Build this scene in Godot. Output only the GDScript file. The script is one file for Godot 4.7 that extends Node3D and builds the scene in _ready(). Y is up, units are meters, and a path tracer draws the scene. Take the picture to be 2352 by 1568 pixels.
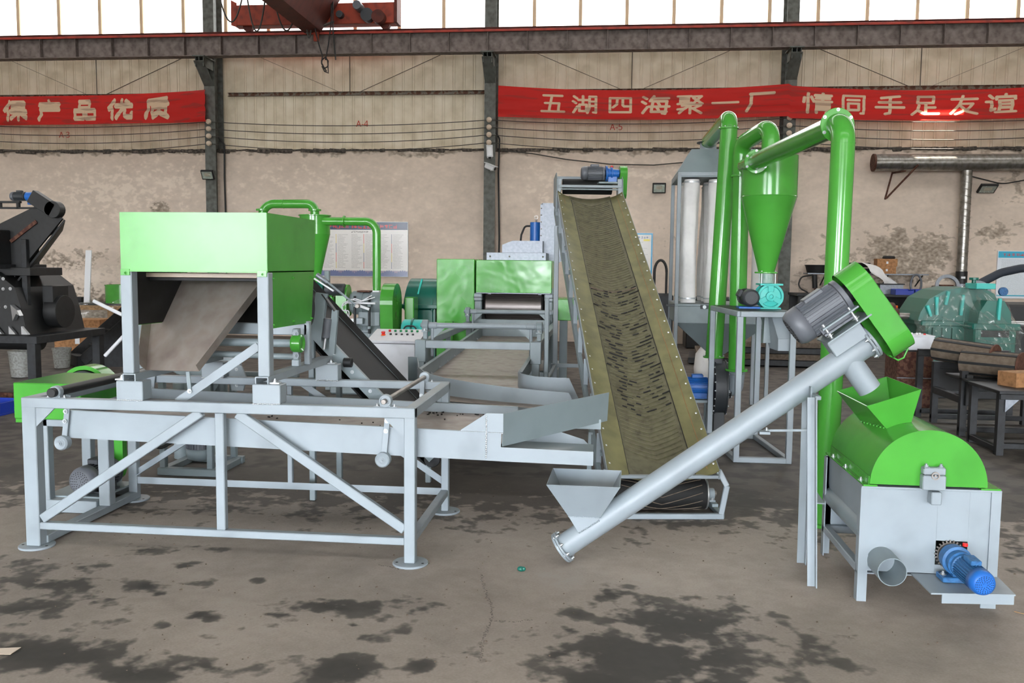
extends Node3D
# A machine hall with a tyre-recycling line. Metres, y up, x along the back wall, -z towards it.

var M := {}
var names := {}

class MB:
	var v := PackedVector3Array()
	var n := PackedVector3Array()
	var t := PackedVector2Array()
	var ix := PackedInt32Array()
	func vert(p: Vector3, nn: Vector3, uv := Vector2.ZERO) -> int:
		v.append(p); n.append(nn); t.append(uv)
		return v.size() - 1
	func tri(a: int, b: int, c: int) -> void:
		if (v[b] - v[a]).cross(v[c] - v[a]).dot(n[a] + n[b] + n[c]) > 0.0:
			ix.append(a); ix.append(c); ix.append(b)
		else:
			ix.append(a); ix.append(b); ix.append(c)
	func quad(a: Vector3, b: Vector3, c: Vector3, d: Vector3, out: Vector3) -> void:
		var nn := (b - a).cross(d - a).normalized()
		if nn.dot(out) < 0.0: nn = -nn
		var i := vert(a, nn, Vector2(0, 1)); vert(b, nn, Vector2(1, 1)); vert(c, nn, Vector2(1, 0)); vert(d, nn, Vector2(0, 0))
		tri(i, i + 1, i + 2); tri(i, i + 2, i + 3)
	func box(c: Vector3, s: Vector3, q := Basis.IDENTITY, ch := -1.0) -> MB:
		var h := s * 0.5
		var k: float = ch if ch >= 0.0 else minf(0.004, 0.12 * minf(s.x, minf(s.y, s.z)))
		var ax := [q.x, q.y, q.z]
		var hh := [h.x, h.y, h.z]
		for a in 3:
			var b := (a + 1) % 3
			var d := (a + 2) % 3
			for sg: float in [-1.0, 1.0]:
				var o: Vector3 = c + ax[a] * (hh[a] * sg)
				var u: Vector3 = ax[b] * (hh[b] - k)
				var w: Vector3 = ax[d] * (hh[d] - k)
				quad(o - u - w, o + u - w, o + u + w, o - u + w, ax[a] * sg)
			if k > 0.0:
				for sb: float in [-1.0, 1.0]:
					for sd: float in [-1.0, 1.0]:
						var p1: Vector3 = c + ax[b] * (hh[b] * sb) + ax[d] * ((hh[d] - k) * sd)
						var p2: Vector3 = c + ax[b] * ((hh[b] - k) * sb) + ax[d] * (hh[d] * sd)
						var l: Vector3 = ax[a] * (hh[a] - k)
						quad(p1 - l, p1 + l, p2 + l, p2 - l, ax[b] * sb + ax[d] * sd)
		return self
	func bb(a: Vector3, b: Vector3, ch := -1.0) -> MB:
		return box((a + b) * 0.5, (b - a).abs(), Basis.IDENTITY, ch)
	static func frame(d: Vector3, up := Vector3.UP) -> Basis:
		var z := d.normalized()
		var u := up
		if absf(z.dot(u.normalized())) > 0.995: u = Vector3.FORWARD if absf(z.y) > 0.9 else Vector3.UP
		var x := u.cross(z).normalized()
		return Basis(x, z.cross(x), z)
	func beam(a: Vector3, b: Vector3, w: float, h: float, up := Vector3.UP) -> MB:
		return box((a + b) * 0.5, Vector3(w, h, a.distance_to(b)), frame(b - a, up))
	# a closed 2-D outline (x across, y along up) drawn out from a to b
	func extrude(pts: PackedVector2Array, a: Vector3, b: Vector3, up := Vector3.UP) -> MB:
		var q := frame(b - a, up)
		var area := 0.0
		for i in pts.size():
			var p := pts[i]
			var r := pts[(i + 1) % pts.size()]
			area += p.x * r.y - r.x * p.y
		for i in pts.size():
			var p := pts[i]
			var r := pts[(i + 1) % pts.size()]
			var e := (r - p)
			var o := Vector2(e.y, -e.x) * (1.0 if area > 0 else -1.0)
			var P := q.x * p.x + q.y * p.y
			var R := q.x * r.x + q.y * r.y
			quad(a + P, a + R, b + R, b + P, q.x * o.x + q.y * o.y)
		var tr := Geometry2D.triangulate_polygon(pts)
		for side in 2:
			var o: Vector3 = a if side == 0 else b
			var nn: Vector3 = -q.z if side == 0 else q.z
			var base := v.size()
			for p in pts: vert(o + q.x * p.x + q.y * p.y, nn, p)
			for i in range(0, tr.size(), 3): tri(base + tr[i], base + tr[i + 1], base + tr[i + 2])
		return self
	# a flat polygon in space with a thickness, half to each side
	func plate(pts: Array, th: float) -> MB:
		var nn := Vector3.ZERO
		for i in range(1, pts.size() - 1): nn += (pts[i] - pts[0]).cross(pts[i + 1] - pts[0])
		nn = nn.normalized()
		var e: Vector3 = (pts[1] - pts[0]).normalized()
		var f := nn.cross(e)
		var fl := PackedVector2Array()
		for p in pts: fl.append(Vector2((p - pts[0]).dot(e), (p - pts[0]).dot(f)))
		var tr := Geometry2D.triangulate_polygon(fl)
		for s: float in [-0.5, 0.5]:
			var base := v.size()
			for i in pts.size(): vert(pts[i] + nn * th * s, nn * signf(s), fl[i])
			for i in range(0, tr.size(), 3): tri(base + tr[i], base + tr[i + 1], base + tr[i + 2])
		var mid := Vector3.ZERO
		for p in pts: mid += p
		mid /= pts.size()
		var area := 0.0
		for i in fl.size(): area += fl[i].x * fl[(i + 1) % fl.size()].y - fl[(i + 1) % fl.size()].x * fl[i].y
		for i in pts.size():
			var a: Vector3 = pts[i]
			var b: Vector3 = pts[(i + 1) % pts.size()]
			quad(a - nn * th * 0.5, b - nn * th * 0.5, b + nn * th * 0.5, a + nn * th * 0.5, (b - a).cross(nn) * signf(area))
		return self
	# profile of (radius, distance along the axis); each stretch has its own normal unless smooth
	func lathe(o: Vector3, ax: Vector3, prof: Array, seg := 24, smooth := false, a0 := 0.0, a1 := TAU, up := Vector3.UP) -> MB:
		var q := frame(ax, up)
		var nseg: Array = []
		for i in prof.size() - 1:
			var e: Vector2 = prof[i + 1] - prof[i]
			nseg.append(Vector2(e.y, -e.x).normalized() if e.length() > 0 else Vector2(1, 0))
		for i in prof.size() - 1:
			var na: Vector2 = nseg[i]
			var nb: Vector2 = nseg[i]
			if smooth:
				if i > 0: na = (nseg[i] + nseg[i - 1]).normalized()
				if i < prof.size() - 2: nb = (nseg[i] + nseg[i + 1]).normalized()
			var base := v.size()
			for k in seg + 1:
				var an := a0 + (a1 - a0) * k / seg
				var dir := q.x * cos(an) + q.y * sin(an)
				vert(o + dir * prof[i].x + q.z * prof[i].y, (dir * na.x + q.z * na.y).normalized(), Vector2(float(k) / seg, prof[i].y))
				vert(o + dir * prof[i + 1].x + q.z * prof[i + 1].y, (dir * nb.x + q.z * nb.y).normalized(), Vector2(float(k) / seg, prof[i + 1].y))
			for k in seg:
				var j := base + k * 2
				if prof[i].x > 1e-6: tri(j, j + 2, j + 1)
				if prof[i + 1].x > 1e-6: tri(j + 1, j + 2, j + 3)
		return self
	func cyl(a: Vector3, b: Vector3, r: float, seg := 20) -> MB:
		var l := a.distance_to(b)
		var c := minf(0.003, r * 0.12)
		return lathe(a, b - a, [Vector2(0, 0), Vector2(r - c, 0), Vector2(r, c), Vector2(r, l - c), Vector2(r - c, l), Vector2(0, l)], seg)
	func ring(a: Vector3, b: Vector3, r: float, ri: float, seg := 28) -> MB:
		var l := a.distance_to(b)
		return lathe(a, b - a, [Vector2(ri, l), Vector2(ri, 0), Vector2(r, 0), Vector2(r, l), Vector2(ri, l)], seg)
	func pipe(path: Array, r: float, seg := 16, caps := true) -> MB:
		var q := frame(path[1] - path[0])
		var rings: Array = []
		for i in path.size():
			var d: Vector3
			if i == 0: d = path[1] - path[0]
			elif i == path.size() - 1: d = path[i] - path[i - 1]
			else: d = (path[i + 1] - path[i]).normalized() + (path[i] - path[i - 1]).normalized()
			d = d.normalized()
			if d.length() < 0.5: d = q.z
			var rot := Quaternion(q.z, d) if q.z.dot(d) > -0.999 else Quaternion.IDENTITY
			q = Basis(rot) * q
			rings.append(v.size())
			for k in seg + 1:
				var an := TAU * k / seg
				var dir := q.x * cos(an) + q.y * sin(an)
				vert(path[i] + dir * r, dir, Vector2(float(k) / seg, i))
			if caps and (i == 0 or i == path.size() - 1):
				var nn := q.z * (-1.0 if i == 0 else 1.0)
				var c := vert(path[i], nn)
				for k in seg + 1: vert(path[i] + (q.x * cos(TAU * k / seg) + q.y * sin(TAU * k / seg)) * r, nn)
				for k in seg: tri(c, c + 1 + k, c + 2 + k)
		for i in path.size() - 1:
			var ra: int = rings[i]
			var rb: int = rings[i + 1]
			for k in seg:
				tri(ra + k, ra + k + 1, rb + k); tri(ra + k + 1, rb + k + 1, rb + k)
		return self
	# grid of points (rows of equal length) as one smooth sheet; th gives it a back side
	func sheet(rows: Array, th := 0.0, uvs := true) -> MB:
		var R := rows.size()
		var Cn: int = rows[0].size()
		var nn: Array = []
		for i in R:
			var l: Array = []
			for j in Cn:
				var du: Vector3 = rows[i][mini(j + 1, Cn - 1)] - rows[i][maxi(j - 1, 0)]
				var dv: Vector3 = rows[mini(i + 1, R - 1)][j] - rows[maxi(i - 1, 0)][j]
				l.append(du.cross(dv).normalized())
			nn.append(l)
		for s in (2 if th > 0 else 1):
			var sg := 1.0 if s == 0 else -1.0
			var base := v.size()
			for i in R:
				for j in Cn: vert(rows[i][j] - (nn[i][j] * th if s == 1 else Vector3.ZERO), nn[i][j] * sg, Vector2(float(j) / (Cn - 1), float(i) / (R - 1)))
			for i in R - 1:
				for j in Cn - 1:
					var a := base + i * Cn + j
					tri(a, a + 1, a + Cn); tri(a + 1, a + Cn + 1, a + Cn)
		if th > 0:
			for i in R - 1:
				for e in [0, Cn - 1]:
					quad(rows[i][e], rows[i + 1][e], rows[i + 1][e] - nn[i + 1][e] * th, rows[i][e] - nn[i][e] * th, rows[i][e] - rows[i][1 if e == 0 else Cn - 2])
			for j in Cn - 1:
				for e in [0, R - 1]:
					quad(rows[e][j], rows[e][j + 1], rows[e][j + 1] - nn[e][j + 1] * th, rows[e][j] - nn[e][j] * th, rows[e][j] - rows[1 if e == 0 else R - 2][j])
		return self
	func hexbolt(p: Vector3, d: Vector3, r: float) -> MB:
		d = d.normalized()
		lathe(p, d, [Vector2(r * 1.6, 0), Vector2(r * 1.6, r * 0.25), Vector2(0, r * 0.25)], 12)
		lathe(p, d, [Vector2(r, r * 0.25), Vector2(r, r * 1.0), Vector2(0, r * 1.0)], 6)
		return lathe(p, d, [Vector2(r * 0.55, r), Vector2(r * 0.55, r * 1.7), Vector2(0, r * 1.7)], 8)
	func ball(c: Vector3, r: Vector3, seg := 14) -> MB:
		var rows: Array = []
		for i in seg + 1:
			var l: Array = []
			var th := PI * i / seg
			for j in seg * 2 + 1:
				var ph := TAU * j / (seg * 2)
				l.append(Vector3(sin(th) * cos(ph), cos(th), sin(th) * sin(ph)))
			rows.append(l)
		var base := v.size()
		for i in seg + 1:
			for j in seg * 2 + 1: vert(c + rows[i][j] * r, (rows[i][j] / r).normalized())
		var cn := seg * 2 + 1
		for i in seg:
			for j in seg * 2:
				var a := base + i * cn + j
				if i > 0: tri(a, a + 1, a + cn)
				if i < seg - 1: tri(a + 1, a + cn + 1, a + cn)
		return self

func V(x: float, y: float, z: float) -> Vector3: return Vector3(x, y, z)
func mb() -> MB: return MB.new()

func numbered(parent: Node, called: String) -> String:
	var key := str(parent.get_instance_id()) + called
	var k: int = names.get(key, 0)
	names[key] = k + 1
	return called if k == 0 else "%s_%03d" % [called, k]

func world_of(o: Node) -> Vector3:
	var p := Vector3.ZERO
	while o is Node3D and o != self:
		p += o.position
		o = o.get_parent()
	return p

func part(parent: Node, called: String, b: MB, m: Material, label := "") -> MeshInstance3D:
	var lo := b.v[0]
	var hi := b.v[0]
	for p in b.v:
		lo = lo.min(p); hi = hi.max(p)
	var c := Vector3((lo.x + hi.x) * 0.5, lo.y if parent == self else (lo.y + hi.y) * 0.5, (lo.z + hi.z) * 0.5)
	var vs := b.v.duplicate()
	for i in vs.size(): vs[i] -= c
	var arr := []
	arr.resize(Mesh.ARRAY_MAX)
	arr[Mesh.ARRAY_VERTEX] = vs
	arr[Mesh.ARRAY_NORMAL] = b.n
	arr[Mesh.ARRAY_TEX_UV] = b.t
	arr[Mesh.ARRAY_INDEX] = b.ix
	var me := ArrayMesh.new()
	me.add_surface_from_arrays(Mesh.PRIMITIVE_TRIANGLES, arr)
	me.surface_set_material(0, m)
	var o := MeshInstance3D.new()
	o.mesh = me
	o.name = numbered(parent, called)
	o.position = c - world_of(parent)
	parent.add_child(o, true)
	if label: o.set_meta("label", label)
	return o

func thing(called: String, label: String, category: String, base: Vector3, group := "") -> Node3D:
	var o := Node3D.new()
	o.name = numbered(self, called)
	add_child(o, true)
	o.position = base
	return tag(o, label, category, group)

func tag(o: Node3D, label: String, category: String, group := "") -> Node3D:
	o.set_meta("label", label)
	o.set_meta("category", category)
	if group: o.set_meta("group", group)
	return o

func struct(called: String, b: MB, m: Material, label := "") -> MeshInstance3D:
	var o := part(self, called, b, m, label)
	o.set_meta("kind", "structure")
	return o

# rounds the corners of a polyline
func bend(pts: Array, r: float, n := 8) -> Array:
	var out: Array = [pts[0]]
	for i in range(1, pts.size() - 1):
		var p: Vector3 = pts[i]
		var a: Vector3 = (pts[i - 1] - p).normalized()
		var b: Vector3 = (pts[i + 1] - p).normalized()
		var half := a.angle_to(b) * 0.5
		var d := minf(r / tan(half), minf(p.distance_to(pts[i - 1]), p.distance_to(pts[i + 1])) * 0.499)
		for k in n + 1:
			var t := float(k) / n
			var s := p + a * d
			var e := p + b * d
			out.append(s.lerp(p, t).lerp(p.lerp(e, t), t) if half > 1.3 else _arc(p, a, b, d, half, t))
	out.append(pts[-1])
	return out

func _arc(p: Vector3, a: Vector3, b: Vector3, d: float, half: float, t: float) -> Vector3:
	var rr := d * tan(half)
	var c := p + (a + b).normalized() * (rr / sin(half))
	var s := (p + a * d - c).normalized()
	var e := (p + b * d - c).normalized()
	return c + s.slerp(e, t) * rr

# profiles
func angle2(w: float, t: float) -> PackedVector2Array:
	return PackedVector2Array([Vector2(0, 0), Vector2(w, 0), Vector2(w, t), Vector2(t, t), Vector2(t, w), Vector2(0, w)])
func chan2(w: float, h: float, t: float) -> PackedVector2Array:  # open to -x
	return PackedVector2Array([Vector2(-w / 2, -h / 2), Vector2(w / 2, -h / 2), Vector2(w / 2, h / 2), Vector2(-w / 2, h / 2), Vector2(-w / 2, h / 2 - t), Vector2(w / 2 - t, h / 2 - t), Vector2(w / 2 - t, -h / 2 + t), Vector2(-w / 2, -h / 2 + t)])
func hsec(w: float, h: float, tf: float, tw: float) -> PackedVector2Array:
	return PackedVector2Array([Vector2(-w / 2, -h / 2), Vector2(w / 2, -h / 2), Vector2(w / 2, -h / 2 + tf), Vector2(tw / 2, -h / 2 + tf), Vector2(tw / 2, h / 2 - tf), Vector2(w / 2, h / 2 - tf), Vector2(w / 2, h / 2), Vector2(-w / 2, h / 2), Vector2(-w / 2, h / 2 - tf), Vector2(-tw / 2, h / 2 - tf), Vector2(-tw / 2, -h / 2 + tf), Vector2(-w / 2, -h / 2 + tf)])

# ---------- materials ----------
func noise(seed_: int, freq: float, oct := 4, typ := FastNoiseLite.TYPE_SIMPLEX_SMOOTH) -> FastNoiseLite:
	var f := FastNoiseLite.new()
	f.seed = seed_
	f.frequency = freq
	f.fractal_octaves = oct
	f.noise_type = typ
	return f

func ntex(seed_: int, freq: float, ramp: Array, size := 256, normal := false, bump := 2.0) -> NoiseTexture2D:
	var t := NoiseTexture2D.new()
	t.width = size; t.height = size
	t.seamless = true
	t.noise = noise(seed_, freq)
	if normal:
		t.as_normal_map = true
		t.bump_strength = bump
	elif ramp.size() > 0:
		var g := Gradient.new()
		var off := PackedFloat32Array()
		var col := PackedColorArray()
		for i in ramp.size():
			off.append(ramp[i][0]); col.append(ramp[i][1])
		g.offsets = off
		g.colors = col
		t.color_ramp = g
	return t

func grey(x: float) -> Color: return Color(x, x, x)

func mat(c: Color, rough := 0.5, metal := 0.0, tex: Texture2D = null, scale := 1.0, ntx: Texture2D = null, ns := 0.3) -> StandardMaterial3D:
	var m := StandardMaterial3D.new()
	m.albedo_color = c
	m.roughness = rough
	m.metallic = metal
	if tex or ntx:
		m.uv1_triplanar = true
		m.uv1_world_triplanar = true
		m.uv1_scale = Vector3.ONE * scale
	if tex: m.albedo_texture = tex
	if ntx:
		m.normal_enabled = true
		m.normal_texture = ntx
		m.normal_scale = ns
	return m

func make_materials() -> void:
	var soft := ntex(11, 0.012, [[0.0, grey(0.90)], [0.45, grey(0.97)], [1.0, grey(1.0)]])
	var mott := ntex(12, 0.02, [[0.0, grey(0.70)], [0.5, grey(0.92)], [1.0, grey(1.0)]])
	var dusty := ntex(13, 0.03, [[0.0, Color(0.62, 0.60, 0.57)], [0.5, Color(0.85, 0.84, 0.82)], [1.0, Color(1, 1, 1)]])
	var rusty := ntex(14, 0.035, [[0.0, Color(0.55, 0.30, 0.18)], [0.42, Color(0.75, 0.55, 0.42)], [0.55, Color(1, 1, 1)], [1.0, Color(0.8, 0.8, 0.8)]])
	var dents := ntex(15, 0.006, [], 256, true, 1.2)
	var fine := ntex(16, 0.08, [], 256, true, 1.5)
	var gloss := ntex(17, 0.009, [[0.0, grey(0.35)], [0.5, grey(0.62)], [1.0, grey(0.95)]])
	M.grey = mat(Color(0.56, 0.60, 0.622), 0.42, 0.0, soft, 0.9)
	M.grey2 = mat(Color(0.505, 0.555, 0.57), 0.45, 0.0, soft, 0.9)
	M.green = mat(Color(0.285, 0.615, 0.22), 0.17, 0.0, soft, 0.8, dents, 0.06)
	M.green_hood = mat(Color(0.295, 0.635, 0.228), 0.27, 0.0, soft, 0.8, dents, 0.16)
	M.green_hood.metallic_specular = 0.55
	M.green_sheet = mat(Color(0.33, 0.68, 0.26), 0.55, 0.0, soft, 0.8, dents, 1.4)
	M.green_sheet.roughness_texture = gloss
	M.green_sheet.roughness = 0.36
	M.roll = mat(Color(0.42, 0.40, 0.39), 0.36, 0.85)
	M.motor = mat(Color(0.375, 0.39, 0.415), 0.42, 0.0, soft, 2.0)
	M.motor_dark = mat(Color(0.20, 0.215, 0.23), 0.5)
	M.blue = mat(Color(0.13, 0.40, 0.72), 0.35, 0.0, soft, 2.0)
	M.blue_worn = mat(Color(0.20, 0.44, 0.66), 0.5, 0.0, mott, 5.0)
	M.teal = mat(Color(0.06, 0.39, 0.335), 0.32, 0.0, soft, 1.0)
	M.teal_light = mat(Color(0.22, 0.74, 0.70), 0.4, 0.0, soft, 1.0)
	M.steel = mat(Color(0.60, 0.575, 0.55), 0.42, 0.75, mott, 1.4)
	M.chute_steel = mat(Color(0.60, 0.565, 0.535), 0.50, 0.35, ntex(21, 0.018, [[0.0, Color(0.80, 0.76, 0.78)], [0.3, Color(0.92, 0.90, 0.89)], [0.6, Color(1, 1, 1)], [1.0, Color(0.95, 0.90, 0.88)]]), 1.2)
	M.bright_steel = mat(Color(0.78, 0.79, 0.80), 0.3, 0.9)
	M.galv = mat(Color(0.56, 0.58, 0.61), 0.45, 0.7, ntex(22, 0.04, [[0.0, grey(0.86)], [1.0, grey(1.0)]]), 2.0)
	M.bolt = mat(Color(0.72, 0.74, 0.75), 0.35, 0.7)
	M.black = mat(Color(0.055, 0.055, 0.06), 0.6)
	M.rubber = mat(Color(0.06, 0.06, 0.06), 0.75, 0.0, mott, 2.0)
	M.dark_steel = mat(Color(0.165, 0.175, 0.19), 0.5, 0.25, dusty, 1.2)
	M.dark_paint = mat(Color(0.10, 0.105, 0.11), 0.5, 0.0, dusty, 1.5)
	M.rust = mat(Color(0.36, 0.235, 0.17), 0.75, 0.0, rusty, 1.5)
	M.dusty_rotor = mat(Color(0.46, 0.41, 0.36), 0.85, 0.0, dusty, 2.0)
	M.white = mat(Color(0.86, 0.87, 0.88), 0.45)
	M.cabinet = mat(Color(0.83, 0.84, 0.86), 0.42, 0.0, soft, 1.0)
	M.cloth = mat(Color(0.90, 0.895, 0.885), 0.9, 0.0, soft, 1.2)
	M.carton = mat(Color(0.69, 0.50, 0.33), 0.85, 0.0, mott, 3.0)
	M.wood = mat(Color(0.70, 0.55, 0.38), 0.8, 0.0, mott, 3.0)
	M.red = mat(Color(0.80, 0.08, 0.06), 0.4)
	M.orange = mat(Color(0.93, 0.42, 0.10), 0.5)
	M.btn_green = mat(Color(0.05, 0.50, 0.28), 0.35)
	M.crane = mat(Color(0.62, 0.215, 0.10), 0.6, 0.0, mott, 0.8)
	M.crane_dark = mat(Color(0.36, 0.13, 0.075), 0.7, 0.0, mott, 0.7)
	M.rail_red = mat(Color(0.66, 0.20, 0.12), 0.6, 0.0, mott, 0.7)
	M.girder = mat(Color(0.52, 0.475, 0.46), 0.75, 0.0, dusty, 0.7)
	M.column = mat(Color(0.40, 0.415, 0.40), 0.65, 0.0, dusty, 0.8)
	M.purlin = mat(Color(0.48, 0.44, 0.39), 0.75, 0.0, rusty, 1.0)
	M.rod = mat(Color(0.36, 0.335, 0.29), 0.7)
	M.wire = mat(Color(0.22, 0.21, 0.19), 0.7)
	M.cable = mat(Color(0.10, 0.10, 0.10), 0.6)
	M.porcelain = mat(Color(0.75, 0.68, 0.60), 0.35)
	M.panel = mat(Color(0.885, 0.845, 0.765), 0.55, 0.0, ntex(31, 0.01, [[0.0, Color(0.86, 0.84, 0.80)], [0.5, Color(0.95, 0.94, 0.92)], [1.0, grey(1.0)]]), 0.6)
	M.brick_edge = mat(Color(0.42, 0.385, 0.35), 0.95, 0.0, ntex(32, 0.06, [[0.0, grey(0.35)], [0.5, grey(0.75)], [0.75, grey(1.0)], [1.0, Color(1.6, 1.55, 1.5)]]), 0.8)
	M.mullion = mat(Color(0.80, 0.70, 0.58), 0.6)
	M.pane = mat(Color(0.95, 0.96, 0.97), 0.5)
	M.pane.emission_enabled = true
	M.pane.emission = Color(1.0, 0.985, 0.96)
	M.pane.emission_energy_multiplier = 6.0
	M.plain_wall = mat(Color(0.80, 0.78, 0.74), 0.85, 0.0, soft, 0.3)
	M.roof = mat(Color(0.80, 0.79, 0.77), 0.8)
	M.yard = mat(Color(0.42, 0.425, 0.43), 0.9, 0.0, mott, 0.3)
	M.blue_plastic = mat(Color(0.06, 0.20, 0.62), 0.4)
	M.lens = mat(Color(0.78, 0.80, 0.78), 0.25)
	M.duct = mat(Color(0.66, 0.655, 0.645), 0.30, 0.85, dusty, 1.0)
	M.hose = mat(Color(0.13, 0.16, 0.20), 0.7)
	M.pail = mat(Color(0.70, 0.71, 0.70), 0.6, 0.0, dusty, 3.0)
	M.glass = mat(Color(0.75, 0.80, 0.75, 0.35), 0.05)
	M.glass.transparency = BaseMaterial3D.TRANSPARENCY_ALPHA
	M.film = mat(Color(0.62, 0.66, 0.62, 0.10), 0.22)
	M.film.transparency = BaseMaterial3D.TRANSPARENCY_ALPHA
	M.belt_edge = mat(Color(0.47, 0.455, 0.285), 0.55, 0.0, ntex(41, 0.015, [[0.0, grey(0.72)], [0.5, grey(0.92)], [1.0, grey(1.05)]]), 1.3)
	M.belt = mat(Color(0.40, 0.385, 0.29), 0.62, 0.0, ntex(42, 0.03, [[0.0, grey(0.60)], [0.4, grey(0.92)], [1.0, grey(1.05)]]), 1.6)

# ---------- camera, light, exposure ----------
func make_view() -> void:
	var cam := Camera3D.new()
	cam.name = "camera"
	cam.fov = 41.97
	cam.near = 0.05
	cam.far = 200.0
	add_child(cam)
	cam.transform = Transform3D(Basis(V(0.99429566, 0.01037176, -0.10615354), V(-0.0193966, 0.99624813, -0.08434117), V(0.1048805, 0.08591908, 0.99076637)).orthonormalized(), V(0, 1.6, 0))
	cam.current = true
	var we := WorldEnvironment.new()
	we.name = "environment"
	var e := Environment.new()
	e.background_mode = Environment.BG_SKY
	var sm := ProceduralSkyMaterial.new()
	sm.sky_top_color = Color(0.86, 0.91, 0.97)
	sm.sky_horizon_color = Color(0.97, 0.98, 1.0)
	sm.ground_bottom_color = Color(0.62, 0.60, 0.57)
	sm.ground_horizon_color = Color(0.80, 0.80, 0.79)
	sm.sky_energy_multiplier = SKY
	sm.ground_curve = 0.2
	sm.sun_angle_max = 1.0
	var sk := Sky.new()
	sk.sky_material = sm
	e.sky = sk
	e.tonemap_mode = Environment.TONE_MAPPER_LINEAR
	e.tonemap_exposure = EXPOSURE
	e.sdfgi_enabled = true
	e.ssao_enabled = true
	e.ssil_enabled = true
	we.environment = e
	add_child(we)
	var sun := DirectionalLight3D.new()
	sun.name = "sun"
	sun.light_energy = SUN
	sun.light_color = Color(1.0, 0.96, 0.90)
	sun.light_angular_distance = 0.53
	sun.shadow_enabled = true
	sun.sky_mode = DirectionalLight3D.SKY_MODE_LIGHT_ONLY
	add_child(sun)
	sun.look_at_from_position(V(0, 30, 0), V(0.25, 29, 0.18), Vector3.UP)

const SUN := 100.0
const SKY := 6.8
const EXPOSURE := 0.51
const WINDOW_LIGHT := 1.6
const ADDED_ROOF_LIGHT := 1.2  # energy of the lamps added under the roof

func window_light(called: String, at: Vector3, look: Vector3, size: Vector2, energy: float) -> void:
	var l := AreaLight3D.new()
	l.name = called
	l.area_size = size
	l.area_normalize_energy = false
	l.light_energy = energy
	l.light_color = Color(0.97, 0.985, 1.0)
	l.area_range = 60.0
	l.shadow_enabled = true
	add_child(l)
	l.look_at_from_position(at, at + look, Vector3.UP if absf(look.y) < 0.9 else Vector3.FORWARD)

const WZ := -18.70   # face of the back wall
const XL := -17.0
const XR := 13.0
const ZF := 14.0
const TOP := 9.2

func make_hall() -> void:
	# floor
	floor_slabs()
	wall_back()
	# other walls, roof: closed, with gate openings in the front wall
	struct("wall_left", mb().bb(V(XL - 0.3, 0, WZ - 0.3), V(XL, TOP, ZF + 0.3)), M.plain_wall)
	struct("wall_right", mb().bb(V(XR, 0, WZ - 0.3), V(XR + 0.3, TOP, ZF + 0.3)), M.plain_wall)
	struct("ceiling", mb().bb(V(XL - 0.3, TOP, WZ - 0.26), V(XR + 0.3, TOP + 0.2, ZF + 0.3)), M.roof)
	# front wall behind the camera, with a wide gate and a high band of windows
	var gate := [[-12.6, -7.8], [-4.8, 1.4], [8.5, 12.2]]
	var f := mb()
	var x := XL
	for g in gate:
		f.bb(V(x, 0, ZF), V(g[0], 6.3, ZF + 0.3))
		f.bb(V(g[0], 4.2, ZF), V(g[1], 6.3, ZF + 0.3))
		x = g[1]
	f.bb(V(x, 0, ZF), V(XR, 6.3, ZF + 0.3))
	f.bb(V(XL, 8.5, ZF), V(XR, TOP, ZF + 0.3))
	struct("wall_front", f, M.plain_wall)
	struct("yard_ground", mb().bb(V(-60, -0.3, ZF + 0.3), V(60, -0.02, ZF + 60)), M.yard)
	var wf := mb()
	var px := XL
	while px < XR:
		wf.bb(V(px, 6.3, ZF + 0.05), V(px + 0.06, 8.5, ZF + 0.15))
		px += 0.95
	struct("trim_1", wf, M.mullion)
	struct("window_1", mb().bb(V(XL, 6.3, ZF + 0.16), V(XR, 8.5, ZF + 0.18)), M.pane)
	# roof windows added out of view: glowing panels and lamps brightening the back wall
	for i in 2:
		var zs: float = [-12.5, 3.0][i]
		struct("window_%d" % (3 + i), mb().bb(V(XL + 1, TOP - 0.02, zs - 0.6), V(XR - 1, TOP + 0.01, zs + 0.6)), M.pane)
		window_light("added_roof_lamp", V((XL + XR) / 2, TOP - 0.04, zs), V(0, -1, 0.0001), Vector2(XR - XL - 2, 1.2), ADDED_ROOF_LIGHT)
	window_light("window_daylight", V((XL + XR) / 2, 7.4, ZF + 0.02), V(0, 0, -1), Vector2(XR - XL, 2.2), WINDOW_LIGHT)

func blob_sum(bl: Array, x: float, y: float) -> float:
	var s := 0.0
	for b in bl:
		var dx: float = (x - b[0]) / b[2]
		var dy: float = (y - b[1]) / b[3]
		var d := dx * dx + dy * dy
		if d < 4.0: s = maxf(s, b[4] * (1.0 - sqrt(d) * 0.5))
	return s

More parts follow.
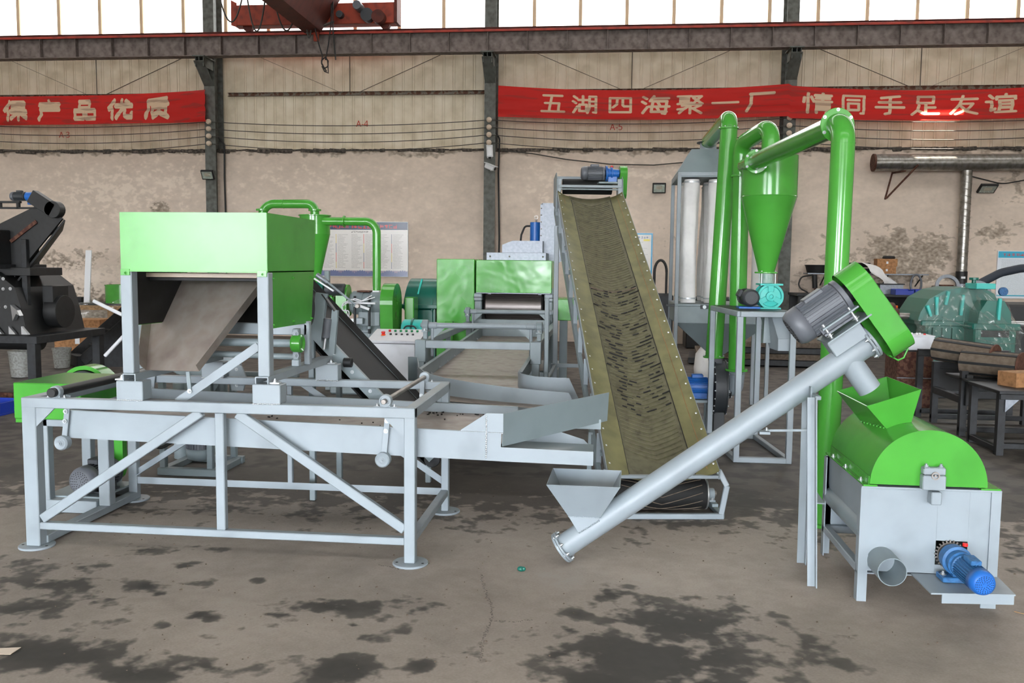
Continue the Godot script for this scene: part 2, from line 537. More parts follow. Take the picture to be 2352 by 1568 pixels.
func floor_slabs() -> void:
	# concrete with a grain on the second texture layer; oil and water stains where the photograph has them
	var x0 := -5.4; var x1 := 4.4; var z0 := -6.6; var z1 := -2.6
	var W := 2048; var H := 910
	var n1 := noise(5, 0.016, 5).get_image(W, H, false, false, false)
	var n2 := noise(6, 0.05, 4).get_image(W, H, false, false, false)
	var n3 := noise(7, 0.004, 3).get_image(W, H, false, false, false)
	var n4 := noise(9, 0.33, 2).get_image(W, H, false, false, false)
	for im in [n1, n2, n3, n4]: im.convert(Image.FORMAT_L8)
	var a1 := n1.get_data(); var a2 := n2.get_data(); var a3 := n3.get_data(); var a4 := n4.get_data()
	# centre x, z, radius x, z, strength
	var blobs := STAINS
	var grid: Array = []
	var gw := 256; var gh := 114
	for j in gh:
		var row := PackedFloat32Array()
		for i in gw: row.append(blob_sum(blobs, x0 + (x1 - x0) * (i + 0.5) / gw, z0 + (z1 - z0) * (j + 0.5) / gh))
		grid.append(row)
	var out := PackedByteArray()
	out.resize(W * H * 3)
	var k := 0
	for j in H:
		var gj := float(j) / H * (gh - 1)
		var j0 := int(gj)
		var fj := gj - j0
		var r0: PackedFloat32Array = grid[j0]
		var r1: PackedFloat32Array = grid[mini(j0 + 1, gh - 1)]
		for i in W:
			var gi := float(i) / W * (gw - 1)
			var i0 := int(gi)
			var fi := gi - i0
			var i2 := mini(i0 + 1, gw - 1)
			var bs := lerpf(lerpf(r0[i0], r0[i2], fi), lerpf(r1[i0], r1[i2], fi), fj)
			var p := j * W + i
			var a := a1[p] / 255.0
			var b := a2[p] / 255.0
			var c := a3[p] / 255.0
			var s := 0.0
			if bs > 0.02:
				s = clampf((bs + (a - 0.5) * 1.1 + (b - 0.5) * 0.55 - 0.41) * 4.2, 0.0, 1.0)
				s *= 0.72 + 0.28 * clampf((bs - 0.45) * 3.0 + (b - 0.5), 0.0, 1.0)
			# oil grime plus painted shade, ragged at its edge, thicker towards the back machines
			var grime_shade := clampf(((-5.05 - (z0 + (z1 - z0) * (j + 0.5) / H)) * 0.9 + (a - 0.5) * 1.5 + (b - 0.5) * 0.9 - 0.30) * 3.0, 0.0, 1.0)
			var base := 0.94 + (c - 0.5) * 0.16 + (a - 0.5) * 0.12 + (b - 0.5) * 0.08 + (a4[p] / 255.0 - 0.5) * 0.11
			base *= 1.0 - 0.42 * grime_shade
			var r := lerpf(base, 0.40 + (b - 0.5) * 0.06, s)
			var g := lerpf(base * 0.985, 0.405 + (b - 0.5) * 0.06, s)
			var bl := lerpf(base * 0.965, 0.395 + (b - 0.5) * 0.06, s)
			out[k] = int(clampf(r, 0, 1) * 255); out[k + 1] = int(clampf(g, 0, 1) * 255); out[k + 2] = int(clampf(bl, 0, 1) * 255)
			k += 3
	var img := Image.create_from_data(W, H, false, Image.FORMAT_RGB8, out)
	var m := StandardMaterial3D.new()
	m.albedo_color = FLOOR_COLOR
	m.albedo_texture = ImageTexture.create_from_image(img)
	m.texture_repeat = false
	m.roughness = 0.78
	m.normal_enabled = false
	M.floor_near = m
	var mf := mat(Color(FLOOR_COLOR.r * 0.955, FLOOR_COLOR.g * 0.942, FLOOR_COLOR.b * 0.925), 0.78, 0.0, ntex(52, 0.006, [[0.0, grey(0.50)], [0.34, grey(0.60)], [0.44, grey(0.95)], [0.7, grey(0.99)], [1.0, grey(1.0)]], 512), 0.22)
	M.floor_far = mf
	var b := mb()
	var nn := Vector3.UP
	for q in [[x0, x1, z0, z1]]:
		var i := b.vert(V(q[0], 0, q[3]), nn, Vector2(0, 1)); b.vert(V(q[1], 0, q[3]), nn, Vector2(1, 1)); b.vert(V(q[1], 0, q[2]), nn, Vector2(1, 0)); b.vert(V(q[0], 0, q[2]), nn, Vector2(0, 0))
		b.tri(i, i + 1, i + 2); b.tri(i, i + 2, i + 3)
	b.quad(V(x0, -0.2, z0), V(x1, -0.2, z0), V(x1, -0.2, z1), V(x0, -0.2, z1), Vector3.DOWN)
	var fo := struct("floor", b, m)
	var c := mb()
	part(fo, "grimy_shaded_slab", mb().bb(V(XL, -0.2, WZ), V(XR, 0, z0), 0.0), mat(Color(FLOOR_COLOR.r * 0.54, FLOOR_COLOR.g * 0.53, FLOOR_COLOR.b * 0.515), 0.72, 0.0, ntex(53, 0.02, [[0.0, grey(0.62)], [0.4, grey(0.82)], [0.6, grey(1.0)], [1.0, grey(1.12)]], 512), 0.35))  # dark colour holds oil grime plus the shade painted in behind the machines
	c.bb(V(XL, -0.2, z1), V(XR, 0, ZF + 0.3), 0.0)
	c.bb(V(XL, -0.2, z0), V(x0, 0, z1), 0.0)
	c.bb(V(x1, -0.2, z0), V(XR, 0, z1), 0.0)
	part(fo, "outer_slab", c, mf)
	# cracks: thin raised and broken edges of concrete
	var cr := mb()
	var rng := RandomNumberGenerator.new()
	rng.seed = 8
	for line in CRACKS:
		for s in line.size() - 1:
			var p: Vector3 = line[s]
			var q: Vector3 = line[s + 1]
			var steps := int(p.distance_to(q) / 0.009) + 1
			for t in steps:
				var o := p.lerp(q, float(t) / steps) + V(rng.randf_range(-0.008, 0.008), 0, rng.randf_range(-0.006, 0.006))
				cr.box(o + V(0, 0.0004, 0), V(rng.randf_range(0.004, 0.012), 0.0016, rng.randf_range(0.003, 0.006)), Basis(Vector3.UP, rng.randf() * 3.0), 0.0)
	var ck := part(fo, "crack", cr, mat(Color(0.40, 0.37, 0.345), 0.95))
	ck.set_meta("kind", "stuff")

const FLOOR_COLOR := Color(0.62, 0.585, 0.555)
const CRACKS := [[Vector3(-0.62, 0, -4.45), Vector3(-0.55, 0, -4.15), Vector3(-0.50, 0, -4.0), Vector3(-0.49, 0, -3.85), Vector3(-0.50, 0, -3.65), Vector3(-0.48, 0, -3.45)], [Vector3(-0.49, 0, -3.86), Vector3(-0.38, 0, -3.86), Vector3(-0.30, 0, -3.9)], [Vector3(-1.18, 0, -4.52), Vector3(-1.02, 0, -4.46)]]

# ---------- back wall ----------
func wall_back() -> void:
	# lower plastered masonry
	var W := 2048; var H := 400
	var x0 := XL; var x1 := XR; var y1 := 4.0
	var im1 := noise(61, 0.010, 5).get_image(W, H, false, false, false)
	var im2 := noise(62, 0.045, 4).get_image(W, H, false, false, false)
	var im3 := noise(63, 0.12, 3).get_image(W, H, false, false, false)
	for im in [im1, im2, im3]: im.convert(Image.FORMAT_L8)
	var a1 := im1.get_data(); var a2 := im2.get_data(); var a3 := im3.get_data()
	var out := PackedByteArray()
	out.resize(W * H * 3)
	# bare patches: x, y, rx, ry, strength, tone (dark plaster 0, white lime 1)
	var bare := [[5.7, 1.95, 0.55, 0.42, 1.0], [6.35, 1.9, 0.5, 0.42, 1.0], [6.0, 1.5, 0.9, 0.3, 0.9], [7.6, 2.35, 0.5, 0.25, 0.75], [4.6, 1.9, 0.4, 0.4, 0.6], [8.2, 3.3, 0.7, 0.4, 0.6], [-9.75, 2.72, 0.18, 0.16, 1.3], [-12.0, 1.55, 1.6, 0.35, 0.7], [-9.8, 1.3, 1.2, 0.3, 0.75], [4.2, 1.3, 0.5, 0.5, 0.6], [-2.9, 1.5, 0.4, 0.3, 0.45], [1.5, 2.2, 0.4, 0.4, 0.5]]
	var lime := [[-11.0, 1.1, 1.6, 0.35, 0.9], [-10.8, 3.1, 1.3, 0.5, 0.62], [-9.4, 3.3, 1.0, 0.4, 0.55], [-6.5, 3.4, 1.4, 0.3, 0.4], [6.2, 1.25, 0.8, 0.12, 0.8], [-1.2, 3.3, 0.5, 0.4, 0.5], [-4.8, 2.0, 0.8, 0.5, 0.35], [0.4, 3.5, 1.0, 0.2, 0.5]]
	var k := 0
	for j in H:
		var y := y1 * (1.0 - (j + 0.5) / H)
		for i in W:
			var x := x0 + (x1 - x0) * (i + 0.5) / W
			var p := j * W + i
			var a := a1[p] / 255.0; var b := a2[p] / 255.0; var c := a3[p] / 255.0
			var base := 0.90 + (a - 0.5) * 0.13 + (b - 0.5) * 0.08 + (c - 0.5) * 0.05
			var dk := 0.0
			for q in bare:
				var dx: float = (x - q[0]) / q[2]; var dy: float = (y - q[1]) / q[3]
				var d := dx * dx + dy * dy
				if d < 4.0: dk = maxf(dk, clampf((q[4] * (1.0 - sqrt(d) * 0.5) + (b - 0.5) * 0.9 + (c - 0.5) * 0.5 - 0.45) * 6.0, 0.0, 1.0))
			# black grime with a ragged edge under the sheets and grey render at the foot
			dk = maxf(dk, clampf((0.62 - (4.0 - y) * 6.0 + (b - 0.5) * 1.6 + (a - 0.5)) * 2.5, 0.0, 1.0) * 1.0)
			if x < -8.6: dk = maxf(dk, clampf(((1.12 - y) * 4.0 + (c - 0.5) * 0.6 + 0.2) * 3.0, 0.0, 0.9))
			var wl := 0.0
			for q in lime:
				var dx: float = (x - q[0]) / q[2]; var dy: float = (y - q[1]) / q[3]
				var d := dx * dx + dy * dy
				if d < 4.0: wl = maxf(wl, clampf((q[4] * (1.0 - sqrt(d) * 0.5) + (b - 0.5) * 1.3 + (c - 0.5) * 0.8 - 0.42) * 5.0, 0.0, 1.0))
			var r := lerpf(base, 0.62 + (c - 0.5) * 0.5, dk * 0.85)
			var g := lerpf(base * 0.978, 0.60 + (c - 0.5) * 0.5, dk * 0.85)
			var bl := lerpf(base * 0.955, 0.57 + (c - 0.5) * 0.5, dk * 0.85)
			r = lerpf(r, 0.98, wl * 0.7); g = lerpf(g, 0.97, wl * 0.7); bl = lerpf(bl, 0.95, wl * 0.7)
			out[k] = int(clampf(r, 0, 1) * 255); out[k + 1] = int(clampf(g, 0, 1) * 255); out[k + 2] = int(clampf(bl, 0, 1) * 255)
			k += 3
	var m := StandardMaterial3D.new()
	m.albedo_color = WALL_COLOR
	m.albedo_texture = ImageTexture.create_from_image(Image.create_from_data(W, H, false, Image.FORMAT_RGB8, out))
	m.roughness = 0.92
	m.texture_repeat = false
	var b := mb()
	var i := b.vert(V(x0, 0, WZ), Vector3.BACK, Vector2(0, 1)); b.vert(V(x1, 0, WZ), Vector3.BACK, Vector2(1, 1)); b.vert(V(x1, y1, WZ), Vector3.BACK, Vector2(1, 0)); b.vert(V(x0, y1, WZ), Vector3.BACK, Vector2(0, 0))
	b.tri(i, i + 1, i + 2); b.tri(i, i + 2, i + 3)
	b.quad(V(x0, y1, WZ), V(x1, y1, WZ), V(x1, y1, WZ - 0.3), V(x0, y1, WZ - 0.3), Vector3.UP)
	b.quad(V(x0, 0, WZ - 0.3), V(x1, 0, WZ - 0.3), V(x1, y1, WZ - 0.3), V(x0, y1, WZ - 0.3), Vector3.FORWARD)
	var wl_ := struct("wall_back", b, m)
	# crumbling mortar edge along the top of the masonry
	var rng := RandomNumberGenerator.new()
	rng.seed = 4
	var e := mb()
	var ex := x0
	while ex < x1:
		var w := rng.randf_range(0.08, 0.32)
		var hh := rng.randf_range(0.03, 0.10)
		e.box(V(ex + w * 0.5, 4.0 - hh * 0.3, WZ - 0.02), V(w, hh, rng.randf_range(0.06, 0.12)), Basis(Vector3.BACK, rng.randf_range(-0.08, 0.08)), 0.012)
		ex += w * 0.92
	var ed := struct("trim_2", e, M.brick_edge)
	# upper cladding: ribbed steel sheets, one mesh per sheet
	var clad := mb()
	clad.bb(V(x0, 4.0, WZ - 0.28), V(x1, 6.25, WZ - 0.24))
	var cl := struct("wall_back_upper", clad, M.panel)
	var sx := -13.72
	var prof := PackedVector2Array()
	while sx < 9.0:
		var s := mb()
		var z := WZ - 0.16
		# sheet of four bays, 0.215 m each, a pair of narrow ribs at every bay edge
		var pts: Array = []
		for r in 4:
			var o := sx + r * 0.2166
			for d in [[0.0, 0.0], [0.006, 0.016], [0.020, 0.016], [0.026, 0.0], [0.046, 0.0], [0.052, 0.011], [0.066, 0.011], [0.072, 0.0]]:
				pts.append(Vector2(o + d[0], z + d[1]))
		pts.append(Vector2(sx + 0.8664, z))
		for q in pts.size() - 1:
			s.quad(V(pts[q].x, 4.02, pts[q].y), V(pts[q + 1].x, 4.02, pts[q + 1].y), V(pts[q + 1].x, 6.25, pts[q + 1].y), V(pts[q].x, 6.25, pts[q].y), Vector3.BACK)
		s.quad(V(sx, 4.02, z), V(sx, 6.25, z), V(sx, 6.25, z - 0.03), V(sx, 4.02, z - 0.03), Vector3.LEFT)
		part(cl, "sheet", s, M.panel)
		sx += 0.8664
	# lettering painted on the sheets
	for t in [["A-3", -11.99, 4.36], ["A-4", -5.25, 4.56], ["A-5", 0.13, 4.46]]:
		var tm := TextMesh.new()
		tm.text = t[0]
		var sf := SystemFont.new()
		sf.font_names = PackedStringArray(["Droid Sans"])
		tm.font = sf
		tm.font_size = 24
		tm.pixel_size = 0.0075
		tm.depth = 0.002
		tm.material = mat(Color(0.70, 0.24, 0.17), 0.8)
		var o := MeshInstance3D.new()
		o.name = numbered(cl, "painted_mark")
		o.mesh = tm
		o.position = V(t[1], t[2], WZ - 0.137) - world_of(cl)
		cl.add_child(o, true)
	# girts and sag rods
	for seg in [[-13.6, -8.35], [-8.2, -2.4], [-2.25, 3.5], [3.6, 9.0]]:
		struct("purlin", mb().extrude(chan2(0.05, 0.075, 0.006), V(seg[0], 5.185, WZ - 0.10), V(seg[1], 5.185, WZ - 0.10)), M.purlin)
		var mid: float = (seg[0] + seg[1]) * 0.5 - 0.2
		for s: float in [-1.0, 1.0]:
			struct("brace_rod", mb().beam(V(mid + s * 0.22, 5.21, WZ - 0.07), V(mid + s * 1.95, 5.95, WZ - 0.07), 0.03, 0.006), M.rod)
		struct("brace_rod", mb().beam(V(mid, 5.2, WZ - 0.08), V(mid, 5.95, WZ - 0.08), 0.02, 0.006), M.rod)
	# clerestory: frosted panes between slender posts
	var tr := mb()
	tr.bb(V(x0, 6.2, WZ - 0.25), V(x1, 6.32, WZ - 0.10))
	tr.bb(V(x0, 8.5, WZ - 0.25), V(x1, TOP, WZ - 0.10))
	var fr := struct("window_2", tr, M.mullion)
	var wx := -13.95
	while wx < 9.0:
		part(fr, "mullion", mb().bb(V(wx - 0.035, 6.3, WZ - 0.22), V(wx + 0.035, 8.5, WZ - 0.14)), M.mullion)
		# one bay has lost its frosted pane above head height: the sun comes through there
		if absf(wx - 5.05) > 0.1: part(fr, "pane", mb().bb(V(wx + 0.035, 6.3, WZ - 0.19), V(wx + 0.915, 8.5, WZ - 0.18)), M.pane)
		else: part(fr, "pane", mb().bb(V(wx + 0.035, 8.1, WZ - 0.19), V(wx + 0.915, 8.5, WZ - 0.18)), M.pane)
		wx += 0.95
	part(fr, "pane", mb().bb(V(XL, 6.3, WZ - 0.19), V(-13.985, 8.5, WZ - 0.18)), M.pane)
	part(fr, "pane", mb().bb(V(wx - 0.035, 6.3, WZ - 0.19), V(XR, 8.5, WZ - 0.18)), M.pane)
	window_light("clerestory_daylight", V((XL + XR) / 2, 7.4, WZ - 0.08), V(0, 0, 1), Vector2(XR - XL, 2.2), WINDOW_LIGHT)
	# steel columns with crane brackets
	for c in [-14.45, -8.43, -2.45, 3.53, 9.5]:
		var col := mb().extrude(hsec(0.235, 0.42, 0.014, 0.010), V(c, 0, WZ + 0.1), V(c, TOP, WZ + 0.1), Vector3.BACK)
		var co := struct("column", col, M.column)
		var k2 := mb()
		k2.plate([V(c, 5.28, WZ + 0.3), V(c, 5.72, WZ + 0.78), V(c, 5.8, WZ + 0.78), V(c, 5.8, WZ + 0.3)], 0.012)
		k2.bb(V(c - 0.13, 5.79, WZ + 0.28), V(c + 0.13, 5.815, WZ + 0.82))
		k2.beam(V(c, 5.29, WZ + 0.31), V(c, 5.71, WZ + 0.79), 0.22, 0.014)
		for s: float in [-1.0, 1.0]: k2.bb(V(c + s * 0.085 - 0.008, 5.6, WZ + 0.3), V(c + s * 0.085 + 0.008, 5.8, WZ + 0.76))
		part(co, "bracket", k2, M.column)
	# crane girder with its stiffeners, rail on top
	var gz := WZ + 0.62
	var gd := struct("crane_girder", mb().extrude(hsec(0.24, 0.42, 0.016, 0.01), V(XL, 6.025, gz), V(XR, 6.025, gz)), M.girder)
	var stx := -13.51
	while stx < 9.0:
		part(gd, "stiffener", mb().bb(V(stx - 0.006, 5.83, gz + 0.005), V(stx + 0.006, 6.22, gz + 0.118)), M.girder)
		stx += 0.79
	part(gd, "crane_rail", mb().extrude(hsec(0.07, 0.07, 0.014, 0.02), V(XL, 6.275, gz), V(XR, 6.275, gz)), M.crane_dark)
	part(gd, "conductor_strip", mb().bb(V(XL, 6.20, gz + 0.122), V(XR, 6.245, gz + 0.145)), M.rail_red)

const WALL_COLOR := Color(0.90, 0.85, 0.80)
const STAINS := [[0.22, -3.57, 0.44, 0.31, 1.05], [0.35, -3.95, 0.37, 0.25, 0.95], [0.04, -4.27, 0.11, 0.13, 0.80], [0.21, -4.16, 0.14, 0.12, 0.75], [-0.10, -4.00, 0.11, 0.09, 0.75], [-0.15, -3.79, 0.13, 0.10, 0.75], [0.57, -4.13, 0.14, 0.16, 0.70], [-0.16, -3.56, 0.14, 0.17, 0.80], [0.47, -3.64, 0.22, 0.26, 0.85], [0.86, -3.80, 0.21, 0.13, 0.62], [0.72, -3.88, 0.17, 0.11, 0.60], [0.92, -3.62, 0.20, 0.10, 0.60], [0.76, -3.52, 0.21, 0.10, 0.50], [0.59, -3.50, 0.16, 0.12, 0.60], [-0.23, -3.37, 0.10, 0.09, 0.55], [0.02, -3.35, 0.25, 0.11, 1.00], [0.41, -3.36, 0.25, 0.11, 0.90], [-1.01, -3.31, 0.16, 0.14, 1.05], [-0.72, -3.39, 0.07, 0.08, 0.90], [-0.59, -3.43, 0.08, 0.04, 0.60], [-0.53, -3.28, 0.10, 0.05, 0.60], [-1.13, -3.20, 0.10, 0.05, 0.60], [-2.69, -4.04, 0.40, 0.21, 0.72], [-2.62, -3.71, 0.21, 0.19, 0.80], [-2.36, -3.87, 0.18, 0.13, 0.62], [-2.24, -3.29, 0.40, 0.18, 0.95], [-1.77, -3.18, 0.30, 0.11, 0.90], [-1.59, -3.26, 0.22, 0.09, 0.75], [-2.14, -3.57, 0.11, 0.08, 0.50], [-3.09, -4.31, 0.14, 0.10, 0.60], [-2.66, -4.30, 0.20, 0.11, 0.60], [-2.23, -4.07, 0.10, 0.07, 0.90], [-2.43, -4.10, 0.13, 0.09, 0.60], [-2.42, -4.25, 0.10, 0.09, 0.50], [-2.12, -3.98, 0.05, 0.05, 0.85], [-1.81, -3.76, 0.05, 0.06, 1.00], [-1.75, -3.73, 0.04, 0.04, 0.95], [-1.91, -3.62, 0.06, 0.04, 0.70], [-2.18, -4.38, 0.06, 0.06, 0.90], [-2.53, -4.59, 0.14, 0.10, 0.70], [-2.58, -4.49, 0.09, 0.07, 0.50], [-2.11, -4.65, 0.10, 0.06, 0.45], [-1.72, -4.22, 0.03, 0.04, 0.90], [-1.99, -4.15, 0.09, 0.05, 0.55], [-1.25, -3.93, 0.28, 0.12, 0.80], [-1.44, -3.81, 0.12, 0.08, 0.70], [-1.05, -3.96, 0.18, 0.11, 0.70], [-0.85, -3.99, 0.12, 0.12, 0.70], [-1.24, -4.08, 0.12, 0.07, 0.60], [-1.41, -4.00, 0.12, 0.05, 0.50], [-1.08, -3.74, 0.03, 0.04, 0.90], [-1.00, -3.63, 0.09, 0.07, 0.70], [-1.27, -3.55, 0.07, 0.06, 0.60], [-0.85, -3.70, 0.09, 0.06, 0.55], [-1.57, -3.64, 0.03, 0.04, 0.70], [-1.51, -3.73, 0.15, 0.06, 0.35], [-1.63, -3.54, 0.11, 0.04, 0.40], [-0.68, -3.54, 0.11, 0.04, 0.45], [-0.57, -3.54, 0.03, 0.02, 0.90], [-0.95, -3.90, 0.08, 0.05, 0.50], [-0.47, -3.89, 0.06, 0.05, 0.50], [-0.69, -3.69, 0.06, 0.05, 0.60], [-1.16, -3.52, 0.05, 0.06, 0.60], [-1.35, -3.33, 0.21, 0.11, 0.50], [1.06, -6.15, 0.27, 0.35, 0.80], [0.91, -6.37, 0.12, 0.18, 0.60], [1.34, -6.69, 0.23, 0.28, 0.60], [1.06, -5.83, 0.11, 0.11, 0.50], [2.80, -6.29, 0.15, 0.36, 0.60], [2.25, -5.19, 0.15, 0.13, 0.60], [2.19, -4.89, 0.09, 0.07, 0.60], [-5.27, -7.30, 0.45, 0.72, 0.70], [-4.47, -6.23, 0.32, 0.40, 0.70], [-3.96, -5.65, 0.17, 0.17, 0.50]]

# ---------- shared machine parts ----------
# pillow-block bearing standing on its base, shaft along ax
func bearing(t: Node, at: Vector3, ax: Vector3, r: float, m: Material, base_w := 3.8) -> MeshInstance3D:
	var q := MB.frame(ax)
	var d := r * 1.1
	var b := mb()
	b.lathe(at - q.z * d * 0.5, ax, [Vector2(0, 0), Vector2(r * 0.38, 0), Vector2(r * 0.38, -d * 0.35), Vector2(0, -d * 0.35)], 16)
	b.lathe(at - q.z * d * 0.5, ax, [Vector2(r * 0.38, d * 0.12), Vector2(r * 0.72, d * 0.12), Vector2(r * 0.72, -d * 0.04), Vector2(r * 0.9, -d * 0.04), Vector2(r, d * 0.1), Vector2(r, d * 0.9), Vector2(r * 0.9, d), Vector2(r * 0.4, d)], 24)
	b.box(at - q.y * r * 0.75, Vector3(r * 1.7, r * 0.9, d * 0.9), q)
	var o := part(t, "bearing", b, m)
	var f := mb()
	f.box(at - q.y * r * 1.05, Vector3(r * base_w, r * 0.35, d), q)
	part(o, "foot", f, m)
	for s: float in [-1.0, 1.0]:
		part(o, "bolt", mb().hexbolt(at + q.x * s * r * base_w * 0.36 - q.y * r * 0.9, q.y, r * 0.24), M.bolt)
	return o

# electric motor: fan end at a, drive end at b
func motor(t: Node, a: Vector3, b_: Vector3, r: float, m: Material, cap: Material, up := Vector3.UP, feet := true, box_side := 1.0) -> MeshInstance3D:
	var ax := (b_ - a)
	var L := ax.length()
	ax = ax / L
	var q := MB.frame(ax, up)
	var b := mb()
	b.lathe(a + ax * L * 0.24, ax, [Vector2(0, 0), Vector2(r * 0.86, 0), Vector2(r * 0.86, L * 0.62), Vector2(r * 0.98, L * 0.63), Vector2(r * 0.98, L * 0.70), Vector2(r * 0.55, L * 0.74), Vector2(r * 0.4, L * 0.76), Vector2(0, L * 0.76)], 32)
	var nf := 28
	for i in nf:
		var an := TAU * (i + 0.5) / nf
		var dir := q.x * cos(an) + q.y * sin(an)
		b.box(a + ax * L * 0.55 + dir * r * 0.90, Vector3(r * 0.05, r * 0.16, L * 0.58), MB.frame(ax, dir), 0.0)
	var o := part(t, "motor", b, m)
	var f := mb()
	f.lathe(a, ax, [Vector2(r * 0.72, 0), Vector2(r * 0.86, L * 0.02), Vector2(r * 0.98, L * 0.10), Vector2(r * 1.0, L * 0.25), Vector2(r * 0.93, L * 0.25)], 36, true)
	part(o, "fan_cover", f, cap)
	# fan grille: a plate with punched holes as small dark studs set into the end
	var g := mb().lathe(a + ax * L * 0.004, ax, [Vector2(0, 0), Vector2(r * 0.74, 0), Vector2(r * 0.74, L * 0.02)], 32)
	g.lathe(a - ax * L * 0.004, ax, [Vector2(0, 0), Vector2(r * 0.13, 0), Vector2(r * 0.13, L * 0.01)], 12)
	part(o, "fan_grille", g, cap)
	var ho := mb()
	for rr in [0.26, 0.40, 0.54, 0.66]:
		var cnt := int(rr * 34)
		for i in cnt:
			var an := TAU * i / cnt
			var p: Vector3 = a + (q.x * cos(an) + q.y * sin(an)) * r * rr
			ho.lathe(p + ax * L * 0.003, -ax, [Vector2(r * 0.034, 0), Vector2(r * 0.034, r * 0.012), Vector2(0, r * 0.012)], 8)
	part(o, "vent_hole", ho, M.black).set_meta("kind", "stuff")
	if box_side == 0.0:   # terminal box on the far side
		part(o, "terminal_box", mb().box(a + ax * L * 0.55 - q.x * r * 1.05 * signf(q.x.z), Vector3(r * 0.40, r * 0.85, L * 0.34), q, r * 0.06), m)
	var tb := mb().box(a + ax * L * 0.55 + q.y * r * (1.08 * box_side if box_side != 0.0 else 0.84), Vector3(r * 0.85, r * 0.40, L * 0.34), q, r * 0.06)
	part(o, "terminal_box", tb, m)
	if feet:
		var ft := mb()
		ft.box(a + ax * L * 0.58 - q.y * r * 1.02, Vector3(r * 1.9, r * 0.12, L * 0.5), q)
		for s: float in [-1.0, 1.0]: ft.box(a + ax * L * 0.58 - q.y * r * 0.82 + q.x * s * r * 0.66, Vector3(r * 0.1, r * 0.5, L * 0.5), q)
		part(o, "foot", ft, m)
	return o

func flange(t: Node, p: Vector3, ax: Vector3, r: float, th: float, m: Material, bolts := 8, br := 0.009, both := false) -> MeshInstance3D:
	var q := MB.frame(ax)
	var o := part(t, "flange", mb().cyl(p - q.z * th * 0.5, p + q.z * th * 0.5, r, 32), m)
	for i in bolts:
		var an := TAU * (i + 0.5) / bolts
		var d := (q.x * cos(an) + q.y * sin(an)) * r * 0.88
		var bm := mb().hexbolt(p + d + q.z * th * 0.5, q.z, br)
		if both: bm.hexbolt(p + d - q.z * th * 0.5, -q.z, br)
		part(o, "bolt", bm, M.bolt)
	return o

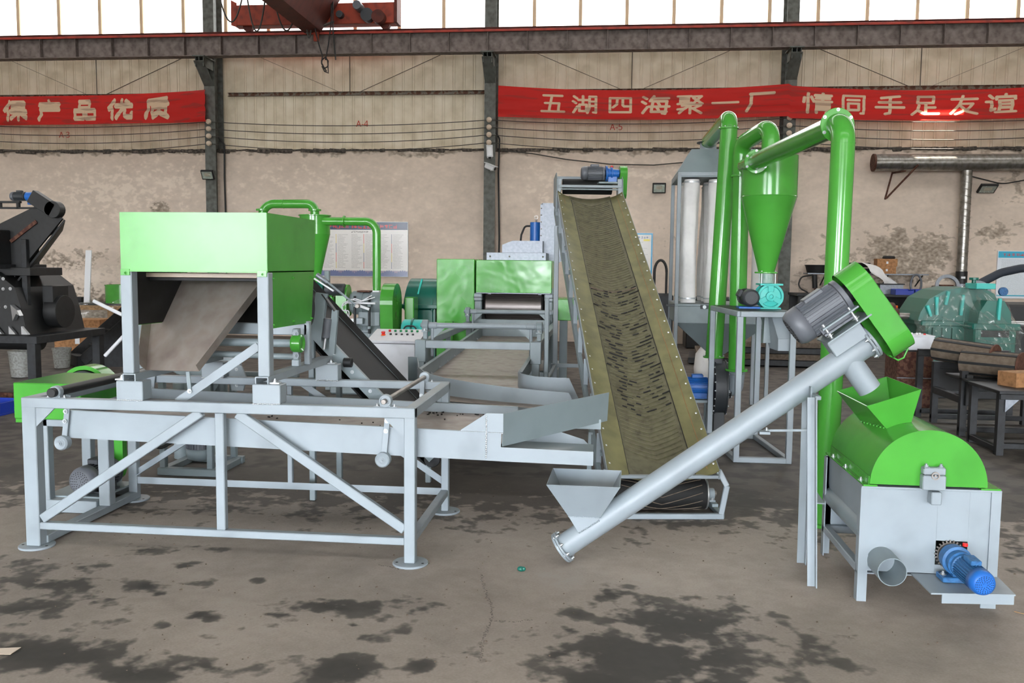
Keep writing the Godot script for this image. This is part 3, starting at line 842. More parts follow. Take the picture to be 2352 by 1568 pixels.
# ---------- front vibrating screen ----------
func vibrating_screen() -> void:
	var t := thing("vibrating_screen", "long light grey vibrating screen table in the foreground left, with a sloping tray", "screen table", V(-2.1, 0, -5.07))
	var g: Material = M.grey
	var zf := -4.53; var zr := -5.60
	# legs
	for l in [[-3.19, -3.108, zf, zf - 0.07], [-1.046, -0.987, zf, zf - 0.06], [-1.037, -0.990, zr, zr + 0.05], [-3.16, -3.10, zr, zr + 0.05]]:
		var o := part(t, "leg", mb().bb(V(l[0], 0.012, l[2]), V(l[1], 0.845, l[3])), g)
		var c := V((l[0] + l[1]) * 0.5, 0, (l[2] + l[3]) * 0.5)
		part(o, "foot_plate", mb().cyl(c, c + V(0, 0.013, 0), 0.095, 36), g)
		for s: float in [-1.0, 1.0]: part(o, "hole", mb().cyl(c + V(s * 0.07, 0.0125, 0.02), c + V(s * 0.07, 0.0137, 0.02), 0.008, 10), M.black)
	# rails
	part(t, "top_rail", mb().bb(V(-3.19, 0.79, zf + 0.001), V(-0.987, 0.846, zf - 0.055)), g)
	part(t, "top_rail", mb().bb(V(-3.16, 0.80, zr), V(-0.99, 0.848, zr + 0.05)), g)
	part(t, "top_rail", mb().bb(V(-3.19, 0.79, zf - 0.05), V(-3.12, 0.846, zr + 0.04)), g)
	part(t, "top_rail", mb().bb(V(-1.045, 0.79, zf - 0.05), V(-0.987, 0.846, zr + 0.04)), g)
	part(t, "bottom_rail", mb().bb(V(-3.11, 0.107, zf - 0.004), V(-1.045, 0.147, zf - 0.05)), g)
	part(t, "bottom_rail", mb().extrude(angle2(0.045, 0.005), V(-3.11, 0.115, zr + 0.04), V(-1.035, 0.115, zr + 0.04)), g)
	part(t, "bottom_rail", mb().bb(V(-1.04, 0.11, zf - 0.05), V(-0.993, 0.152, zr + 0.04)), g)
	part(t, "bottom_rail", mb().bb(V(-3.165, 0.012, zf - 0.06), V(-3.10, 0.058, zr + 0.04)), g)
	# uprights and diagonal braces
	part(t, "upright", mb().bb(V(-2.084, 0.147, zf - 0.004), V(-2.034, 0.79, zf - 0.045)), g)
	part(t, "upright", mb().bb(V(-2.062, 0.155, zr + 0.006), V(-2.030, 0.80, zr + 0.04)), g)
	part(t, "brace", mb().beam(V(-2.165, 0.79, zf - 0.025), V(-3.10, 0.165, zf - 0.025), 0.038, 0.052, V(0, 1, 0)), g)
	part(t, "brace", mb().beam(V(-1.962, 0.79, zf - 0.025), V(-1.045, 0.190, zf - 0.025), 0.038, 0.052, V(0, 1, 0)), g)
	part(t, "brace", mb().extrude(angle2(0.04, 0.005), V(-2.12, 0.80, zr + 0.02), V(-3.10, 0.17, zr + 0.02)), g)
	part(t, "brace", mb().extrude(angle2(0.04, 0.005), V(-1.98, 0.80, zr + 0.02), V(-1.03, 0.175, zr + 0.02)), g)
	# gussets
	for s in [[-3.108, 1.0, zf - 0.012], [-1.046, -1.0, zf - 0.012], [-1.037, -1.0, zr + 0.02], [-3.10, 1.0, zr + 0.02]]:
		part(t, "gusset", mb().plate([V(s[0], 0.79, s[2]), V(s[0] + s[1] * 0.108, 0.79, s[2]), V(s[0], 0.685, s[2])], 0.012), g)
	# blocks that carry the separator
	for bx in [[-2.637, -2.485, zf - 0.002, zf - 0.10], [-1.871, -1.716, zf - 0.002, zf - 0.10], [-1.856, -1.705, zr + 0.08, zr], [-2.62, -2.47, zr + 0.08, zr]]:
		var o := part(t, "support_block", mb().bb(V(bx[0], 0.846, bx[2]), V(bx[1], 0.951, bx[3])), g)
		var wl := mb()
		var rng := RandomNumberGenerator.new()
		rng.seed = int(bx[0] * -100)
		for i in 12: wl.ball(V(lerpf(bx[0], bx[1], (i + 0.5) / 12), 0.846 + rng.randf_range(-0.002, 0.003), maxf(bx[2], bx[3]) + 0.001), V(0.008, 0.004, 0.004), 5)
		part(o, "weld_bead", wl, M.bolt)
	# shafts in bearings
	for x in [-3.0, -1.15]:
		var r := 0.026 if x < -2 else 0.0135
		part(t, "shaft", mb().cyl(V(x, 0.878, zf + 0.02), V(x, 0.878, zr - 0.02), r, 18), M.dark_paint if x < -2 else M.steel)
		bearing(t, V(x, 0.878, zf - 0.03), V(0, 0, -1), 0.034, g)
		bearing(t, V(x, 0.878, zr + 0.025), V(0, 0, 1), 0.034, g)
	# hangers that carry the tray
	for h in [[-2.955, 0.855, -2.99, 0.590, -4.60], [-1.143, 0.86, -1.172, 0.556, -4.60], [-1.155, 0.86, -1.172, 0.556, -5.53], [-2.955, 0.855, -2.99, 0.590, -5.53]]:
		var o := part(t, "hanger", mb().beam(V(h[0], h[1], h[4]), V(h[2], h[3], h[4]), 0.009, 0.03, V(1, 0, 0)).lathe(V(h[2], h[3], h[4] + 0.035), V(0, 0, -1), [Vector2(0.010, -0.004), Vector2(0.020, 0.002), Vector2(0.033, -0.004), Vector2(0.040, 0.004), Vector2(0.040, 0.045), Vector2(0, 0.045)], 26), g)
		part(o, "bolt", mb().hexbolt(V(h[2], h[3], h[4] + 0.032), V(0, 0, 1), 0.012), M.grey)
		for y in [0.71, 0.765]: part(o, "bolt", mb().hexbolt(V(lerpf(h[2], h[0], (y - h[3]) / 0.3), y, h[4] + 0.012), V(0, 0, 1), 0.008), M.bolt)
	# tray
	var ty := func(x: float) -> float: return 0.768 + (0.712 - 0.768) * (x + 2.98) / 2.44
	var zt := -4.62; var zb := -5.50
	var side := mb()
	for z in [zt, zb]:
		side.plate([V(-2.98, ty.call(-2.98), z), V(-0.54, ty.call(-0.54), z), V(-0.545, ty.call(-0.54) - 0.151, z), V(-2.98, ty.call(-2.98) - 0.156, z)], 0.006)
		var ld := mb().beam(V(-2.98, ty.call(-2.98), z), V(-0.54, ty.call(-0.54), z), 0.022, 0.004)
		side.v.append_array(PackedVector3Array())
		part(t, "tray_flange", ld, M.grey)
	side.plate([V(-2.98, 0.768, zt), V(-2.98, 0.768, zb), V(-2.98, 0.612, zb), V(-2.98, 0.612, zt)], 0.006)
	part(t, "tray_side", side, M.grey)
	part(t, "screen_deck", mb().plate([V(-2.97, 0.70, zt - 0.004), V(-0.54, 0.655, zt - 0.004), V(-0.54, 0.655, zb + 0.004), V(-2.97, 0.70, zb + 0.004)], 0.006), M.chute_steel)
	part(t, "tray_bottom", mb().plate([V(-2.97, 0.62, zt - 0.004), V(-0.06, 0.556, zt - 0.004), V(-0.06, 0.556, -5.15), V(-0.6, 0.565, zb + 0.004), V(-2.97, 0.62, zb + 0.004)], 0.004), M.grey2)
	# crumbs of rubber left on the deck
	var cr := mb()
	var rng2 := RandomNumberGenerator.new()
	rng2.seed = 17
	for i in 90:
		var x := rng2.randf_range(-2.2, -0.56)
		var z := rng2.randf_range(-5.47, -4.66) if i > 45 else rng2.randf_range(-5.49, -5.36)
		var s := rng2.randf_range(0.003, 0.010)
		cr.box(V(x, 0.705 + (x + 2.97) * -0.0185 + s * 0.3 - 0.002, z), V(s * rng2.randf_range(0.8, 2.5), s, s), Basis(Vector3.UP, rng2.randf() * 3), s * 0.2)
	part(t, "rubber_crumbs", cr, M.rubber).set_meta("kind", "stuff")
	# discharge end: ears, deflector and the lower spout
	var ear := part(t, "tray_ear", mb().plate([V(-0.766, 0.718, zt + 0.004), V(-0.53, 0.713, zt + 0.004), V(-0.53, 0.817, zt + 0.004), V(-0.618, 0.817, zt + 0.004)], 0.006), M.grey)
	var wb := mb()
	for i in 22: wb.ball(V(-0.62 + rng2.randf_range(-0.002, 0.002), 0.58 + i * 0.0105, zt + 0.008), V(0.005, 0.006, 0.003), 4)
	for i in 24: wb.ball(V(-0.76 + i * 0.0098, 0.7175 - i * 0.0002, zt + 0.008), V(0.006, 0.004, 0.003), 4)
	part(ear, "weld_bead", wb, M.bolt)
	part(t, "deflector_plate", mb().plate([V(-0.534, 0.641, zt), V(-0.532, 0.817, zt), V(0.024, 0.818, -5.5), V(0.016, 0.640, -5.5)], 0.005), M.grey2)
	part(t, "spout_side", mb().plate([V(-0.545, 0.637, zt + 0.002), V(-0.053, 0.628, zt + 0.002), V(-0.054, 0.554, zt + 0.002), V(-0.548, 0.561, zt + 0.002)], 0.006), M.grey)
	part(t, "spout_side", mb().plate([V(-0.54, 0.71, -5.16), V(-0.26, 0.628, -5.16), V(-0.118, 0.585, -5.16), V(-0.078, 0.545, -5.16), V(-0.54, 0.56, -5.16)], 0.005), M.grey)
	part(t, "spout_side", mb().plate([V(-0.23, 0.66, -5.42), V(-0.02, 0.66, -5.42), V(-0.02, 0.60, -5.42), V(-0.30, 0.60, -5.42)], 0.005), M.grey2)

# ---------- magnetic separator on the table ----------
func separator() -> void:
	var t := thing("magnetic_separator", "magnetic separator with a bright green hood and bare steel chute, standing on the table", "separator", V(-2.19, 0.951, -5.05))
	var x0 := -2.60; var x1 := -1.787
	for x in [-2.568, -1.822]:
		part(t, "base_channel", mb().extrude(PackedVector2Array([Vector2(-0.037, 0), Vector2(-0.031, 0), Vector2(-0.031, 0.033), Vector2(0.031, 0.033), Vector2(0.031, 0), Vector2(0.037, 0), Vector2(0.037, 0.039), Vector2(-0.037, 0.039)]), V(x, 0.951, -5.66), V(x, 0.951, -4.545)), M.grey)
		for z in [-4.58, -5.56]:
			part(t, "bolt", mb().box(V(x + 0.06 * (1 if x > -2 else -1), 0.955, z), V(0.06, 0.008, 0.04)).hexbolt(V(x + 0.06 * (1 if x > -2 else -1), 0.958, z), V(0, 1, 0), 0.012), M.bolt)
	for l in [[-2.609, -2.545, -4.555, -4.62, 1.545], [-1.846, -1.782, -4.555, -4.62, 1.545], [-1.80, -1.765, -5.15, -5.19, 1.25], [-2.61, -2.575, -5.15, -5.19, 1.25]]:
		part(t, "post", mb().bb(V(l[0], 0.99, l[2]), V(l[1], l[4], l[3])), M.grey)
	part(t, "crossbar", mb().bb(V(-2.61, 1.166, -5.15), V(-1.78, 1.234, -5.19)), M.grey)
	# hood: front, sides, top strip, back; seams folded
	var hood := mb()
	hood.plate([V(x0, 1.545, -4.553), V(x1, 1.545, -4.553), V(x1, 1.857, -4.553), V(x0, 1.857, -4.553)], 0.004)
	hood.plate([V(x1, 1.545, -4.553), V(x1, 1.545, -5.31), V(x1, 1.857, -5.34), V(x1, 1.857, -4.553)], 0.004)
	hood.plate([V(x0, 1.545, -4.553), V(x0, 1.545, -5.31), V(x0, 1.857, -5.34), V(x0, 1.857, -4.553)], 0.004)
	hood.plate([V(x0, 1.545, -5.31), V(x1, 1.545, -5.31), V(x1, 1.857, -5.34), V(x0, 1.857, -5.34)], 0.004)
	hood.plate([V(x0, 1.857, -4.553), V(x1, 1.857, -4.553), V(x1, 1.857, -5.34), V(x0, 1.857, -5.34)], 0.004)
	hood.beam(V(x0, 1.545, -4.555), V(x1, 1.545, -4.555), 0.012, 0.006)
	part(t, "hood", hood, M.green_hood)
	for s in [[x1, 1.0], [x0, -1.0]]:
		var sk := part(t, "side_panel", mb().plate([V(s[0], 1.552, -4.575), V(s[0], 1.552, -5.305), V(s[0], 1.237, -5.25), V(s[0], 1.245, -4.575)], 0.004), M.green)
		part(sk, "liner", mb().plate([V(s[0] - s[1] * 0.005, 1.545, -4.60), V(s[0] - s[1] * 0.005, 1.54, -5.30), V(s[0] - s[1] * 0.005, 1.24, -5.245), V(s[0] - s[1] * 0.005, 1.248, -4.60)], 0.003), M.dark_paint)
		for z in [-4.62, -4.93, -5.24]:
			for y in [1.275, 1.512]: part(sk, "bolt", mb().hexbolt(V(s[0] + s[1] * 0.003, y - (0.012 if y < 1.4 else 0.0), z), V(s[1], 0, 0), 0.007), M.green)
	for x in [-2.577, -1.815]:
		var tb := part(t, "bolt_tab", mb().bb(V(x - 0.026, 1.522, -4.548), V(x + 0.026, 1.556, -4.556)), M.green)
		part(tb, "bolt", mb().hexbolt(V(x, 1.535, -4.548), V(0, 0, 1), 0.008), M.green)
	# bare steel chute with folded edges
	var A := V(-2.77, 1.5, -5.25); var B := V(-2.04, 1.505, -5.25); var C := V(-2.253, 0.99, -4.72); var D := V(-2.566, 0.989, -4.72)
	var up := (B - A).cross(D - A).normalized()
	if up.z < 0: up = -up
	var ch := part(t, "chute", mb().plate([A, B, C, D], 0.004), M.chute_steel)
	part(ch, "chute_edge", mb().plate([B, C, C + up * 0.055, B + up * 0.055], 0.004), M.chute_steel)
	part(ch, "chute_edge", mb().plate([A, D, D + up * 0.055 + V(-0.03, 0.01, 0), A + up * 0.055 + V(-0.03, 0, 0)], 0.004), M.chute_steel)
	part(ch, "chute_bar", mb().bb(V(-2.70, 1.510, -4.80), V(-1.80, 1.535, -4.83)), M.porcelain)
	part(ch, "chute_bar", mb().bb(V(-2.70, 1.490, -4.84), V(-1.80, 1.508, -4.88)), M.black)
	# drum, roller, levers
	part(t, "magnet_drum", mb().cyl(V(-2.56, 1.31, -5.43), V(-1.86, 1.31, -5.43), 0.115, 36), M.dark_steel)
	var rl := part(t, "roller", mb().cyl(V(-2.57, 1.125, -5.06), V(-1.79, 1.125, -5.06), 0.024, 20), M.grey2)
	part(rl, "bearing_disc", mb().lathe(V(-1.835, 1.125, -5.06), V(1, 0, 0), [Vector2(0, 0), Vector2(0.050, 0), Vector2(0.054, 0.01), Vector2(0.054, 0.055), Vector2(0.045, 0.06), Vector2(0.03, 0.05), Vector2(0, 0.05)], 28), M.green)
	part(t, "roller", mb().cyl(V(-2.57, 1.07, -4.95), V(-1.80, 1.045, -5.06), 0.018, 16), M.grey2)
	for y in [1.185, 1.055]:
		var bk := part(t, "bearing_block", mb().bb(V(-1.83, y - 0.028, -5.04), V(-1.795, y + 0.028, -5.09)), M.grey2)
		part(bk, "bolt", mb().hexbolt(V(-1.81, y, -5.04), V(0, 0, 1), 0.012), M.grey)
	part(t, "bracket", mb().bb(V(-1.84, 0.99, -5.045), V(-1.795, 1.03, -5.09)), M.grey)
	part(t, "brace", mb().beam(V(-2.375, 0.815, -4.70), V(-1.90, 1.14, -4.70), 0.008, 0.048, V(0, 1, 0)), M.grey)
	var lk := part(t, "link", mb().beam(V(-2.305, 0.99, -4.69), V(-2.295, 0.878, -4.69), 0.022, 0.007, V(0, 0, 1)), M.grey2)
	part(lk, "bolt", mb().hexbolt(V(-2.295, 0.882, -4.685), V(0, 0, 1), 0.008), M.bolt)
	# drive chain on the left
	var cn := mb()
	for i in 26:
		for s: float in [-1.0, 1.0]:
			cn.box(V(-2.70 + s * 0.010 + (0.002 if i % 2 else 0.0), 0.96 + i * 0.0125, -5.12), V(0.004, 0.0105, 0.012), Basis.IDENTITY, 0.001)
	part(t, "chain", cn, M.bright_steel).set_meta("kind", "stuff")
	part(t, "guide_block", mb().plate([V(-2.70, 1.02, -5.0), V(-2.665, 0.955, -5.0), V(-2.70, 0.955, -5.0)], 0.02), M.blue)

# ---------- drive of the screen, far left ----------
func screen_drive() -> void:
	var t := thing("screen_drive", "drive stand with a flat bright green belt guard beside the table's left end", "drive unit", V(-3.4, 0, -5.45))
	var g: Material = M.grey
	for p in [[-3.555, -3.49, -5.2, -5.26, 0.012], [-3.16, -3.088, -5.2, -5.27, 0.058], [-3.555, -3.49, -5.66, -5.72, 0.012], [-3.36, -3.30, -5.66, -5.72, 0.012]]:
		part(t, "post", mb().bb(V(p[0], p[4], p[2]), V(p[1], 0.60, p[3])), g)
	part(t, "crossbar", mb().bb(V(-3.555, 0.555, -5.2), V(-3.088, 0.60, -5.25)), g)
	part(t, "crossbar", mb().bb(V(-3.555, 0.555, -5.67), V(-3.17, 0.60, -5.72)), g)
	part(t, "crossbar", mb().bb(V(-3.555, 0.555, -5.25), V(-3.50, 0.60, -5.68)), g)
	part(t, "base_rail", mb().bb(V(-3.57, 0.005, -5.195), V(-3.175, 0.085, -5.26)), g)
	part(t, "base_rail", mb().bb(V(-3.57, 0.005, -5.66), V(-3.175, 0.085, -5.72)), g)
	part(t, "motor_seat", mb().bb(V(-3.56, 0.085, -5.26), V(-3.175, 0.097, -5.67)), M.grey2)
	motor(t, V(-3.30, 0.20, -5.22), V(-3.27, 0.20, -5.56), 0.092, M.motor_dark, M.motor)
	var gd := mb()
	gd.bb(V(-3.705, 0.60, -5.19), V(-3.255, 0.829, -5.735), 0.006)
	gd.bb(V(-3.70, 0.575, -5.195), V(-3.62, 0.60, -5.22))
	part(t, "belt_guard", gd, M.green)
	# rounded oblong guard over the belts behind the motor, and the driven wheel
	var ob := PackedVector2Array()
	for i in 13: ob.append(Vector2(-3.263 + 0.040 * cos(PI + PI * i / 12), 0.23 + 0.10 * sin(PI + PI * i / 12)))
	for i in 13: ob.append(Vector2(-3.263 + 0.040 * cos(PI * i / 12), 0.53 + 0.04 * sin(PI * i / 12)))
	var obp := PackedVector2Array()
	for p in ob: obp.append(Vector2(-p.x, p.y))
	part(t, "belt_guard", mb().extrude(obp, V(0, 0, -5.60), V(0, 0, -5.655)), M.green)
	var w := part(t, "drive_wheel", mb().lathe(V(-3.70, 0.65, -5.93), V(0, 0, -1), [Vector2(0, 0.02), Vector2(0.05, 0.02), Vector2(0.06, 0.05), Vector2(0.13, 0.05), Vector2(0.145, 0.0), Vector2(0.165, 0.0), Vector2(0.165, 0.09), Vector2(0, 0.09)], 36), M.dark_steel)
	part(w, "wheel_guard", mb().lathe(V(-3.70, 0.65, -5.95), V(0, 0, -1), [Vector2(0.172, 0.0), Vector2(0.20, 0.0), Vector2(0.20, 0.14), Vector2(0, 0.14)], 40), M.green)
	part(t, "drive_shaft", mb().cyl(V(-3.70, 0.65, -5.90), V(-3.70, 0.65, -5.5), 0.025), M.steel)
	for s in [V(-3.35, 0.57, -5.40), V(-3.42, 0.57, -5.40)]:
		part(t, "drive_belt", mb().beam(V(-3.27, 0.22, -5.585), s + V(0, 0, -0.17), 0.02, 0.012, V(1, 0, 0)), M.rubber)

func grey_mill() -> void:
	# low grey machine seen under and behind the table: drum on top, motor hanging in the stand
	var t := thing("rubber_grinder", "small grey grinder with a hanging motor, behind the table under the steel chute", "grinder", V(-3.05, 0, -6.35))
	for p in [[-3.30, -6.30], [-2.93, -6.30], [-3.30, -6.72], [-2.93, -6.72]]:
		part(t, "post", mb().bb(V(p[0] - 0.022, 0.05, p[1] - 0.025), V(p[0] + 0.022, 0.70, p[1] + 0.025)), M.grey2)
	for z in [-6.28, -6.74]: part(t, "base_rail", mb().bb(V(-3.33, 0, z - 0.03), V(-2.86, 0.055, z + 0.03)), M.grey2)
	for x in [-3.30, -2.90]: part(t, "base_rail", mb().bb(V(x - 0.03, 0, -6.71), V(x + 0.03, 0.05, -6.31)), M.grey2)
	for z in [-6.28, -6.74]: part(t, "top_rail", mb().bb(V(-3.40, 0.70, z - 0.025), V(-2.40, 0.736, z + 0.025)), M.grey2)
	motor(t, V(-3.08, 0.09, -6.45), V(-3.08, 0.44, -6.45), 0.108, M.motor, M.grey2, V(0, 0, 1), false)
	part(t, "drum", mb().lathe(V(-2.95, 0.80, -6.45), V(1, 0, 0), [Vector2(0, 0), Vector2(0.075, 0), Vector2(0.082, 0.01), Vector2(0.082, 0.17), Vector2(0.075, 0.18), Vector2(0, 0.18)], 28), M.grey)
	var pl := part(t, "end_plate", mb().plate([V(-2.765, 0.86, -6.36), V(-2.70, 0.82, -6.36), V(-2.665, 0.74, -6.36), V(-2.69, 0.64, -6.36), V(-2.78, 0.64, -6.36), V(-2.80, 0.74, -6.36)], 0.02), M.grey)
	for p in [V(-2.74, 0.80, -6.35), V(-2.70, 0.73, -6.35), V(-2.74, 0.68, -6.35)]: part(pl, "bolt", mb().hexbolt(p, V(0, 0, 1), 0.008), M.bolt)
	part(t, "hopper", mb().plate([V(-3.24, 0.775, -6.35), V(-2.96, 0.85, -6.35), V(-2.96, 0.70, -6.35), V(-3.05, 0.70, -6.35)], 0.02).plate([V(-3.10, 0.70, -6.33), V(-2.86, 0.70, -6.33), V(-2.92, 0.60, -6.33), V(-3.02, 0.60, -6.33)], 0.02), M.grey2)
	part(t, "outlet", mb().cyl(V(-2.89, 0.70, -6.42), V(-2.89, 0.56, -6.42), 0.045), M.grey2)
	part(t, "tank", mb().cyl(V(-3.42, 0.0, -6.85), V(-3.42, 0.62, -6.85), 0.07), M.grey2)
	part(t, "cable", mb().pipe(bend([V(-3.17, 0.28, -6.30), V(-3.30, 0.20, -6.24), V(-3.42, 0.28, -6.24)], 0.06), 0.012, 8), M.cable)

# ---------- dark inclined conveyor behind the separator ----------
func dark_conveyor() -> void:
	var t := thing("black_belt_conveyor", "steep black belt conveyor rising behind the table to the green separator hood", "conveyor", V(-1.6, 0, -6.0))
	# runs in x: lower end right, upper end left
	var a := V(-1.12, 0.32, 0); var b := V(-2.22, 1.44, 0)
	var d := (b - a).normalized()
	var up := V(-d.y, d.x, 0)
	if up.y < 0: up = -up
	var zn := -5.74; var zf := -6.34
	part(t, "side_rail", mb().extrude(chan2(0.035, 0.085, 0.006), V(a.x, a.y, zn), V(b.x, b.y, zn), up), M.grey2)
	part(t, "side_rail", mb().extrude(chan2(0.035, 0.085, 0.006), V(a.x, a.y, zf), V(b.x, b.y, zf), up), M.grey2)
	var z1 := zn - 0.03; var z2 := zf + 0.02
	part(t, "belt", mb().plate([V(a.x, a.y, z1) + up * 0.03, V(b.x, b.y, z1) + up * 0.03, V(b.x, b.y, z2) + up * 0.03, V(a.x, a.y, z2) + up * 0.03], 0.012), M.rubber)
	part(t, "belt_return", mb().plate([V(a.x, a.y, z1) - up * 0.09, V(b.x, b.y, z1) - up * 0.09, V(b.x, b.y, z2) - up * 0.09, V(a.x, a.y, z2) - up * 0.09], 0.012), M.rubber)
	# far skirt board in black rubber, near flap
	part(t, "skirt_board", mb().plate([V(a.x, a.y, z2) + up * 0.04, V(b.x, b.y, z2) + up * 0.04, V(b.x, b.y, z2 - 0.02) + up * 0.085, V(a.x, a.y, z2 - 0.02) + up * 0.07], 0.008), M.rubber)
	for i in 9:
		var p := V(a.x, a.y, zn + 0.02).lerp(V(b.x, b.y, zn + 0.02), (i + 0.5) / 9)
		part(t, "bolt", mb().hexbolt(p, V(0, 0, 1), 0.008), M.bolt)
	for e in [a, b]: part(t, "end_roller", mb().cyl(V(e.x, e.y, z1) - up * 0.03, V(e.x, e.y, z2) - up * 0.03, 0.055, 24), M.dark_steel)
	part(t, "strut", mb().extrude(chan2(0.075, 0.04, 0.006), V(-1.905, 1.09, -5.70), V(-1.865, 1.40, -5.70), V(0, 0, 1)), M.grey2)
	part(t, "strut", mb().beam(V(-1.86, 1.395, -5.70), V(-1.775, 1.285, -5.70), 0.05, 0.008, V(0, 1, 0)), M.dark_paint)
	part(t, "strut", mb().extrude(chan2(0.04, 0.03, 0.006), V(-1.80, 1.00, -5.70), V(-1.775, 1.29, -5.70), V(0, 0, 1)), M.grey2)
	var cy := part(t, "take_up_cylinder", mb().cyl(V(-1.838, 1.105, -5.69), V(-1.822, 1.235, -5.69), 0.028, 20), M.motor)
	part(cy, "rod", mb().cyl(V(-1.85, 1.03, -5.69), V(-1.838, 1.11, -5.69), 0.010, 12), M.bright_steel)
	part(t, "return_roller", mb().cyl(V(-1.72, 0.945, -5.70), V(-1.665, 0.945, -5.70), 0.032, 20), M.dark_steel)
	for x in [-1.28, -1.95]:
		for z in [zn, zf]:
			var yy: float = a.y + (x - a.x) * d.y / d.x - 0.06
			part(t, "leg", mb().bb(V(x - 0.02, 0, z - 0.02), V(x + 0.02, yy, z + 0.02)), M.grey2)

# ---------- large belt conveyor ----------
func belt_conveyor() -> void:
	var t := thing("belt_conveyor", "long olive trough belt conveyor rising from the floor to the mill, grey frame", "conveyor", V(0.38, 0, -5.65))
	var o := V(0.377, 0.285, -5.62); var e := V(-0.208, 2.378, -9.9)
	var d := (e - o).normalized()
	var L := o.distance_to(e)
	var s := V(e.z - o.z, 0, o.x - e.x).normalized()
	if s.x < 0: s = -s
	var up := s.cross(d).normalized()
	if up.y < 0: up = -up
	var at := func(x: float, l: float, h: float) -> Vector3: return o + s * x + d * l + up * h
	# skirts: flared side rubber, with the edge stripe and rivets
	for sg: float in [-1.0, 1.0]:
		var rows: Array = []
		for i in 41:
			var l := L * i / 40.0
			var end := smoothstep(0.93, 1.0, i / 40.0)
			var row: Array = []
			for k in 7:
				var f := k / 6.0
				row.append(at.call(sg * (0.215 + f * 0.14), l, -0.015 + 0.05 * f * f - 0.02 * end * (1.0 - f)))
			rows.append(row)
		var sk := part(t, "side_skirt", mb().sheet(rows, 0.006), M.belt_edge)
		part(sk, "stripe", mb().beam(at.call(sg * 0.292, 0.05, 0.0045), at.call(sg * 0.292, L * 0.98, 0.0045), 0.003, 0.003, up), M.carton)
		for i in 26:
			part(sk, "rivet", mb().lathe(at.call(sg * 0.335, 0.08 + i * (L - 0.16) / 25.0, 0.026), up, [Vector2(0.009, 0), Vector2(0.006, 0.005), Vector2(0, 0.006)], 10), M.bright_steel)
	# carrying belt, dished
	var br: Array = []
	for i in 61:
		var row: Array = []
		for k in 13:
			var x := -0.225 + 0.45 * k / 12.0
			row.append(at.call(x, L * i / 60.0, -0.02 - 0.035 * (1.0 - pow(x / 0.225, 2.0))))
		br.append(row)
	var bl := part(t, "belt", mb().sheet(br, 0.008), M.belt)
	# moulded chevron ribs
	var n := 92
	for i in n:
		var l := 0.22 + i * (L - 0.40) / n
		var c := mb()
		for sg: float in [-1.0, 1.0]:
			for k in 4:
				var x0 := sg * 0.19 * k / 4.0; var x1 := sg * 0.19 * (k + 1) / 4.0
				var h0 := -0.0165 - 0.035 * (1.0 - pow(x0 / 0.225, 2.0)); var h1 := -0.0165 - 0.035 * (1.0 - pow(x1 / 0.225, 2.0))
				c.beam(at.call(x0, l + absf(x0) * 0.42, h0), at.call(x1, l + absf(x1) * 0.42, h1), 0.006, 0.007, up)
		part(bl, "chevron_rib", c, M.belt)
	var rg := RandomNumberGenerator.new()
	rg.seed = 5
	var mk := mb()
	for i in 210:
		var l := 0.7 + 1.9 * rg.randf()
		l = roundf((l - 0.22) / ((L - 0.40) / n)) * ((L - 0.40) / n) + 0.22
		var sg := 1.0 if rg.randf() < 0.62 else -1.0
		var x := sg * rg.randf_range(0.0, 0.17)
		var x2 := x + sg * rg.randf_range(0.015, 0.06)
		var h0 := -0.0148 - 0.035 * (1.0 - pow(x / 0.225, 2.0)); var h1 := -0.0148 - 0.035 * (1.0 - pow(x2 / 0.225, 2.0))
		mk.beam(at.call(x, l + absf(x) * 0.42, h0), at.call(x2, l + absf(x2) * 0.42, h1), rg.randf_range(0.004, 0.011), 0.008, up)
	part(bl, "rubber_smears", mk, M.rubber).set_meta("kind", "stuff")
	for sg: float in [-1.0, 1.0]:
		part(bl, "belt_edge", mb().beam(at.call(sg * 0.213, 0.02, -0.012), at.call(sg * 0.213, L * 0.97, -0.012), 0.005, 0.004, up), M.rubber)
	part(bl, "belt_joint", mb().pipe([at.call(-0.2, 2.62, -0.022), at.call(-0.1, 2.6, -0.046), at.call(0.0, 2.59, -0.053), at.call(0.1, 2.6, -0.046), at.call(0.2, 2.62, -0.022)], 0.007, 6), M.dusty_rotor)
	part(bl, "belt_return", mb().plate([at.call(-0.225, 0.1, -0.24), at.call(0.225, 0.1, -0.24), at.call(0.225, L, -0.24), at.call(-0.225, L, -0.24)], 0.008), M.rubber)
	# side frames: two rails with rungs
	for sg: float in [-1.0, 1.0]:
		part(t, "side_rail", mb().beam(at.call(sg * 0.357, -0.02, 0.005), at.call(sg * 0.357, L + 0.12, 0.005), 0.008, 0.055, up), M.grey)
		part(t, "side_rail", mb().extrude(chan2(0.03, 0.07, 0.005), at.call(sg * 0.36, 0.25, -0.24), at.call(sg * 0.36, L + 0.1, -0.24), up), M.grey2)
		for i in 10:
			var l := 0.38 + i * (L - 0.5) / 9.0
			part(t, "rung", mb().beam(at.call(sg * 0.355, l, -0.22), at.call(sg * 0.355, l + 0.08, -0.02), 0.035, 0.012, d), M.grey)
	for i in 8:
		part(t, "cross_tube", mb().beam(at.call(-0.35, 0.4 + i * 0.55, -0.14), at.call(0.35, 0.4 + i * 0.55, -0.14), 0.035, 0.035, up), M.grey2)
	# foot frame with the tail drum
	var f := func(x: float, y: float, zz: float) -> Vector3: return V(0.377, 0, -5.62) + s * x + V(0, y, 0) + V(s.z, 0, -s.x) * zz * -1.0
	part(t, "foot_rail", mb().beam(f.call(-0.385, 0.017, 0.0), f.call(0.395, 0.017, 0.0), 0.035, 0.035), M.grey)
	part(t, "foot_rail", mb().beam(f.call(-0.35, 0.27, -0.01), f.call(0.36, 0.27, -0.01), 0.03, 0.022), M.grey)
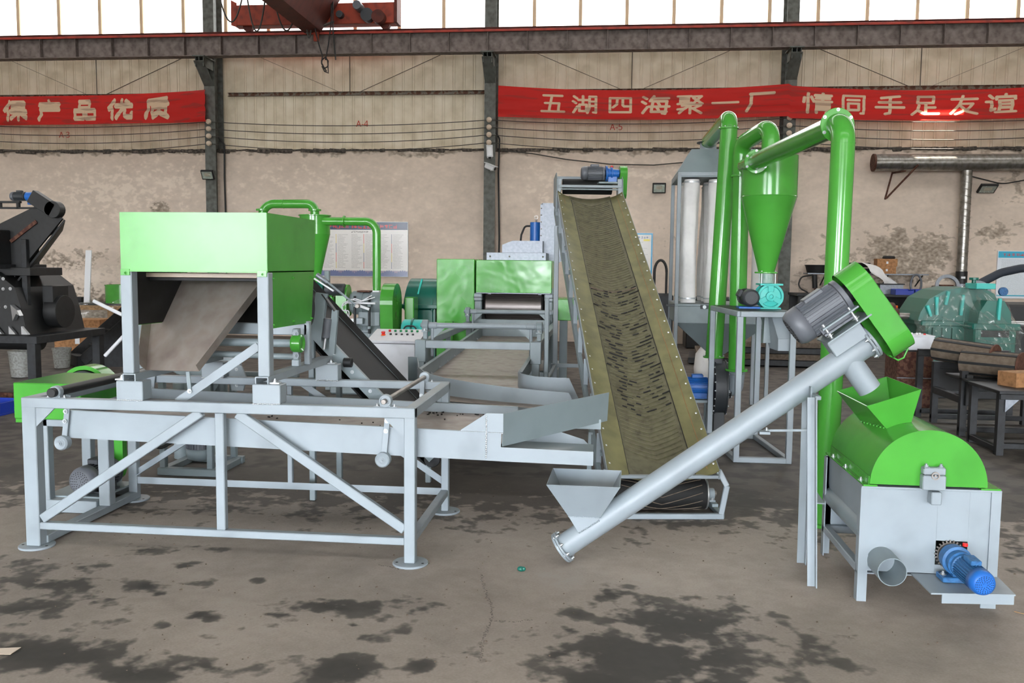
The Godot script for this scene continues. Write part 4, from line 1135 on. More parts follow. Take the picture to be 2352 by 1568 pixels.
	for sg: float in [-1.0, 1.0]:
		part(t, "foot_post", mb().beam(f.call(sg * 0.378, 0.03, 0), f.call(sg * 0.41, 0.216, 0), 0.035, 0.035, V(0, 0, 1)), M.grey)
		part(t, "foot_post", mb().beam(f.call(sg * 0.41, 0.212, 0), f.call(sg * 0.36, 0.31, -0.02), 0.035, 0.04, V(0, 0, 1)), M.grey)
		part(t, "foot_rail", mb().beam(f.call(sg * 0.385, 0.017, 0), f.call(sg * 0.385, 0.017, -0.75), 0.035, 0.035), M.grey2)
		part(t, "foot_post", mb().beam(f.call(sg * 0.385, 0.017, -0.73), f.call(sg * 0.375, 0.42, -0.73), 0.035, 0.035, V(0, 0, 1)), M.grey2)
		bearing(t, f.call(sg * 0.335, 0.137, -0.10), s, 0.036, M.grey, 2.6)
		part(t, "bearing_seat", mb().beam(f.call(sg * 0.345, 0.08, -0.02), f.call(sg * 0.345, 0.08, -0.20), 0.04, 0.02), M.grey2)
	var dr := part(t, "tail_drum", mb().cyl(f.call(-0.29, 0.137, -0.10), f.call(0.295, 0.137, -0.10), 0.098, 40), M.rubber)
	part(dr, "drum_end", mb().cyl(f.call(0.29, 0.137, -0.10), f.call(0.303, 0.137, -0.10), 0.100, 40), M.bright_steel)
	part(dr, "drum_shaft", mb().cyl(f.call(-0.38, 0.137, -0.10), f.call(0.37, 0.137, -0.10), 0.018, 16), M.steel)
	for i in 12:
		var c2 := mb()
		for sg: float in [-1.0, 1.0]:
			for k in 5:
				var u0 := sg * 0.26 * k / 5.0; var u1 := sg * 0.26 * (k + 1) / 5.0
				var a0 := TAU * i / 12 + absf(u0) * 3.2; var a1 := TAU * i / 12 + absf(u1) * 3.2
				var fw := V(-s.z, 0, s.x)
				var p0: Vector3 = f.call(u0, 0.137, -0.10) + (fw * cos(a0) + V(0, 1, 0) * sin(a0)) * 0.099
				var p1: Vector3 = f.call(u1, 0.137, -0.10) + (fw * cos(a1) + V(0, 1, 0) * sin(a1)) * 0.099
				c2.beam(p0, p1, 0.004, 0.004)
		part(dr, "drum_rib", c2, M.dusty_rotor)
	# head: roller, frame, gear motor under a green guard
	var hx := func(x: float, l: float, h: float) -> Vector3: return e + s * x + V(0, h, 0) + V(-s.z, 0, s.x) * -l
	part(t, "head_roller", mb().cyl(hx.call(-0.28, 0.22, 0.10), hx.call(0.27, 0.22, 0.10), 0.085, 32), M.rubber)
	for sg: float in [-1.0, 1.0]:
		part(t, "head_post", mb().beam(hx.call(sg * 0.345, 0.02, -0.05), hx.call(sg * 0.33, 0.02, 0.17), 0.05, 0.05, V(0, 0, 1)), M.grey)
		part(t, "head_plate", mb().plate([hx.call(sg * 0.36, -0.06, -0.20), hx.call(sg * 0.36, 0.42, -0.10), hx.call(sg * 0.36, 0.45, 0.2), hx.call(sg * 0.36, 0.1, 0.24), hx.call(sg * 0.36, -0.02, 0.16)], 0.008), M.grey2)
	part(t, "head_bar", mb().beam(hx.call(-0.34, 0.0, 0.085), hx.call(0.35, 0.0, 0.085), 0.03, 0.03), M.grey)
	part(t, "head_bar", mb().beam(hx.call(-0.32, 0.02, 0.055), hx.call(0.33, 0.02, 0.055), 0.03, 0.014), M.grey2)
	part(t, "head_bar", mb().beam(hx.call(-0.34, 0.40, 0.205), hx.call(0.36, 0.40, 0.205), 0.05, 0.045), M.grey)
	part(t, "motor_seat", mb().beam(hx.call(0.10, 0.12, 0.13), hx.call(0.37, 0.12, 0.13), 0.22, 0.02), M.grey2)
	var ma: Vector3 = hx.call(-0.085, 0.12, 0.24); var mbb: Vector3 = hx.call(0.185, 0.12, 0.24)
	motor(t, ma, mbb, 0.076, M.motor, M.motor, V(0, 1, 0), false)
	var gb := mb()
	gb.lathe(mbb, s, [Vector2(0, 0), Vector2(0.085, 0), Vector2(0.085, 0.018), Vector2(0.062, 0.022), Vector2(0.058, 0.055), Vector2(0.07, 0.06), Vector2(0.07, 0.075), Vector2(0.05, 0.08), Vector2(0.045, 0.15), Vector2(0, 0.15)], 26)
	gb.box(mbb + s * 0.08 + V(0, -0.07, 0), V(0.10, 0.07, 0.10), MB.frame(V(0, 0, 1)))
	part(t, "gearbox", gb, M.blue)
	part(t, "oil_plug", mb().cyl(mbb + s * 0.07 + V(0, 0.06, 0), mbb + s * 0.07 + V(0, 0.085, 0), 0.014, 12), M.red)
	var gp := PackedVector2Array()
	for i in 13: gp.append(Vector2(0.085 * cos(PI * i / 12), 0.085 * sin(PI * i / 12)))
	for i in 13: gp.append(Vector2(0.02 + 0.065 * cos(PI + PI * i / 12), -0.21 + 0.065 * sin(PI + PI * i / 12)))
	part(t, "chain_guard", mb().extrude(gp, mbb + s * 0.155, mbb + s * 0.235), M.green)
	# legs
	for sg: float in [-1.0, 1.0]:
		var p: Vector3 = e + s * sg * 0.34
		part(t, "leg", mb().bb(V(p.x - 0.025, 0, -9.62), V(p.x + 0.025, 2.02, -9.57)), M.grey)
		part(t, "leg", mb().bb(V(p.x - 0.02, 0, -8.2), V(p.x + 0.02, 1.30, -8.16)), M.grey2)
		part(t, "brace", mb().bb(V(p.x - 0.015, 0.50, -9.6), V(p.x + 0.015, 0.535, -8.18)), M.grey2)
	part(t, "brace", mb().bb(V(e.x - 0.38, 0.50, -9.6), V(e.x + 0.38, 0.54, -9.57)), M.grey)

# ---------- screw conveyor ----------
func screw_conveyor() -> void:
	var t := thing("screw_conveyor", "light grey tube screw conveyor lying diagonally, square inlet hopper at its foot", "conveyor", V(0.5, 0, -4.7))
	var z := -4.70
	var A := V(-0.205, 0.088, z); var B := V(1.335, 1.222, z)
	var u := (B - A).normalized()
	var w := V(-u.y, u.x, 0)
	part(t, "tube", mb().lathe(A, u, [Vector2(0, 0), Vector2(0.064, 0), Vector2(0.064, A.distance_to(B)), Vector2(0, A.distance_to(B))], 40), M.grey)
	for e in [[A, 1.0], [B, 1.0]]:
		flange(t, e[0] + u * -0.002, u, 0.088, 0.012, M.grey, 8, 0.009, true)
		flange(t, e[0] + u * (-0.016 if e[0] == A else 0.014), u, 0.088, 0.014, M.grey, 0)
	# inlet hopper
	var y1 := 0.47; var y2 := 0.272
	var top := [V(-0.290, y1, -4.51), V(0.086, y1, -4.51), V(0.100, y1, -4.89), V(-0.280, y1, -4.89)]
	var low := [V(-0.177, y2, -4.635), V(-0.013, y2, -4.635), V(-0.013, y2, -4.765), V(-0.177, y2, -4.765)]
	for i in 4:
		part(t, "hopper_side", mb().plate([top[i], top[(i + 1) % 4], low[(i + 1) % 4], low[i]], 0.004), M.grey)
	var nk := mb()
	nk.plate([V(-0.177, y2, -4.635), V(-0.013, y2, -4.635), V(-0.03, 0.25, -4.635), V(-0.122, 0.185, -4.635)], 0.004)
	nk.plate([V(-0.177, y2, -4.765), V(-0.013, y2, -4.765), V(-0.03, 0.25, -4.765), V(-0.122, 0.185, -4.765)], 0.004)
	nk.plate([low[0], low[3], V(-0.122, 0.185, -4.765), V(-0.122, 0.185, -4.635)], 0.004)
	part(t, "hopper_neck", nk, M.grey)
	var wb := mb()
	for i in 16: wb.ball(V(lerpf(-0.177, -0.013, i / 15.0), y2, -4.632), V(0.006, 0.003, 0.003), 4)
	for i in 12: wb.ball(V(lerpf(-0.12, -0.02, i / 11.0), lerpf(0.187, 0.255, i / 11.0), -4.632), V(0.006, 0.004, 0.004), 4)
	part(t, "weld_bead", wb, M.grey)
	# outlet spout
	var oc := V(1.238, 1.135, z)
	part(t, "outlet_spout", mb().lathe(oc, -w, [Vector2(0.055, 0.19), Vector2(0.055, 0.0), Vector2(0.059, 0.0), Vector2(0.059, 0.19), Vector2(0.055, 0.19)], 32), M.grey)
	# saddle, plates, studs, motor
	var sd := mb()
	sd.box(V(1.212, 1.245, z), V(0.13, 0.10, 0.19), Basis(V(0, 0, 1), w, V(0, 0, 1).cross(w)))
	part(t, "saddle", sd, M.grey)
	var q := Basis(u, w, u.cross(w))
	var p2 := part(t, "mounting_plate", mb().box(V(1.208, 1.298, z), V(0.255, 0.009, 0.24), q), M.grey2)
	var p1 := part(t, "mounting_plate", mb().box(V(1.165, 1.350, z), V(0.21, 0.009, 0.22), q), M.grey2)
	for a in [-0.075, 0.075]:
		for b in [-0.085, 0.085]:
			var c: Vector3 = V(1.187, 1.30, z) + u * a + V(0, 0, b)
			part(p2, "stud", mb().cyl(c - w * 0.015, c + w * 0.075, 0.008, 10).hexbolt(c + w * 0.006, w, 0.013), M.bolt)
	var md := V(1.218, 1.472, z)
	motor(t, md - u * 0.335, md, 0.098, M.motor, M.motor, w, true, 0.0)
	# belt guard: flat-sided oblong can, open towards the motor
	var c1 := V(1.232, 1.478, z); var c2 := V(1.398, 1.252, z)
	var rim: Array = []
	var half := 30
	for i in half + 1: rim.append([c1, PI * i / half])
	for i in half + 1: rim.append([c2, PI + PI * i / half])
	var pts: Array = []
	for r in rim: pts.append(r[0] + (V(0, 0, 1) * cos(r[1]) + w * sin(r[1])) * 0.118)
	pts.append(pts[0])
	var rows: Array = []
	for k in 2:
		var l: Array = []
		for p in pts: l.append(p + u * (-0.02 + k * 0.123))
		rows.append(l)
	var bg := mb()
	# rim faces
	for i in pts.size() - 1:
		var m0: Vector3 = (pts[i] + pts[i + 1]) * 0.5
		var cc: Vector3 = c1 if m0.distance_to(c1) < m0.distance_to(c2) else c2
		var out := (m0 - cc); out -= u * out.dot(u)
		bg.quad(rows[0][i], rows[0][i + 1], rows[1][i + 1], rows[1][i], out)
		bg.quad(rows[0][i] - out * 0.03, rows[0][i + 1] - out * 0.03, rows[1][i + 1] - out * 0.03, rows[1][i] - out * 0.03, -out)
	var cover: Array = []
	for p in pts.slice(0, -1): cover.append(p + u * 0.103)
	bg.plate(cover, 0.003)
	var gu := part(t, "belt_guard", bg, M.green)
	part(gu, "guard_strap", mb().pipe([c2 - w * 0.10 - u * 0.02, c2 - w * 0.145 + u * 0.0, c2 - w * 0.15 + u * 0.03, c2 - w * 0.122 + u * 0.075], 0.005, 6), M.green)
	part(t, "motor_pulley", mb().cyl(c1 - u * 0.03, c1 + u * 0.08, 0.05, 24), M.dark_steel)
	part(t, "screw_pulley", mb().cyl(c2 + u * 0.02, c2 + u * 0.08, 0.10, 28), M.dark_steel)
	# support posts
	part(t, "support_post", mb().extrude(angle2(0.04, 0.005), V(1.075, 0, -4.51), V(1.048, 0.955, -4.55), V(0, 0, 1)), M.grey)
	part(t, "support_post", mb().extrude(angle2(0.042, 0.005), V(1.10, 0, -4.87), V(1.085, 0.945, -4.83), V(0, 0, 1)), M.grey)
	part(t, "support_tie", mb().beam(V(1.09, 0.42, -4.53), V(1.11, 0.42, -4.85), 0.04, 0.006), M.grey2)
	part(t, "support_clip", mb().box(V(1.06, 0.952, -4.69), V(0.03, 0.02, 0.30)).bb(V(1.035, 0.94, -4.60), V(1.043, 1.0, -4.64)), M.grey2)
	var rd := part(t, "tie_rod", mb().beam(V(0.835, 0.752, -4.70), V(1.09, 0.762, -4.70), 0.008, 0.012), M.grey)
	part(rd, "clip", mb().bb(V(0.80, 0.738, -4.72), V(0.855, 0.752, -4.66)), M.grey)
	part(rd, "bolt", mb().hexbolt(V(0.84, 0.756, -4.69), V(0, 1, 0), 0.009), M.bolt)

# ---------- mixer on the right ----------
func mixer() -> void:
	var t := thing("fibre_mixer", "grey box mixer with a bright green half-round lid and inlet hopper, far right foreground", "mixer", V(1.55, 0, -4.7))
	var x0 := 1.227; var x1 := 1.866; var zf := -4.33; var zr := -5.06
	for p in [[x0, zf, 1, -1], [x1, zf, -1, -1], [x0, zr, 1, 1], [x1, zr, -1, 1]]:
		var sx: float = -p[2]; var sz: float = p[3]
		part(t, "leg", mb().extrude(PackedVector2Array([Vector2(0, 0), Vector2(sx * 0.045, 0), Vector2(sx * 0.045, sz * 0.006), Vector2(sx * 0.006, sz * 0.006), Vector2(sx * 0.006, sz * 0.05), Vector2(0, sz * 0.05)]), V(p[0], 0, p[1]), V(p[0], 0.555, p[1]), V(0, 0, 1)), M.grey)
	# end panels; the front one has a square opening
	var hx := [1.583, 1.727, 0.194, 0.312]
	var fp := mb()
	fp.bb(V(x0 + 0.01, 0.15, zf - 0.008), V(hx[0], 0.558, zf - 0.014))
	fp.bb(V(hx[1], 0.15, zf - 0.008), V(x1 - 0.01, 0.558, zf - 0.014))
	fp.bb(V(hx[0], hx[3], zf - 0.008), V(hx[1], 0.558, zf - 0.014), 0.0)
	fp.bb(V(hx[0], 0.15, zf - 0.008), V(hx[1], hx[2], zf - 0.014), 0.0)
	part(t, "end_panel", fp, M.grey)
	part(t, "end_panel", mb().bb(V(x0 + 0.01, 0.15, zr), V(x1 - 0.01, 0.558, zr + 0.006)), M.grey)
	# trough between the panels
	var tr: Array = []
	for k in 2:
		var l: Array = [V(x0 + 0.03, 0.556, lerpf(zf - 0.015, zr, k))]
		for i in 15:
			var an := PI + PI * i / 14
			l.append(V(1.53 + 0.27 * cos(an), 0.40 + 0.22 * sin(an), lerpf(zf - 0.015, zr, k)))
		l.append(V(x1 - 0.03, 0.556, lerpf(zf - 0.015, zr, k)))
		tr.append(l)
	part(t, "trough", mb().sheet(tr, 0.005), M.grey)
	part(t, "side_pipe", mb().cyl(V(1.275, 0.33, zf - 0.02), V(1.275, 0.33, zr), 0.05, 20), M.grey2)
	part(t, "rim", mb().bb(V(x0, 0.555, zf + 0.002), V(x1, 0.565, zf - 0.05)), M.grey)
	part(t, "bottom_rail", mb().extrude(angle2(0.04, 0.006), V(x1, 0.135, zf - 0.045), V(x0, 0.135, zf - 0.045)), M.grey)
	part(t, "bottom_rail", mb().bb(V(x0, 0.13, zr + 0.01), V(x1, 0.17, zr + 0.05)), M.grey)
	part(t, "bottom_rail", mb().bb(V(x0, 0.13, zf - 0.05), V(x0 + 0.04, 0.17, zr + 0.05)), M.grey)
	for i in 7: part(t, "rivet", mb().ball(V(x1 - 0.025, 0.20 + i * 0.055, zf - 0.006), V(0.006, 0.006, 0.004), 6), M.grey)
	# green lid
	var r := 0.267; var cy := 0.578; var cx := 1.530
	var arc: Array = []
	for i in 41: arc.append(Vector2(cx + r * cos(PI * i / 40), cy + r * sin(PI * i / 40)))
	var ld := mb()
	for i in 40:
		var a: Vector2 = arc[i]; var b: Vector2 = arc[i + 1]
		var na := V(a.x - cx, a.y - cy, 0).normalized(); var nb := V(b.x - cx, b.y - cy, 0).normalized()
		var k := ld.vert(V(a.x, a.y, zf + 0.004), na); ld.vert(V(b.x, b.y, zf + 0.004), nb); ld.vert(V(b.x, b.y, zr - 0.01), nb); ld.vert(V(a.x, a.y, zr - 0.01), na)
		ld.tri(k, k + 1, k + 2); ld.tri(k, k + 2, k + 3)
	var lid := part(t, "lid", ld, M.green)
	var ep: Array = []
	for a in arc: ep.append(V(a.x, a.y, zf + 0.006))
	part(lid, "lid_end", mb().plate(ep, 0.004), M.green)
	ep = []
	for a in arc: ep.append(V(a.x, a.y, zr - 0.012))
	part(lid, "lid_end", mb().plate(ep, 0.004), M.green)
	part(lid, "lid_flange", mb().bb(V(1.235, 0.5655, zf + 0.005), V(1.30, 0.5735, zr - 0.01)), M.green)
	part(lid, "lid_flange", mb().bb(V(1.77, 0.5655, zf + 0.005), V(1.86, 0.5735, zr - 0.01)), M.green)
	part(lid, "lid_flange", mb().bb(V(1.259, 0.5735, zf), V(1.263, 0.615, zr)), M.green)
	for i in 10: part(lid, "rivet", mb().ball(V(1.262, 0.60, zf - 0.04 - i * 0.068), V(0.005, 0.006, 0.006), 5), M.green)
	for z in [-4.42, -4.70, -4.95]: part(lid, "bolt", mb().hexbolt(V(1.248, 0.5735, z), V(0, 1, 0), 0.009), M.bolt)
	# inlet hopper
	var T := [V(1.285, 0.925, -4.50), V(1.535, 1.014, -4.50), V(1.50, 1.024, -4.92), V(1.245, 0.940, -4.92)]
	var D := [V(1.402, 0.802, -4.545), V(1.510, 0.838, -4.545), V(1.51, 0.838, -4.84), V(1.36, 0.785, -4.84)]
	var hp := part(t, "hopper", mb().plate([T[0], T[1], D[1], D[0]], 0.004), M.green)
	for i in range(1, 4): part(hp, "hopper_side", mb().plate([T[i], T[(i + 1) % 4], D[(i + 1) % 4], D[i]], 0.004), M.green)
	for i in 8:
		var p: Vector3 = (D[0] as Vector3).lerp(D[3], (i + 0.5) / 8.0) + V(-0.012, 0.006, 0)
		part(hp, "rivet", mb().ball(p, V(0.005, 0.005, 0.005), 5), M.green)
	part(hp, "throat", mb().bb(V(1.40, 0.74, -4.56), V(1.505, 0.80, -4.82)), M.black)
	# shaft bearing block
	var bb_ := part(t, "bearing_block", mb().bb(V(1.488, 0.568, zf + 0.055), V(1.593, 0.638, zf + 0.01)).bb(V(1.490, 0.641, zf + 0.053), V(1.591, 0.674, zf + 0.012)), M.grey)
	part(bb_, "shaft_end", mb().ring(V(1.543, 0.638, zf + 0.054), V(1.543, 0.638, zf + 0.060), 0.019, 0.013).cyl(V(1.543, 0.638, zf + 0.05), V(1.543, 0.638, zf + 0.058), 0.006, 10), M.steel)
	for x in [1.507, 1.574]: part(bb_, "bolt", mb().hexbolt(V(x, 0.674, zf + 0.033), V(0, 1, 0), 0.010), M.grey)
	part(bb_, "stop", mb().bb(V(1.532, 0.497, zf + 0.05), V(1.579, 0.558, zf + 0.0)), M.grey)
	# outlet pipe
	part(t, "outlet_pipe", mb().ring(V(1.335, 0.205, zf - 0.02), V(1.335, 0.205, -4.165), 0.066, 0.0625, 40), M.grey2)
	# shelf, sprocket and worn blue gear motor
	part(t, "motor_shelf", mb().plate([V(1.474, 0.146, zf), V(1.476, 0.146, -4.07), V(1.85, 0.146, -4.10), V(1.87, 0.146, zf)], 0.007), M.grey)
	part(t, "motor_shelf", mb().beam(V(1.53, 0.12, -4.09), V(1.85, 0.12, -4.115), 0.008, 0.045), M.grey)
	part(t, "shelf_leg", mb().bb(V(1.79, 0.0, zf + 0.01), V(1.86, 0.14, zf + 0.018)), M.grey)
	var sp := mb().cyl(V(1.645, 0.25, -4.335), V(1.645, 0.25, -4.325), 0.058, 32)
	for i in 24:
		var an := TAU * i / 24
		sp.box(V(1.645 + 0.062 * cos(an), 0.25 + 0.062 * sin(an), -4.33), V(0.014, 0.008, 0.006), Basis(V(0, 0, 1), an), 0.001)
	part(t, "sprocket", sp, M.steel)
	var gb := mb()
	gb.lathe(V(1.648, 0.248, -4.315), V(0.03, -0.04, 1), [Vector2(0, 0), Vector2(0.05, 0), Vector2(0.062, 0.01), Vector2(0.064, 0.05), Vector2(0.068, 0.052), Vector2(0.068, 0.068), Vector2(0.055, 0.072), Vector2(0.055, 0.10), Vector2(0.06, 0.102), Vector2(0.06, 0.115), Vector2(0, 0.115)], 28)
	gb.box(V(1.65, 0.165, -4.25), V(0.15, 0.025, 0.09))
	gb.box(V(1.65, 0.19, -4.25), V(0.05, 0.06, 0.06))
	var gx := part(t, "gearbox", gb, M.blue_worn)
	for x in [1.59, 1.71]: part(gx, "bolt", mb().hexbolt(V(x, 0.178, -4.25), V(0, 1, 0), 0.010), M.bolt)
	motor(t, V(1.668, 0.226, -3.985), V(1.655, 0.240, -4.215), 0.057, M.blue_worn, M.blue, V(0, 1, 0), false)
	part(t, "bolt_cap", mb().cyl(V(1.69, 0.31, -4.27), V(1.69, 0.325, -4.27), 0.012), M.red)

# ---------- rear vibrating screen ----------
func rear_screen() -> void:
	var t := thing("vibrating_screen", "second grey vibrating screen with a curved discharge lip, running back to the roller mill", "screen table", V(-1.18, 0, -9.4))
	var x0 := -1.765; var x1 := -0.59; var zf := -8.10; var zr := -11.1
	for x in [x0 + 0.05, x1 - 0.05]:
		part(t, "post_cap", mb().bb(V(x - 0.05, 0.69, zf), V(x + 0.05, 0.895, zf - 0.09)), M.grey2)
		for z in [zf - 0.045, zr + 0.05]: part(t, "leg", mb().bb(V(x - 0.035, 0, z - 0.035), V(x + 0.035, 0.80, z + 0.035)), M.grey2)
		part(t, "top_rail", mb().bb(V(x - 0.035, 0.815, zf - 0.05), V(x + 0.035, 0.885, zr)), M.grey2)
		part(t, "bottom_rail", mb().bb(V(x - 0.03, 0.10, zf - 0.05), V(x + 0.03, 0.15, zr)), M.grey2)
		part(t, "upright", mb().bb(V(x - 0.025, 0.15, -9.6), V(x + 0.025, 0.82, -9.55)), M.grey2)
	part(t, "cross_rail", mb().bb(V(x0 + 0.1, 0.82, zf - 0.005), V(x1 - 0.1, 0.889, zf - 0.08)), M.grey)
	part(t, "cross_rail", mb().bb(V(x0 + 0.1, 0.82, zr), V(x1 - 0.1, 0.915, zr + 0.05)), M.grey2)
	part(t, "cross_rail", mb().bb(V(x0 + 0.1, 0.10, zf - 0.01), V(x1 - 0.1, 0.15, zf - 0.07)), M.grey2)
	for z in [zf - 0.25, zr + 0.15]:
		var sh := part(t, "swing_shaft", mb().cyl(V(x0 + 0.03, 1.015, z), V(x1 - 0.0, 1.02, z), 0.026, 18), M.grey)
		part(sh, "sleeve", mb().cyl(V(x0 + 0.08, 1.015, z), V(x0 + 0.16, 1.015, z), 0.031).cyl(V(x1 - 0.16, 1.02, z), V(x1 - 0.08, 1.02, z), 0.031), M.grey)
		for x in [x0 + 0.05, x1 - 0.035]:
			bearing(t, V(x, 1.017, z), V(1, 0, 0), 0.052, M.grey2, 2.4)
			part(t, "bearing_stem", mb().bb(V(x - 0.02, 0.885, z - 0.03), V(x + 0.02, 0.965, z + 0.03)), M.grey2)
		for s: float in [-1.0, 1.0]:
			var x := x0 + 0.115 if s < 0 else x1 - 0.115
			part(t, "hanger", mb().cyl(V(x, 1.01, z + 0.0), V(x, 0.72, z), 0.016, 12), M.grey)
			part(t, "gusset", mb().plate([V(x, 1.0, z), V(x - s * 0.13, 1.0, z), V(x, 0.88, z)], 0.008), M.grey2)
	# tray: deck, side walls, rear wall
	var xa := -1.555; var xb := -0.70
	var y := func(z: float) -> float: return 0.70 - (z + 11.1) * 0.028
	for x in [xa, xb]:
		part(t, "tray_side", mb().plate([V(x, y.call(zr) + 0.12, zr), V(x, y.call(-7.3) + 0.12, -7.3), V(x, y.call(-7.3) - 0.02, -7.3), V(x, y.call(zr) - 0.02, zr)], 0.01), M.grey2)
		part(t, "tray_flange", mb().beam(V(x, y.call(zr) + 0.12, zr), V(x, y.call(-7.3) + 0.12, -7.3), 0.035, 0.006), M.grey2)
		for i in 9: part(t, "bolt", mb().hexbolt(V(x + (0.006 if x == xa else -0.006), y.call(-7.4 - i * 0.4) + 0.015, -7.4 - i * 0.4), V(1 if x == xa else -1, 0, 0), 0.01), M.bolt)
	part(t, "tray_end", mb().bb(V(xa, y.call(zr) - 0.02, zr), V(xb, y.call(zr) + 0.12, zr + 0.01)), M.grey2)
	for k in 4:
		var z1 := lerpf(zr, -7.3, k / 4.0); var z2 := lerpf(zr, -7.3, (k + 1) / 4.0) - 0.006
		part(t, "deck_plate", mb().plate([V(xa, y.call(z1), z1), V(xb, y.call(z1), z1), V(xb, y.call(z2), z2), V(xa, y.call(z2), z2)], 0.006), M.chute_steel)
	part(t, "deck_lip", mb().plate([V(xa, y.call(-7.3), -7.3), V(xb, y.call(-7.3), -7.3), V(-0.20, 0.535, -6.75), V(-0.25, 0.54, -6.45), V(-1.38, 0.60, -6.45)], 0.005), M.chute_steel)
	# curved discharge walls: the near wall sweeps right, the far one curls round the tray end
	var near: Array = []
	var P := [[-1.60, -7.45, 0.80, 0.60], [-1.555, -7.28, 0.78, 0.59], [-1.50, -7.05, 0.762, 0.57], [-1.40, -6.82, 0.752, 0.55], [-1.22, -6.66, 0.735, 0.52], [-1.0, -6.60, 0.712, 0.50], [-0.75, -6.58, 0.688, 0.48], [-0.5, -6.58, 0.668, 0.47], [-0.268, -6.60, 0.653, 0.47]]
	for k in 2:
		var l: Array = []
		for p in P: l.append(V(p[0], p[2 + k], p[1]))
		near.append(l)
	part(t, "discharge_wall", mb().sheet(near, 0.005), M.grey)
	part(t, "discharge_wall", mb().plate([V(-0.268, 0.653, -6.60), V(-0.24, 0.60, -6.60), V(-0.24, 0.47, -6.60), V(-0.268, 0.47, -6.60)], 0.005), M.grey)
	var far: Array = []
	var Q := [[-0.705, -7.55, 0.72], [-0.715, -7.40, 0.722], [-0.712, -7.27, 0.722], [-0.685, -7.16, 0.722], [-0.63, -7.09, 0.720], [-0.55, -7.05, 0.712], [-0.43, -7.03, 0.710], [-0.285, -7.03, 0.708]]
	for k in 2:
		var l: Array = []
		for p in Q: l.append(V(p[0], p[2] - k * 0.19, p[1]))
		far.append(l)
	part(t, "discharge_wall", mb().sheet(far, 0.005), M.grey)
	part(t, "discharge_wall", mb().plate([V(-0.285, 0.708, -7.03), V(-0.20, 0.53, -7.03), V(-0.285, 0.52, -7.03)], 0.005), M.grey)
	part(t, "discharge_curl", mb().sheet([[V(-1.60, 0.80, -7.45), V(-1.635, 0.81, -7.42), V(-1.66, 0.815, -7.36)], [V(-1.60, 0.60, -7.45), V(-1.635, 0.60, -7.42), V(-1.66, 0.60, -7.36)]], 0.004), M.grey2)

